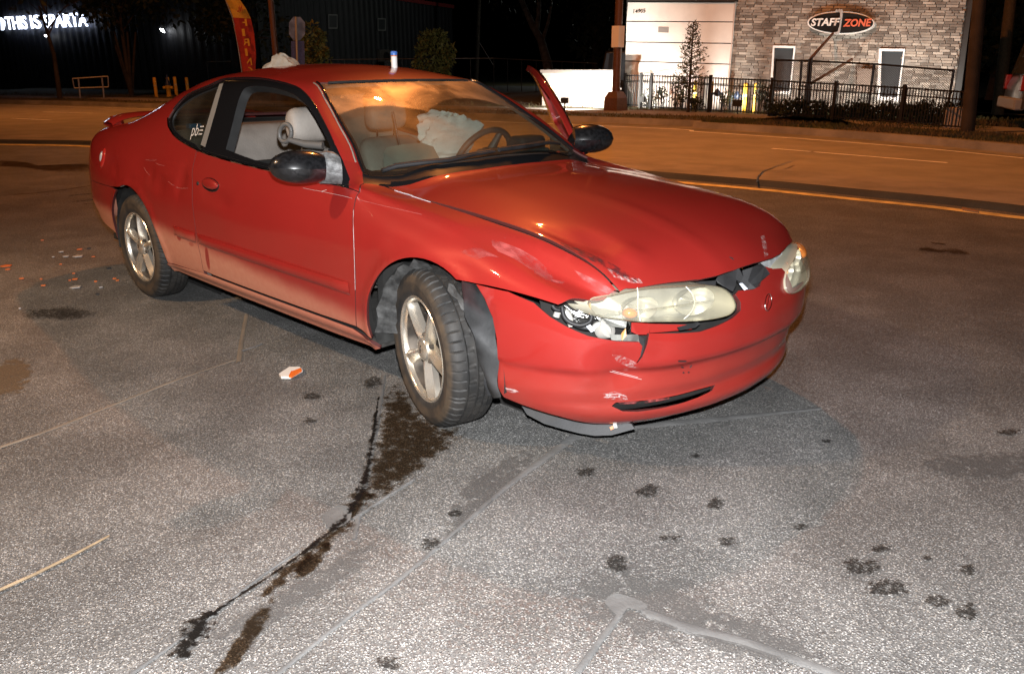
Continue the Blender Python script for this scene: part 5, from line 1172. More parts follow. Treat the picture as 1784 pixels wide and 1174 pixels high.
# ---- lit building with white panels and brick
A_ = gpt(1088, 186, KZ); dB = pray(1655, 197); rB = np.linalg.norm((A_-CAM)[:2])/1.17; B_ = dpt(1655, 197, rB); 
FD = (B_-A_)*[1, 1, 0]; FD /= np.linalg.norm(FD); FN = np.array([FD[1], -FD[0], 0.0])   # facade normal towards the road
if np.dot(FN, CAM-A_) < 0: FN = -FN
fp = lambda x, y, o=0.0: plpt(x, y, A_ + FN*o, FN)
M_WPAN = mat('white_stucco', (.72,.67,.62), .8, noise=.06, nscale=3, bump=.1); M_REV = mat('reveal_dark', (.02,.02,.02), .6); M_MORT = mat('mortar', (.30,.27,.24), .9, noise=.2)
bld = thing('staffing_office', 'floodlit white panel and grey brick office building behind black fence', 'building', tuple(A_))
def kid(o, p): o.parent = p; o.matrix_parent_inverse = p.matrix_world.inverted() if p.matrix_world else Matrix(); return o
def setp(o, p):
    o.parent = p; o.matrix_parent_inverse = Matrix.Translation(p.location).inverted(); return o
rowsL = [(1094,4),(1091.6,37.8),(1090.7,73.6),(1089.4,106.8),(1088.4,140),(1087,190)]; rowsR = [(1279.5,4.5),(1276.7,38.8),(1274,76.3),(1270,112.4),(1268,147.4),(1263.5,200)]
def quad(name, px, o, th, m, parent, dn=None):
    P = [fp(x, y, o) for x, y in px]; return setp(MB().prism(P, tuple(-FN*th)).build(name, m, parent), parent)
quad('reveal_backing', [(1093,-40),(1284,-40),(1264,199),(1086.5,189)], .02, .3, M_REV, bld)
for i in range(5):
    a, b = rowsL[i], rowsL[i+1]; c, d = rowsR[i], rowsR[i+1]; e = .9
    quad('wall_panel', [(a[0], a[1]+e), (c[0], c[1]+e), (d[0], d[1]-e), (b[0], b[1]-e)], .12, .10, M_WPAN, bld)
quad('parapet_band', [(1095,-30),(1285,-30),(1280,3.2),(1094,2.6)], .20, .2, mat('dark_coping', (.03,.025,.022), .6), bld)
setp(MB().prism([fp(1280,4,.12), fp(1263.5,200,.12), fp(1263.5,200,-.2), fp(1280,4,-.2)], tuple(FD*.03)).build('panel_return', mat('pink_return', (.55,.42,.36), .8), bld), bld)
text_mesh('14905', 'street_number', mat('number_black', (.02,.02,.02), .5), bld, fp(1103.5,24,.135), FD, UPV, np.linalg.norm(fp(1103,24)-fp(1103,17)), width=np.linalg.norm(fp(1103.5,24)-fp(1124,24)), offset=.012); setp(D.objects['street_number'], bld)
quad('wall_vent', [(1147,47.5),(1164.5,47.8),(1164,57.5),(1146.5,57)], .135, .02, mat('vent_grey', (.22,.20,.19), .6), bld)
quad('mortar_wall', [(1280,-40),(1691,-40),(1655,205),(1262,205)], -.03, .3, M_MORT, bld)
BR = [mat('brick_%s' % nme, c, .85, noise=.25, nscale=4, bump=.4, bscale=30) for nme, c in (('light', (.42,.375,.325)), ('grey', (.29,.26,.23)), ('brown', (.20,.168,.142)), ('dark', (.16,.135,.115)), ('mid', (.34,.295,.25)))]
winp = [[(1344.5,78),(1388,79),(1379,167),(1338,165)], [(1529.7,83),(1579,83.6),(1566.5,180),(1525,176)]]
NR = 46; bricks = []
TLp, TRp, BLp, BRp = np.array((1282.,-24)), np.array((1687.5,-20)), np.array((1262.5,187)), np.array((1654.,204))
for r in range(NR):
    x = -random.uniform(0, .05)
    while x < 1:
        ln = random.choice((.030,.040,.048,.056)); x1 = min(1, x+ln); x0 = max(0, x)
        def bl(u, v): return (TLp*(1-u)+TRp*u)*(1-v)+(BLp*(1-u)+BRp*u)*v
        g_ = .0022; v0, v1 = (r+.10)/NR, (r+.93)/NR
        c = bl((x0+x1)/2, (v0+v1)/2)
        if x1-x0 > .012 and not any(inside(w, np.array([c]))[0] for w in winp):
            bricks.append((x1-x0, [bl(x0+g_, v0), bl(x1-g_, v0), bl(x1-g_, v1), bl(x0+g_, v1)]))
        x = x1
order = sorted([k for k in range(len(bricks)) if bricks[k][1][3][1] > 2], key=lambda k: -bricks[k][0])[:295]; single = set(order); rest = [MB() for _ in BR]
for k, (ln, q) in enumerate(bricks):
    mi = random.choices(range(5), (3, 4, 3, 2, 4))[0]; dp = random.uniform(.0, .005); P = [fp(a[0], a[1], dp) for a in q]
    if k in single: setp(MB().prism(P, tuple(-FN*.045)).build('brick', BR[mi], bld), bld)
    else: rest[mi].prism(P, tuple(-FN*.045))
for mi, mb in enumerate(rest): o = setp(mb.build('brickwork', BR[mi], bld), bld); stuff(o)
M_FRM = mat('white_frame', (.80,.80,.80), .5); M_WGL = mat('dark_window', (.05,.055,.06), .08, coat=.3)
for fo, gi in (([(1346.4,79.6),(1386,80.6),(1377,165),(1340.5,163)], [(1349.3,83.8),(1382.6,84.4),(1375.5,159.5),(1345.6,159)]), ([(1531.7,85),(1577,85.6),(1564.5,177.8),(1527,174)], [(1536,89.5),(1573.6,90),(1563,170.3),(1533.5,168.7)])):
    w = D.objects.new('window', None); COL.objects.link(w); setp(w, bld); n4 = 4
    V = [fp(x, y, .05) for x, y in fo]+[fp(x, y, .05) for x, y in gi]+[fp(x, y, -.05) for x, y in gi]+[fp(x, y, -.03) for x, y in fo]; Fc = []
    for i in range(4): j = (i+1) % 4; Fc += [(i, j, 4+j, 4+i), (4+i, 4+j, 8+j, 8+i), (12+i, 12+j, j, i)]
    o = mk('window_frame', V, Fc, M_FRM, w); o2 = mk('pane', [fp(x, y, -.015) for x, y in gi], [(0,1,2,3)], M_WGL, w)
quad('utility_box', [(1494,119.5),(1521.5,121),(1520,163.5),(1492.5,162)], .22, .2, mat('box_brown', (.20,.15,.12), .6, noise=.2), bld)
quad('side_wall', [(1692,-40),(1700,-40),(1668,210),(1655,206)], -.05, .5, M_REV, bld)
# sign
sg = thing('wall_sign', 'black oval STAFF ZONE sign with white rim on the brick wall', 'sign', tuple(fp(1465,40,.1)))
def ell(rx, ry, n=48, cx=1465, cy=40.5): return [(cx+rx*math.cos(a), cy+ry*math.sin(a)+.02*rx*math.cos(a)*.5) for a in np.linspace(0, 2*math.pi, n+1)[:-1]]
M_SBLK = mat('sign_black', (.012,.012,.012), .35); M_SWHT = mat('sign_white', (.75,.74,.72), .45); M_SRED = mat('sign_red', (.62,.13,.07), .45)
quad('sign_rim', ell(58.5,20), .14, .12, M_SWHT, sg); quad('sign_face', ell(56,17.8), .155, .03, M_SBLK, sg)
hgt = np.linalg.norm(fp(1414,46)-fp(1414,33))
exs = FD + UPV*(-.018); 
o = text_mesh('STAFF', 'lettering', M_SWHT, sg, fp(1413,46.2,.17), exs, UPV, hgt*1.02, extrude=.02, offset=.03, width=np.linalg.norm(fp(1413,46)-fp(1462,46)), shear=.12); setp(o, sg)
o = text_mesh('ZONE', 'lettering', M_SRED, sg, fp(1469,47.2,.17), exs, UPV, hgt*.98, extrude=.02, offset=.03, width=np.linalg.norm(fp(1469,47)-fp(1517,47)), shear=.12); setp(o, sg)
bladep = [(1455,20),(1457,16.5),(1460,18.5),(1462,15.5),(1464.5,18),(1467,16),(1468,20),(1467.5,28),(1466,38),(1464.5,48),(1463,56),(1461,60),(1458.5,58.5),(1456,62),(1454,59),(1451.5,60.5),(1452.5,57),(1459,56),(1462,47),(1464,35),(1463.5,24),(1461,21)]
quad('saw_blade', bladep, .19, .03, mat('blade_grey', (.50,.50,.50), .4, metal=.3), sg)
# ground floodlights washing the walls
M_FIX = mat('fixture_black', (.015,.015,.015), .5); FLUX = (1.0, .95, .86)
def flood(loc, target, power, label, spot=120, cover=True):
    t = thing('ground_floodlight', label, 'floodlight', tuple(loc), 'floodlights washing the walls'); loc = np.array(loc)
    d = np.array(target)-loc; rz = math.atan2(d[1], d[0])
    b = MB().box((-.10,-.11,.20),(.02,.11,.36)).build('lamp_head', M_FIX, t); MB().tube([(0,0,0),(-.03,0,.22)], .02, 8).build('stake', M_FIX, t); t.rotation_euler = (0, 0, rz)
    light('floodlight_light', 'SPOT', tuple(loc+UPV*.30+d/np.linalg.norm(d)*.08), power, FLUX, .06, target=target, spot=spot, blend=.6)
for i, (px, py) in enumerate(((1150,186),(1235,190),(1335,193),(1440,196),(1545,199),(1625,201))):
    base = fp(px, py)*[1,1,0]+UPV*KZ+FN*(1.0 if i < 2 else 1.7); flood(base, fp(px, 120), 95 if i < 2 else 150, 'small black floodlight on the ground aimed at the ' + ('white wall panels' if i < 2 else 'brick office wall'), 140)
# ---- white brick screen wall
sw_a, sw_b = gpt(944, 184.5, KZ), gpt(1069, 189, KZ); sd = (sw_b-sw_a); sd[2] = 0; sL = np.linalg.norm(sd); sd /= sL; sn = np.array([sd[1], -sd[0], 0]); sn = sn if np.dot(sn, CAM-sw_a) > 0 else -sn
sh = lift(sw_a, 944, 126)[2]-KZ
scw = thing('screen_wall', 'low white brick screen wall glaring under a floodlight', 'wall', tuple(sw_a)); M_WBR = mat('white_brick', (.62,.58,.52), .8, noise=.15, nscale=5, bump=.3); M_WMO = mat('white_mortar', (.50,.47,.43), .9)
def lb(u0, u1, z0, z1, d0, d1):
    return MB().prism([sw_a+sd*u0+sn*d1+UPV*z0, sw_a+sd*u1+sn*d1+UPV*z0, sw_a+sd*u1+sn*d1+UPV*z1, sw_a+sd*u0+sn*d1+UPV*z1], tuple(-sn*(d1-d0)))
setp(lb(.005, sL-.005, 0, sh-.01, -.16, -.012).build('wall_core', M_WMO, scw), scw); setp(lb(-.04, sL+.04, sh-.02, sh+.07, -.22, .05).build('coping', mat('coping_grey', (.30,.27,.25), .8), scw), scw)
nr = 14
for r in range(nr):
    x = -(r % 2)*.2
    while x < sL:
        x0, x1 = max(0, x), min(sL, x+.40)
        if x1-x0 > .03: setp(lb(x0+.006, x1-.006, r*(sh-.03)/nr+.006, (r+1)*(sh-.03)/nr-.006, -.02, random.uniform(-.003,.004)).build('brick', M_WBR, scw), scw)
        x += .40
fb = gpt(984, 193, KZ); flood(fb, sw_a+sd*sL*.5+UPV*.55, 1100, 'small black floodlight on the lawn aimed at the white screen wall', 150)
# ---- black ornamental fence
M_FEN = mat('fence_black', (.008,.008,.009), .45)
fence = thing('picket_fence', 'black ornamental steel picket fence in front of the brick office', 'fence', tuple(gpt(1133,191,KZ)))
posts = [((1088,127.5),(1087,187)), ((1118,127),(1114.5,188.5)), ((1135.7,127.5),(1133,191)), ((1237,131),(1234,196.5)), ((1344,135.5),(1340,203)), ((1457,141),(1449.5,209.5)), ((1577,147.5),(1567,218)), ((1700,155),(1686,228))]
PP = []
for (tx, ty_), (bx_, by_) in posts:
    b = gpt(bx_, by_, KZ); t = lift(b, tx, ty_); PP.append((b, t[2]))
for (b, zt) in PP:
    setp(MB().box((b[0]-.035, b[1]-.035, KZ-.02), (b[0]+.035, b[1]+.035, zt)).build('fence_post', M_FEN, fence), fence)
for i in range(len(PP)-1):
    (a, za), (b, zb) = PP[i], PP[i+1]; za -= .05; zb -= .05
    for fz, r in ((.97, .016), (.78, .014), (.08, .016)): setp(MB().tube([a*[1,1,0]+UPV*(KZ+(za-KZ)*fz), b*[1,1,0]+UPV*(KZ+(zb-KZ)*fz)], r, 6).build('fence_rail', M_FEN, fence), fence)
    n = (7, 5, 21, 22, 22, 22, 22)[i]
    for k in range(1, n):
        p = a+(b-a)*k/n; zt = za+(zb-za)*k/n; setp(MB().box((p[0]-.009, p[1]-.009, KZ+.04), (p[0]+.009, p[1]+.009, zt)).build('picket', M_FEN, fence), fence)
# ---- chain-link enclosure
cl = thing('chain_link_enclosure', 'tall chain-link enclosure fence standing against the brick office', 'fence', tuple(fp(1351,175,1.9)))
cf = lambda x, y: fp(x, y, 2.0)
cpost = [((1351.5,102.5),(1346,185)), ((1397,105),(1391,188)), ((1409.5,104),(1404,189)), ((1414,101),(1408,189)), ((1523,110.5),(1512,197)), ((1662,122),(1648,206))]
for (t_, b_) in cpost: setp(MB().tube([cf(*b_)*[1,1,0]+UPV*KZ, cf(*t_)], .03, 8).build('fence_post', M_FEN, cl), cl)
setp(MB().tube([cf(1351.5,105), cf(1410,106.5), cf(1523,112), cf(1662,123.5)], .022, 6).build('top_rail', M_FEN, cl), cl); setp(MB().tube([cf(1391,150), cf(1406,151)], .018, 6).build('gate_bar', M_FEN, cl), cl)
wires = MB(); a0, a1 = cf(1351.5,106), cf(1662,124); b0, b1 = cf(1346,185), cf(1648,206); nw = 74
for k in range(-22, nw):
    for sgn in (1, -1):
        u0, u1 = k/nw, (k+22)/nw; v0, v1 = 0.0, 1.0
        if u0 < 0: v0 = -u0/(u1-u0); u0 = 0.0
        if u1 > 1: v1 = (1-k/nw)/((k+22)/nw-k/nw); u1 = 1.0
        P = []
        for u, v in ((u0, v0), (u1, v1)):
            v = v if sgn > 0 else 1-v; P.append((a0*(1-u)+a1*u)*(1-v)+(b0*(1-u)+b1*u)*v)
        wires.tube(P, .0045, 3, cap=False)
o = setp(wires.build('wire_mesh', M_FEN, cl), cl); stuff(o)
M_ROD = mat('rod_brown', (.14,.07,.04), .7, noise=.4)
for a, b in (((1412,103),(1452,58)), ((1409,148),(1484,104))):
    P0 = cf(*a); P1 = fp(*b, .12); setp(MB().tube([P0, P1], .035, 8).build('diagonal_rod', M_ROD, cl), cl)  # two brown rods along the diagonal streaks in front of the brick
# ---- bollards, backflow preventers, hydrant
def bollard(base, top, r, label, grp):
    t = thing('bollard', label, 'bollard', tuple(base), grp); h = top[2]-base[2]
    MB().lathe([(r,0),(r,h-.04),(r*.8,h-.01),(r*.3,h)], 14).build('post', M_BOL, t, smooth=50); MB().lathe([(r*1.02,h*.55),(r*1.02,h*.62)], 14, caps=False).build('reflective_band', mat('bollard_band', (.50,.40,.20), .5), t); return t
M_BOL = mat('bollard_yellow', (.60,.34,.03), .55, noise=.3, nscale=6)
for (x, y0, y1, w), wh in zip(((1210,140.5,193,2.9), (1239.6,141.5,194,2.2), (1297,144.5,198,3.3), (1314.5,145,197.5,2.9)), ('yellow steel bollard next to the slim young tree', 'yellow steel bollard right against the handwheel pipe arch', 'yellow steel bollard next to the plain pipe arch', 'yellow steel bollard nearest the brick office window')):
    b = gpt(x-1.5, y1, KZ); d = np.linalg.norm(b-CAM); bollard(b, lift(b, x, y0), w*d/PF, wh, 'yellow bollards by the pipework')
M_PIPE = mat('pipe_dark_blue', (.02,.028,.05), .5)
for k, (x0, x1, yt, yb, wheel) in enumerate(((1237.5,1256.5,163.5,196,1), (1271,1291.5,168,197,0))):
    b = gpt(x0, yb, KZ); c = gpt(x1, yb, KZ); zt = lift(b, x0, yt)[2]
    t = thing('backflow_preventer', ('dark blue pipe arch with handwheel' if wheel else 'plain dark pipe arch with low valve') + ' behind the black fence', 'pipework', tuple(b))
    setp(MB().tube(smooth_path([b, b*[1,1,0]+UPV*(zt-.05), (b*.85+c*.15)*[1,1,0]+UPV*zt, (b*.15+c*.85)*[1,1,0]+UPV*zt, c*[1,1,0]+UPV*(zt-.05), c], 3), .035, 8).build('pipe', M_PIPE, t, smooth=60), t)
    m_ = (b+c)/2; setp(MB().lathe([(.06,-.07),(.09,-.02),(.09,.04),(.05,.09),(.03,.13)], 12, Matrix.Translation((m_[0], m_[1], zt))).build('valve', M_PIPE, t, smooth=50), t)
M_HYD = mat('hydrant_yellow', (.60,.36,.03), .5, noise=.2); M_HBL = mat('hydrant_blue', (.015,.03,.10), .5)
hb = gpt(295, 169, KZ); hd_ = np.linalg.norm(hb-CAM)/PF
hy = thing('fire_hydrant', 'yellow fire hydrant with dark blue cap between yellow bollards', 'hydrant', tuple(hb))
MB().lathe([(4.6*hd_,0),(4.6*hd_,1.5*hd_),(3.4*hd_,2*hd_),(3.4*hd_,12*hd_),(4.4*hd_,13*hd_),(4.2*hd_,17*hd_)], 14).build('barrel', M_HYD, hy, smooth=50); MB().lathe([(4.6*hd_,17*hd_),(4.4*hd_,19*hd_),(2.8*hd_,23*hd_),(1.2*hd_,26*hd_),(1.0*hd_,33*hd_)], 14).build('bonnet', M_HBL, hy, smooth=50)
for s_ in (-1, 1): MB().tube([tuple(RT*s_*3*hd_+UPV*13.5*hd_), tuple(RT*s_*7.5*hd_+UPV*13.5*hd_)], 2.2*hd_, 10).build('outlet', M_HYD, hy)
for x, xt, y0, y1 in ((273,268,135,170),(295.5,291.5,134.5,166),(308,304,134,168),(328,324.5,135,165)):
    b = gpt(x, y1, KZ); d = np.linalg.norm(b-CAM); bollard(b, lift(b, x, y0), 2.5*d/PF, 'yellow steel bollard beside the fire hydrant', 'yellow bollards round the hydrant')
# ---- empty sign frame
fa, fb2 = gpt(140,172,KZ), gpt(181.5,172,KZ); M_STL = mat('galvanised_steel', (.32,.30,.30), .5, metal=.5, noise=.3)
sf = thing('sign_frame', 'empty metal sign frame on two posts in the dark verge', 'sign frame', tuple(fa)); fpl = (fa-CAM)*[1,1,0]; fpl /= np.linalg.norm(fpl); sfp = lambda x, y: plpt(x, y, fa, fpl)
for a, b in (((136.5,138),(140,172)), ((177.5,136),(181.5,172))): setp(MB().tube([sfp(*a), sfp(*b)*[1,1,0]+UPV*KZ], .035, 8).build('post', M_STL, sf), sf)
for a, b in (((126,137.5),(188,133.5)), ((188,133.5),(189,152)), ((189,152),(129.5,154)), ((129.5,154),(126,137.5))): setp(MB().tube([sfp(*a), sfp(*b)], .025, 8).build('frame_bar', M_STL, sf), sf)
# ---- feather banner (seen from behind)
fbp = gpt(436, 181, KZ); bn = (fbp-CAM)*[1,1,0]; bn /= np.linalg.norm(bn); bp_ = lambda x, y, o=0: plpt(x, y, fbp-bn*o, bn)
ban = thing('feather_banner', 'tall red and yellow feather banner reading NOW HIRING from behind', 'banner', tuple(fbp))
Lft = [(388,-22),(393,0),(399,16),(405,31),(411,60),(417,95),(421,122),(424,160)]; Rgt = [(393,-24),(418,0),(429,16),(437,33),(443,60),(446,95),(445,122),(444,160)]
M_FY = mat('banner_yellow', (.62,.38,.05), .8, noise=.1); M_FR = mat('banner_red', (.42,.035,.030), .8, noise=.15)
for nm, i0, i1, m in (('yellow_field', 0, 4, M_FY), ('red_field', 3, 8, M_FR)):
    G = [[tuple(bp_(l[0]+(r[0]-l[0])*t, l[1]+(r[1]-l[1])*t, .02*math.sin(k*2+t*5))) for t in (0, .33, .66, 1)] for k, (l, r) in list(enumerate(zip(Lft, Rgt)))[i0:i1]]
    o = setp(MB().grid(G).build(nm, m, ban), ban); md_ = o.modifiers.new('th', 'SOLIDIFY'); md_.thickness = .01
setp(MB().tube([bp_(*p) for p in [(388,-24)]+Lft[1:]]+[fbp], .02, 6).build('pole', M_STL, ban), ban)
exb = RT*[1,1,0]; exb = exb/np.linalg.norm(exb)
def ban_text(txt, x, y, hpx, wpx, m, tilt=0.0):
    o0 = bp_(x+wpx/2, y+hpx/2, .06); k = np.linalg.norm(bp_(x, y+hpx/2)-bp_(x, y-hpx/2)); wv = np.linalg.norm(bp_(x-wpx/2, y)-bp_(x+wpx/2, y)); c, s_ = math.cos(tilt), math.sin(tilt)
    o = text_mesh(txt, 'lettering', m, ban, o0, -exb*c+UPV*s_, UPV*c+exb*s_, k, offset=.015, width=wv); setp(o, ban)
ban_text('NOW', 413, 15.5, 11, 20, M_FR, -.06)
for ch, x, y, w in (('H',422.5,39.5,17),('I',425,57,5),('R',428,74,15),('I',430,91.5,4.5),('N',433,107.5,13),('G',434.5,123,13)): ban_text(ch, x, y, 12.5, w, M_FY, -.05)
# ---- back of a stop sign over a blue plate
sb = gpt(520, 178, KZ); sbn = (sb-CAM)*[1,1,0]; sbn /= np.linalg.norm(sbn); sp_ = lambda x, y, o=0: plpt(x, y, sb-sbn*o, sbn)
st = thing('road_sign', 'back of a grey octagonal road sign above a blue plate', 'sign', tuple(sb)); M_AL = mat('sign_back', (.16,.17,.21), .45, metal=.5, noise=.4, nscale=4); M_BLP = mat('blue_plate', (.05,.06,.20), .5, noise=.3)
setp(MB().prism([sp_(x, y) for x, y in ((511,30),(523,30),(531.5,40),(531.5,60),(523,71),(511,71),(503.5,60),(503.5,40))], tuple(sbn*.02)).build('octagon', M_AL, st), st); setp(MB().prism([sp_(x, y) for x, y in ((507,72),(530,72),(531.5,125),(508,125))], tuple(sbn*.02)).build('plate', M_BLP, st), st); setp(MB().tube([sp_(515.5,30,.05), sb], .035, 8).build('post', mat('sign_post', (.42,.36,.26), .5, metal=.3), st), st)
# ---- dark metal shed with lit lettering
Kc = dpt(455, 116, 46.0)*[1,1,0]; Lc = dpt(-60, 116, 68.0)*[1,1,0]; Rc = dpt(790, 116, 66.0)*[1,1,0]
shed = thing('metal_warehouse', 'dark corrugated metal warehouse with red eave and lit lettering', 'building', tuple(Kc)); M_SHD = mat('dark_cladding', (.013,.0135,.017), .6, noise=.3, nscale=.8); M_EAV = mat('red_eave', (.20,.02,.02), .6)
EH = 5.6
for P0, P1 in ((Kc, Lc), (Kc, Rc)):
    d = P1-P0; L = np.linalg.norm(d); d /= L; n = np.array([d[1], -d[0], 0]); n = n if np.dot(n, CAM-P0) > 0 else -n; m = int(L/.15); V = []
    for i in range(m+1): o_ = .04 if i % 4 in (0, 1) else 0.0; p = P0+d*L*i/m+n*o_; V += [p*[1,1,0], p*[1,1,0]+UPV*EH]
    setp(mk('cladding', V, [(2*i, 2*i+2, 2*i+3, 2*i+1) for i in range(m)], M_SHD, shed), shed)
    setp(MB().prism([P0+n*.06+UPV*(EH-.18), P1+n*.06+UPV*(EH-.18), P1+n*.06+UPV*(EH+.06), P0+n*.06+UPV*(EH+.06)], tuple(n*.12)).build('eave_trim', M_EAV, shed), shed)
mk('roof', [Kc+UPV*EH, Lc+UPV*EH, Lc+(Rc-Kc)+UPV*(EH+1.5), Rc+UPV*EH], [(0,1,2,3)], M_SHD, None); setp(D.objects['roof'], shed)
dL = (Lc-Kc)/np.linalg.norm(Lc-Kc); nL = np.array([dL[1], -dL[0], 0]); nL = nL if np.dot(nL, CAM-Kc) > 0 else -nL
dR = (Rc-Kc)/np.linalg.norm(Rc-Kc); nR = np.array([dR[1], -dR[0], 0]); nR = nR if np.dot(nR, CAM-Kc) > 0 else -nR
wl = lambda x, y, o=.1: plpt(x, y, Kc+nL*o, nL); wr2 = lambda x, y, o=.08: plpt(x, y, Kc+nR*o, nR)
M_LED = mat('lit_letters', (.8,.85,1), .5, emit=(.72,.80,1.0), estr=5.0)
sgn_ = thing('lit_wall_sign', 'glowing white THIS IS SPARTA letters on the dark warehouse', 'sign', tuple(wl(80,40,.2)))
a0_ = wl(13,52.5,.25); a1_ = wl(154,47,.25); exl = (a1_-a0_)/np.linalg.norm(a1_-a0_)
for wd, xa, ya, xb, yb in (('THIS', 13, 52.5, 49, 51), ('IS', 56, 50.5, 73, 50), ('SPARTA', 79, 49.5, 154, 47)):
    p_, q_ = wl(xa, ya, .25), wl(xb, yb, .25); setp(text_mesh(wd, 'lettering', M_LED, sgn_, p_, exl, UPV, np.linalg.norm(wl(13,52.5)-wl(13,31)), offset=.012, width=np.linalg.norm(q_-p_), extrude=.05), sgn_)
setp(mk('logo_arc', [wl(x, y, .25) for x, y in ((1,31),(5,33),(9,38),(9,46),(7,53),(2,53))], [tuple(range(6))], M_LED, sgn_), sgn_)
M_LAMPW = mat('lamp_glow', (1,1,1), .5, emit=(.95,.97,1), estr=30)
for x, y, s_, lab in ((283,52,4.5,'bright white wall lamp shining on the dark warehouse'), (80,62,2.2,'small dim wall lamp below the lit lettering')):
    p = wl(x, y, .35); k = np.linalg.norm(p-CAM)/PF; t = thing('wall_lamp', lab, 'lamp', tuple(p))
    MB().prism([tuple(exl*k*a+UPV*k*b) for a, b in ((-s_, .3*s_), (-.1*s_, s_), (s_, -s_), (-.2*s_, -.6*s_))], tuple(nL*.05)).build('lamp_lens', M_LAMPW, t); MB().box((-.12,-.12,.25*s_*k),(.12,.12,.25*s_*k+.16)).build('lamp_hood', M_FIX, t)
light('wall_lamp_light', 'POINT', tuple(wl(283,52,.7)), 6, (.95,.97,1), .1)
for x0, x1, y0, y1 in ((572,588,25.5,50.5), (658,672,32.5,54)):
    w = D.objects.new('window', None); COL.objects.link(w); setp(w, shed); q = [(x0,y0),(x1,y0+.5),(x1,y1),(x0+.5,y1)]; c = np.mean(np.array(q), 0); qi = [tuple(c+(np.array(p)-c)*.86) for p in q]
    mk('window_frame', [wr2(*p) for p in q]+[wr2(*p) for p in qi], [(i, (i+1) % 4, 4+(i+1) % 4, 4+i) for i in range(4)], mat('pale_frame', (.35,.35,.33), .6), w); mk('pane', [wr2(*p, .06) for p in qi], [(0,1,2,3)], mat('night_pane', (.06,.065,.07), .3), w)
ac = wr2(671, 97, .5); k = np.linalg.norm(ac-CAM)/PF; act = thing('condenser_unit', 'pale air conditioning unit beside the dark warehouse', 'air conditioner', tuple(ac))
MB().prism([tuple(exb*k*a+UPV*k*b) for a, b in ((-8,-10),(9,-10),(9,9),(-8,9))], tuple(-nR*.35)).build('casing', mat('ac_case', (.40,.38,.33), .6), act); MB().prism([tuple(exb*k*(2+5*math.cos(a))+UPV*k*(6.2*math.sin(a)-1)+nR*.01) for a in np.linspace(0, 6.28, 17)[:-1]], tuple(nR*.01)).build('fan_grille', M_FIX, act); MB().box((-.3,-.3,-.9),(.3,.3,-10*k)).build('plinth', M_FIX, act)
# ---- poles
def pole(name, px, py, top, r0, r1, m, label, cat, lean=None, z=KZ):
    b = gpt(px, py, z); t = lift(b, *top); o = thing(name, label, cat, tuple(b)); d = t-b; MB().tube([(0,0,-.1), tuple(d*.5), tuple(d)], [r0, (r0+r1)/2, r1], 12).build('shaft', m, o, smooth=60); return o, b, t
M_WOOD = mat('utility_wood', (.032,.022,.015), .85, noise=.4, nscale=4, bump=.5); M_PBRN = mat('pole_brown', (.10,.045,.025), .45, noise=.2)
o, b, t = pole('utility_pole', 829.5, 147, (838,-90), .16, .13, M_WOOD, 'slim wooden utility pole standing behind the car roof', 'pole')
MB().tube([(0,0,3.2),(.9,.9,1.2)], .015, 6).build('guy_wire', M_STL, o)
pole('light_pole', 706, 140, (706,-60), .07, .06, mat('pole_grey', (.05,.05,.055), .5), 'thin grey light pole in front of the dark warehouse', 'pole')
pole('utility_pole', 1686, 232, (1712,-60), .125, .11, M_WOOD, 'thick wooden utility pole beside the concrete block', 'pole')
pole('utility_pole', 1738, 200, (1768,-60), .15, .13, mat('pole_tan', (.07,.05,.025), .8, noise=.3), 'pale leaning wooden pole behind the parked silver vehicle', 'pole')
o, b, t = pole('light_pole', 1059, 150, (1064,-20), .06, .05, mat('pole_pale', (.30,.30,.28), .5), 'pale slim light pole behind the brown street lamp', 'pole')
light('pole_lamp_light', 'POINT', tuple(t+UPV*-.15), 900, (.95,1.0,.92), .1); MB().box(tuple(t-b+[-.3,-.14,-.04]), tuple(t-b+[.3,.14,.06])).build('lantern', mat('lit_lantern', (1,1,1), .5, emit=(.95,1,.95), estr=20), o)
o, b, t = pole('light_pole', 1683, 190, (1699,-14), .05, .045, mat('pole_pale', (.30,.30,.28), .5), 'pale slim light pole at the end of the brick office', 'pole')
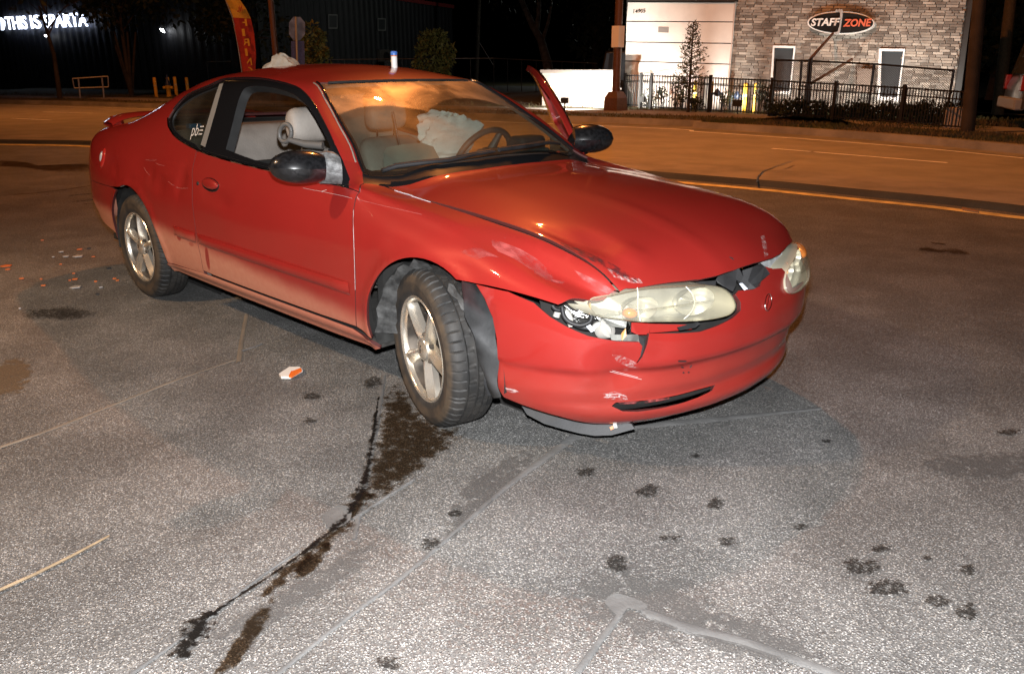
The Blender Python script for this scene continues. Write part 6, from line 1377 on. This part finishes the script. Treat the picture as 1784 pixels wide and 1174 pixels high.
# street lamp: square base, brown shaft, arm over the road; its sodium lantern is lit above the picture
def street_lamp(b, head, label, grp, ptop=None):
    t = thing('street_lamp', label, 'street lamp', tuple(b), grp); b = np.array(b); h = head[2]; w = .24
    MB().add([(-w,-w,-.05),(w,-w,-.05),(w,w,-.05),(-w,w,-.05),(-w*.95,-w*.95,.35),(w*.95,-w*.95,.35),(w*.95,w*.95,.35),(-w*.95,w*.95,.35),(-.15,-.15,.52),(.15,-.15,.52),(.15,.15,.52),(-.15,.15,.52)], [(0,1,5,4),(1,2,6,5),(2,3,7,6),(3,0,4,7),(4,5,9,8),(5,6,10,9),(6,7,11,10),(7,4,8,11),(8,9,10,11)]).build('base', M_PBRN, t)
    MB().tube([(0,0,.5),(0,0,h*.6),(0,0,h-.6-b[2])], [.115,.10,.085], 12).build('shaft', M_PBRN, t, smooth=60)
    d = np.array(head)-b; MB().tube(smooth_path([(0,0,h-.8-b[2]), (d[0]*.25,d[1]*.25,h-.15-b[2]), (d[0]*.7,d[1]*.7,d[2]+.10), (d[0],d[1],d[2]+.12)], 5), .045, 8).build('arm', M_PBRN, t, smooth=60)
    u = d*[1,1,0]; u /= np.linalg.norm(u)+1e-9; MB().lathe([(.10,0),(.17,.05),(.14,.14),(.05,.18)], 16, Matrix.Translation(tuple(d-u*.0+UPV*.06))).build('lantern', mat('lantern_grey', (.2,.2,.2), .5), t, smooth=50)
    MB().lathe([(.02,0),(.12,.02),(.15,.06)], 16, Matrix.Translation(tuple(d+UPV*.03)), caps=False).build('lens', mat('sodium_lens', (1,.5,.15), .4, emit=(1.0,.42,.10), estr=60), t)
    return t
pb = gpt(1072, 193, KZ)
sl1 = street_lamp(pb, np.array(LAMPS[0])+[0,0,.12], 'brown street lamp on a square base beside the white screen wall', 'street lamps along the far kerb')
MB().box((-.125,-.125,1.70),(.125,.125,2.26)).build('white_sticker', mat('sticker_white', (.8,.8,.8), .5), sl1)
for q in LAMPS[1:]: street_lamp((q[0]-1.0, q[1]+7.5, KZ), np.array(q)+[0,0,.12], 'brown street lamp further along the far kerb', 'street lamps along the far kerb')
street_lamp((-1.6,-9.0,.0), np.array(NEAR_LAMP)+[0,0,.12], 'brown street lamp on the near side of the road', 'street lamps along the near kerb')
# concrete block by the pole
cb = gpt(1662, 223, KZ); o = thing('concrete_block', 'pale concrete marker block at the foot of the wooden pole', 'block', tuple(cb)); bk = MB().box((-.16,-.16,-.02),(.16,.16,.40)).build('block', mat('pale_concrete', (.30,.25,.21), .85, noise=.2, bump=.4), o); bevel(bk, .02)
# far chain-link line and parking lot
M_PARK = concrete_mat('parking_asphalt', (.10,.10,.10), (.07,.07,.07)); pk = [gpt(x, y, KZ+.003) for x, y in ((840,181),(955,181),(955,151),(820,149))]; struct(mk('parking_lot', pk, [(0,1,2,3)], M_PARK))
pe = [gpt(x, y, KZ+.01) for x, y in ((820,149),(955,151))]; struct(mk('lot_lawn', [pe[0], pe[1], gpt(955,144,KZ+.01), gpt(820,143,KZ+.01)], [(0,1,2,3)], M_GRS))
lf = thing('boundary_fence', 'long low wire fence rail crossing behind the trees', 'fence', tuple(gpt(700,139,KZ)))
fpts = [(360,108),(600,104),(700,103),(860,102),(960,107),(1040,111)]; fpw = [dpt(x, y, dd) for (x, y), dd in zip(fpts, (48,46,45,44,42,40))]
setp(MB().tube(fpw, .022, 6).build('top_rail', mat('rail_grey', (.26,.26,.25), .4, metal=.7), lf), lf)
for i in range(len(fpw)-1):
    for k in range(4):
        p = fpw[i]+(fpw[i+1]-fpw[i])*k/4; setp(MB().tube([p, p*[1,1,0]+UPV*KZ], .02, 6).build('fence_post', mat('rail_dark', (.03,.03,.03), .5), lf), lf)
# ================================================================== TREES AND SHRUBS
def leaf_mat(name, a, b):
    q = NT(name); oi = q.n('ObjectInfo'); n = q.noise(2.5, 3); n2 = q.noise(23, 2)
    q.L(q.mix(q.ramp(q.math('ADD', q.math('MULTIPLY', n, .6), q.math('MULTIPLY', n2, .4)), .35, .65), a, b), q.b.inputs['Base Color']); q.b.inputs['Roughness'].default_value = .7
    q.b.inputs['Specular IOR Level'].default_value = .3; return q.m
M_LF1 = leaf_mat('leaf_dark', (.008,.013,.0045), (.016,.022,.007)); M_LF2 = leaf_mat('leaf_olive', (.07,.075,.018), (.13,.12,.03)); M_LF3 = leaf_mat('leaf_conifer', (.045,.045,.016), (.08,.075,.025)); M_BARK = mat('bark', (.028,.021,.016), .9, noise=.5, nscale=6, bump=.6)
def leaves(n, sampler, size, seed):
    rg = np.random.default_rng(seed); V = []; Fc = []
    for i in range(n):
        p, out = sampler(rg); s = size*rg.uniform(.6, 1.4); d = rg.normal(size=3); d = d/np.linalg.norm(d)*.8+out*.5; d /= np.linalg.norm(d); w = np.cross(d, rg.normal(size=3)); w /= np.linalg.norm(w)+1e-9
        b = len(V); V += [p, p+d*s*.5+w*s*.22, p+d*s, p+d*s*.5-w*s*.22]; Fc.append((b, b+1, b+2, b+3))
    return V, Fc
def clump_sampler(clumps):
    C = np.array([c[:3] for c in clumps]); R = np.array([c[3] for c in clumps]); w = R**2/np.sum(R**2)
    def f(rg):
        k = rg.choice(len(C), p=w); d = rg.normal(size=3); d /= np.linalg.norm(d); r = R[k]*rg.uniform(.45, 1.0)**.6; return C[k]+d*r, d
    return f
def broad_tree(name, base, H, R, label, m, nl=1800, trunk=.15, seed=1, cbase=.35, leaf=.28, ncl=22, tm=None):
    rg = np.random.default_rng(seed); t = thing(name, label, 'tree', tuple(base)); cl = []; tr = MB(); tr.tube([(0,0,-.1),(rg.normal()*.03*H,rg.normal()*.03*H,H*.35),(rg.normal()*.05*H,rg.normal()*.05*H,H*.7)], [trunk, trunk*.75, trunk*.35], 8)
    for i in range(ncl):
        a = rg.uniform(0, 6.28); h = cbase+(1-cbase)*rg.uniform(.08, .95); env = math.sin(math.pi*min(1, max(0, (h-cbase)/(1-cbase)*.8+.16)))**.7; rr_ = R*env*rg.uniform(.25, .85)
        c = (rr_*math.cos(a), rr_*math.sin(a), h*H); cl.append((*c, R*rg.uniform(.20, .38))); 
        if i % 2 == 0: z0 = H*min(.65, h*.7); tr.tube([(0,0,z0), (c[0]*.5, c[1]*.5, (z0+c[2])/2+.05*H), c], [trunk*.35, trunk*.2, trunk*.06], 5)
    tr.build('trunk', tm or M_BARK, t, smooth=60); V, Fc = leaves(nl, clump_sampler(cl), leaf, seed+9); mk('crown', V, Fc, m, t); return t
def young_conifer(name, base, H, R, label, seed=2):
    rg = np.random.default_rng(seed); t = thing(name, label, 'tree', tuple(base)); MB().tube([(0,0,-.05),(0,0,H*.5),(0,0,H)], [.05,.03,.008], 7).build('trunk', M_BARK, t); br = MB(); V = []; Fc = []
    for i in range(75):
        h = .14+.84*(i/74); a = i*2.4+rg.normal()*.3; prof = (1-h)**.75*min(1, (h-.08)*5); L = R*prof*rg.uniform(.65, 1.15)+.05; z = h*H; tip = np.array([L*math.cos(a), L*math.sin(a), z+L*.35]); br.tube([(0,0,z), tuple(tip*[.6,.6,1]-[0,0,L*.12]), tuple(tip)], [.010,.006,.002], 4)
        for k in range(int(14+26*prof)):
            s = rg.uniform(.25, 1); p = np.array([0,0,z])*(1-s)+tip*s+rg.normal(size=3)*.035; d = rg.normal(size=3)+np.array([math.cos(a), math.sin(a), .4]); d /= np.linalg.norm(d); w = np.cross(d, rg.normal(size=3)); w /= np.linalg.norm(w); l = rg.uniform(.05, .11); b = len(V); V += [p, p+d*l*.5+w*.012, p+d*l, p+d*l*.5-w*.012]; Fc.append((b, b+1, b+2, b+3))
    br.build('branches', M_BARK, t); mk('crown', V, Fc, M_LF3, t); return t
cb_ = fp(1199, 190, 1.7)*[1,1,0]+UPV*KZ; ct = lift(cb_, 1207, 39); young_conifer('young_tree', cb_, ct[2]-KZ, .86*36/PF*np.linalg.norm(cb_-CAM)*1.15, 'slim young tree standing against the floodlit white panels')
def shrub(base, H, R, label, m, nl, seed, grp=None, leaf=.07, name='shrub', cat='shrub'):
    rg = np.random.default_rng(seed); t = thing(name, label, cat, tuple(base), grp); st_ = MB(); cl = []
    for i in range(6):
        a = rg.uniform(0, 6.28); c = (R*.6*math.cos(a)*rg.random(), R*.6*math.sin(a)*rg.random(), H*rg.uniform(.35, .85)); cl.append((*c, R*rg.uniform(.3, .55))); st_.tube([(0,0,-.03), (c[0]*.5, c[1]*.5, c[2]*.6), c], [.012,.008,.004], 5)
    st_.build('stems', M_BARK, t); V, Fc = leaves(nl, clump_sampler(cl), leaf, seed); V = [p if p[2] > 0 else p*[1,1,0]+UPV*.01 for p in V]; mk('foliage', V, Fc, m, t); return t
sd_ = 20
for x, y, h in ((1127,189,.55),(1152,190,.75),(1176,192,.95),(1188,192,.55),(1212,196,.45),(1262,197,.55),(1322,199,.9),(1332,200,.7)):
    sd_ += 1; shrub(gpt(x, y, KZ), h, .28, 'small dark leafy shrub behind the black fence by the white panels', M_LF1, 240, sd_, 'shrubs in front of the white panels')
for i, x in enumerate(range(1348, 1668, 20)):
    sd_ += 1; b = gpt(x, 203+i*1.0, KZ); shrub(b, .28+.16*random.random(), .34, 'low dark bushy shrub in the row before the brick office', M_LF1, 330, sd_, 'shrub row in front of the brick office', .09)
def at_dist(px, d): p = dpt(px, 115, d); return p*[1,1,0]+UPV*KZ
def sized(px, d, ytop, dflt=0): b = at_dist(px, d); return b, lift(b, px, ytop)[2]-KZ
b, h = sized(760, 40, 56); broad_tree('street_tree', b, h, .98, 'small round olive tree behind the car roof', M_LF2, 2600, .06, 31, .18, .20, 30)
b, h = sized(541, 34, 38); broad_tree('columnar_tree', b, h, .80, 'yellow-green columnar tree behind the octagonal sign', M_LF2, 2600, .08, 33, .10, .16, 34)
b, h = sized(430, 42, -160); broad_tree('dark_tree', b, h, 3.2, 'large dark tree looming behind the feather banner', M_LF1, 3500, .25, 35, .25, .30, 34)
b, h = sized(222, 40, -150); t = broad_tree('multi_stem_tree', b, h, 2.6, 'dark multi-stemmed tree in front of the warehouse lamp', M_LF1, 2200, .10, 37, .42, .26, 26)
ex_ = MB()
for a in range(5): ex_.tube([(0,0,0),(.18*math.cos(a*1.3),.18*math.sin(a*1.3),1.0),(.5*math.cos(a*1.3),.5*math.sin(a*1.3),2.6)], [.07,.06,.04], 6)
ex_.build('stems', M_BARK, t)
b, h = sized(95, 38, -60); broad_tree('screening_tree', b, h, 2.3, 'thin dark tree partly hiding the lit lettering', M_LF1, 260, .10, 39, .60, .24, 12)
b = at_dist(955, 44); t = thing('bare_leaning_tree', 'tall leaning bare-trunked tree behind the boundary fence', 'tree', tuple(b)); q = lambda x, y: tuple(lift(b, x, y)-b)
mb = MB(); mb.tube([q(958,135), q(952,105), q(942,70), q(928,45), q(912,10), q(900,-20)], [.28,.24,.20,.17,.14,.12], 10); mb.tube([q(934,55), q(938,30), q(940,-20)], [.15,.12,.09], 8); mb.tube([q(944,75), q(955,40), q(962,0)], [.10,.08,.05], 8); mb.build('trunk', mat('bark_pale', (.10,.085,.07), .9, noise=.5, nscale=4, bump=.6), t, smooth=60)
V, Fc = leaves(900, clump_sampler([(*q(900,-40), 2.2), (*q(960,-45), 2.0), (*q(985,-60), 1.8), (*q(935,-70), 2.4)]), .25, 77); mk('crown', V, Fc, M_LF1, t)
b, h = sized(1040, 44, -60); broad_tree('dark_tree', b, h, 2.0, 'dark leafy tree behind the pale light pole', M_LF1, 2400, .2, 41, .25, .30, 26)
b, h = sized(1735, 36, -120); broad_tree('dark_tree', b, h, 2.2, 'dark tree in the gap beyond the brick office', M_LF1, 2200, .2, 43, .15, .30, 26)
# ================================================================== VEHICLES
def suv(name, base, rz, L, Wd, H, mbody, label, glassm):
    t = thing(name, label, 'vehicle', tuple(base), None, rz); prof = [(0,.38),(.02,.80),(.10,1.02),(.22,H-.04),(.40,H),(L*.55,H),(L*.66,1.08),(L*.80,1.02),(L-.05,.92),(L,.70),(L,.36)]
    n = len(prof); V = []
    for y, k in ((0, .93), (.09, 1.0), (Wd-.09, 1.0), (Wd, .93)):
        for x, z in prof: V.append((L/2+(x-L/2)*(1 if k == 1 else .985), y, z if z < 1 else 1+(z-1)*k))
    Fc = [(j*n+i, j*n+i+1, (j+1)*n+i+1, (j+1)*n+i) for j in range(3) for i in range(n-1)]+[tuple(range(n)), tuple(range(3*n, 4*n)), tuple(j*n for j in range(4)), tuple(j*n+n-1 for j in range(4))]
    mb = MB(); mb.add(V, Fc); o = mb.build('body', mbody, t); bevel(o, .05, 3); autosmooth(o, 35)
    for y in (-.006, Wd+.006): mk('side_window', [(.34,y,1.08),(L*.62,y,1.08),(L*.54,y,H-.10),(.40,y,H-.10)], [(0,1,2,3)], glassm, t)
    mk('rear_window', [(.065,.16,1.04),(.065,Wd-.16,1.04),(.19,Wd-.2,H-.10),(.19,.2,H-.10)], [(0,1,2,3)], glassm, t)
    for y in (.02, Wd-.20): o = MB().box((-.02,y,.72),(.09,y+.18,1.02)).build('tail_light', M_TAIL2, t); bevel(o, .02)
    o = MB().box((-.09,.02,.36),(.10,Wd-.02,.58)).build('rear_bumper', mat('grey_bumper', (.22,.22,.22), .6), t); bevel(o, .03)
    for x in (.85, L-.85):
        for y in (.10, Wd-.10):
            wv = D.objects.new('wheel', None); COL.objects.link(wv); wv.parent = t; wv.location = (x, y, .36); MB().lathe([(.20,-.11),(.34,-.11),(.36,-.08),(.36,.08),(.34,.11),(.20,.11)], 24, Matrix.Rotation(rad(90),4,'X')).build('tyre', M_TYRE, wv, smooth=40); MB().lathe([(.02,-.112),(.22,-.10),(.22,.10),(.02,.112)], 16, Matrix.Rotation(rad(90),4,'X')).build('rim', M_ALLOY, wv, smooth=40)
    return t
M_TAIL2 = mat('tail_red', (.30,.02,.015), .2, coat=.8); M_SILV = mat('silver_paint', (.09,.088,.085), .3, metal=.4, coat=.6); M_NAVY = mat('dark_paint', (.03,.03,.032), .3, coat=.7)
vb = gpt(1768, 226, KZ); rz = math.atan2(RT[1], RT[0]); suv('parked_vehicle', vb, rz-.35, 4.6, 1.85, 1.75, M_SILV, 'silver vehicle with red tail light parked beside the wooden poles', M_WGL)
vb = dpt(1043, 130, 33.5)*[1,1,0]+UPV*KZ; suv('parked_vehicle', vb, math.atan2(RT[1], RT[0])-.15, 4.7, 1.85, 1.78, M_NAVY, 'dark vehicle parked behind the white screen wall', M_WGL)
# ================================================================== LOOSE THINGS
# crumpled cloth and pill bottle on the car roof
def roof_at(px, py, y): p = ypt(px, py, y); v = math.copysign(t_at_y(float(p[0]), abs(y)), y); return S(p[0], v)[0]
cl0 = S(.62, -.16)[0]; cp = dpt(486, 104, np.linalg.norm((cl0-CAM)[:2])); 
ct = thing('crumpled_cloth', 'crumpled tan cloth lying on the car roof', 'cloth', (0,0,0)); k = np.linalg.norm(cp-CAM)/PF
base_z = cl0[2]
rgc = np.random.default_rng(5); PN = rgc.normal(size=(34, 3)); PN[:, 2] = np.abs(PN[:, 2])*1.2; PN /= np.linalg.norm(PN, axis=1, keepdims=True); PHt = rgc.uniform(.62, 1.05, 34)
V = []; Fc = []; nu, nv = 64, 26
for i in range(nv+1):
    th = math.pi/2*i/nv
    for j in range(nu):
        a = 2*math.pi*j/nu; d = np.array([math.sin(th)*math.cos(a), math.sin(th)*math.sin(a), math.cos(th)]); dt = PN@d; r_ = np.min(np.where(dt > .15, PHt/np.maximum(dt, .15), 9)); r_ = min(r_, 1.15*(1+.10*math.sin(3*a+1)+.08*math.sin(7*a)))
        r_ *= 1+.05*math.sin(11*a+4*th)*math.sin(5*th)
        L_ = RT*d[0]*42*k*r_*(1.0 if d[0] < 0 else .95)+np.cross(UPV, RT)*d[1]*24*k*r_; V.append((cp[0]+L_[0], cp[1]+L_[1], base_z-.012+d[2]*r_*(34 if d[0] > -.3 else 25)*k))
for i in range(nv):
    for j in range(nu): Fc.append((i*nu+j, (i+1)*nu+j, (i+1)*nu+(j+1) % nu, i*nu+(j+1) % nu))
mb = MB(); mb.add(V, Fc); mb.build('folds', mat('tan_cloth', (.27,.23,.18), .85, noise=.3, nscale=14, bump=.5, bscale=70), ct, smooth=28)
pb_ = S(1.30, .12)[0]; pc = dpt(687, 113, np.linalg.norm((pb_-CAM)[:2])); k = np.linalg.norm(pc-CAM)/PF; rz_ = S(float(pc[0]), math.copysign(t_at_y(float(pc[0]), abs(float(pc[1]))), pc[1]))[0]
pt_ = thing('pill_bottle', 'white pill bottle with blue cap standing on the car roof', 'bottle', tuple(rz_)); u = k
hz = (lift(rz_, 687, 90)-rz_)[2]; u = hz/25.0
MB().lathe([(4.8*u,-1.0*u),(5*u,.5*u),(5*u,17*u),(4.4*u,18*u)], 20).build('bottle_body', mat('bottle_white', (.72,.70,.68), .4), pt_, smooth=50); MB().lathe([(5.2*u,17.3*u),(5.4*u,18*u),(5.4*u,19*u),(5.0*u,19.2*u)], 20).build('orange_ring', mat('bottle_orange', (.5,.15,.03), .4), pt_, smooth=50); MB().lathe([(5.5*u,19*u),(5.7*u,20*u),(5.5*u,24*u),(4.2*u,25.5*u)], 20).build('cap', mat('cap_blue', (.05,.16,.50), .35), pt_, smooth=50); MB().box((-5.1*u,-3*u,8*u),(-3*u,2*u,12*u)).build('label_patch', mat('label_yellow', (.6,.42,.06), .5), pt_)
# reflector fragment and other debris on the road
rf = gpt(504, 650); t = thing('reflector_fragment', 'broken white and orange reflector piece on the asphalt beside the car', 'debris', tuple(rf+UPV*.004), None, .35)
P = [gpt(x, y, .012)-rf for x, y in ((486,652),(504,640),(522,640),(527,645),(506,657),(490,657))]; MB().prism(P, (0,0,-.012)).build('white_shell', mat('reflector_white', (.72,.70,.66), .4), t); P = [gpt(x, y, .016)-rf for x, y in ((503,656),(507,648),(524,642),(526,646),(508,657))]; MB().prism(P, (0,0,-.008)).build('orange_lens', mat('reflector_orange', (.85,.18,.03), .25, coat=.5), t); t.rotation_euler = (0,0,0)
M_DBO = mat('debris_orange', (.65,.16,.03), .35); M_DBW = mat('debris_grey', (.40,.38,.36), .5); M_DBK = mat('debris_black', (.02,.02,.02), .5)
def bit(px, py, l, m, label, nm='lamp_shard', z=.004, grp='lamp shards scattered behind the car'):
    c = gpt(px, py); k = np.linalg.norm(c-CAM)/PF; a = random.uniform(-.4, .4); d = np.array(RT)*[1,1,0]; d /= np.linalg.norm(d); e = np.array([-d[1], d[0], 0]); l = l*.7; t = thing(nm, label, 'debris', tuple(c), grp)
    MB().prism([tuple(d*l*k*a_+e*l*k*b_*2.2+UPV*z) for a_, b_ in ((-.5,-.1),(-.1,-.22),(.5,-.05),(.35,.2),(-.3,.18))], (0,0,.006)).build('shard', m, t)
for x, y, l in ((11,465,20),(14,471,9),(38,487,9),(76,499,9),(74,420,6),(129,478,6),(131,488,11),(139,436,11),(163,449,7),(72,488,5),(167,492,6),(200,487,8),(205,490,7),(122,490,5),(106,462,5)): bit(x, y, l, M_DBO, 'small orange lamp shard on the road behind the rear wheel')
for x, y, l in ((115,448,12),(136,448,20),(93,449,5),(107,440,10),(132,502,22),(176,502,8),(35,539,5)): bit(x, y, l, M_DBW, 'small grey plastic shard on the road behind the rear wheel')
for x, y, l in ((190,469,10),(170,514,8),(690,590,14),(155,434,8)): bit(x, y, l, M_DBK, 'small black plastic shard on the road by the car', grp='black shards near the car')
sk = [gpt(x, y, .008) for x, y in ((-30,1040),(60,1000),(130,965),(190,933))]; t = thing('thin_stick', 'thin pale stick lying on the asphalt near the front', 'stick', tuple(gpt(190,933))); setp(MB().tube(sk, [.0045,.0045,.004,.003], 7).build('rod', mat('pale_wood', (.24,.17,.10), .8, noise=.3), t), t)
kb_ = gpt(1690, 366, .0); t = thing('wood_scrap', 'short brown wood scrap against the median kerb', 'debris', tuple(kb_)); MB().prism([tuple(gpt(x, y, .02)-kb_) for x, y in ((1676,361),(1704,367),(1706,369),(1677,364))], (0,0,-.02)).build('scrap', mat('scrap_wood', (.30,.16,.07), .8), t)
bpy.context.view_layer.update()
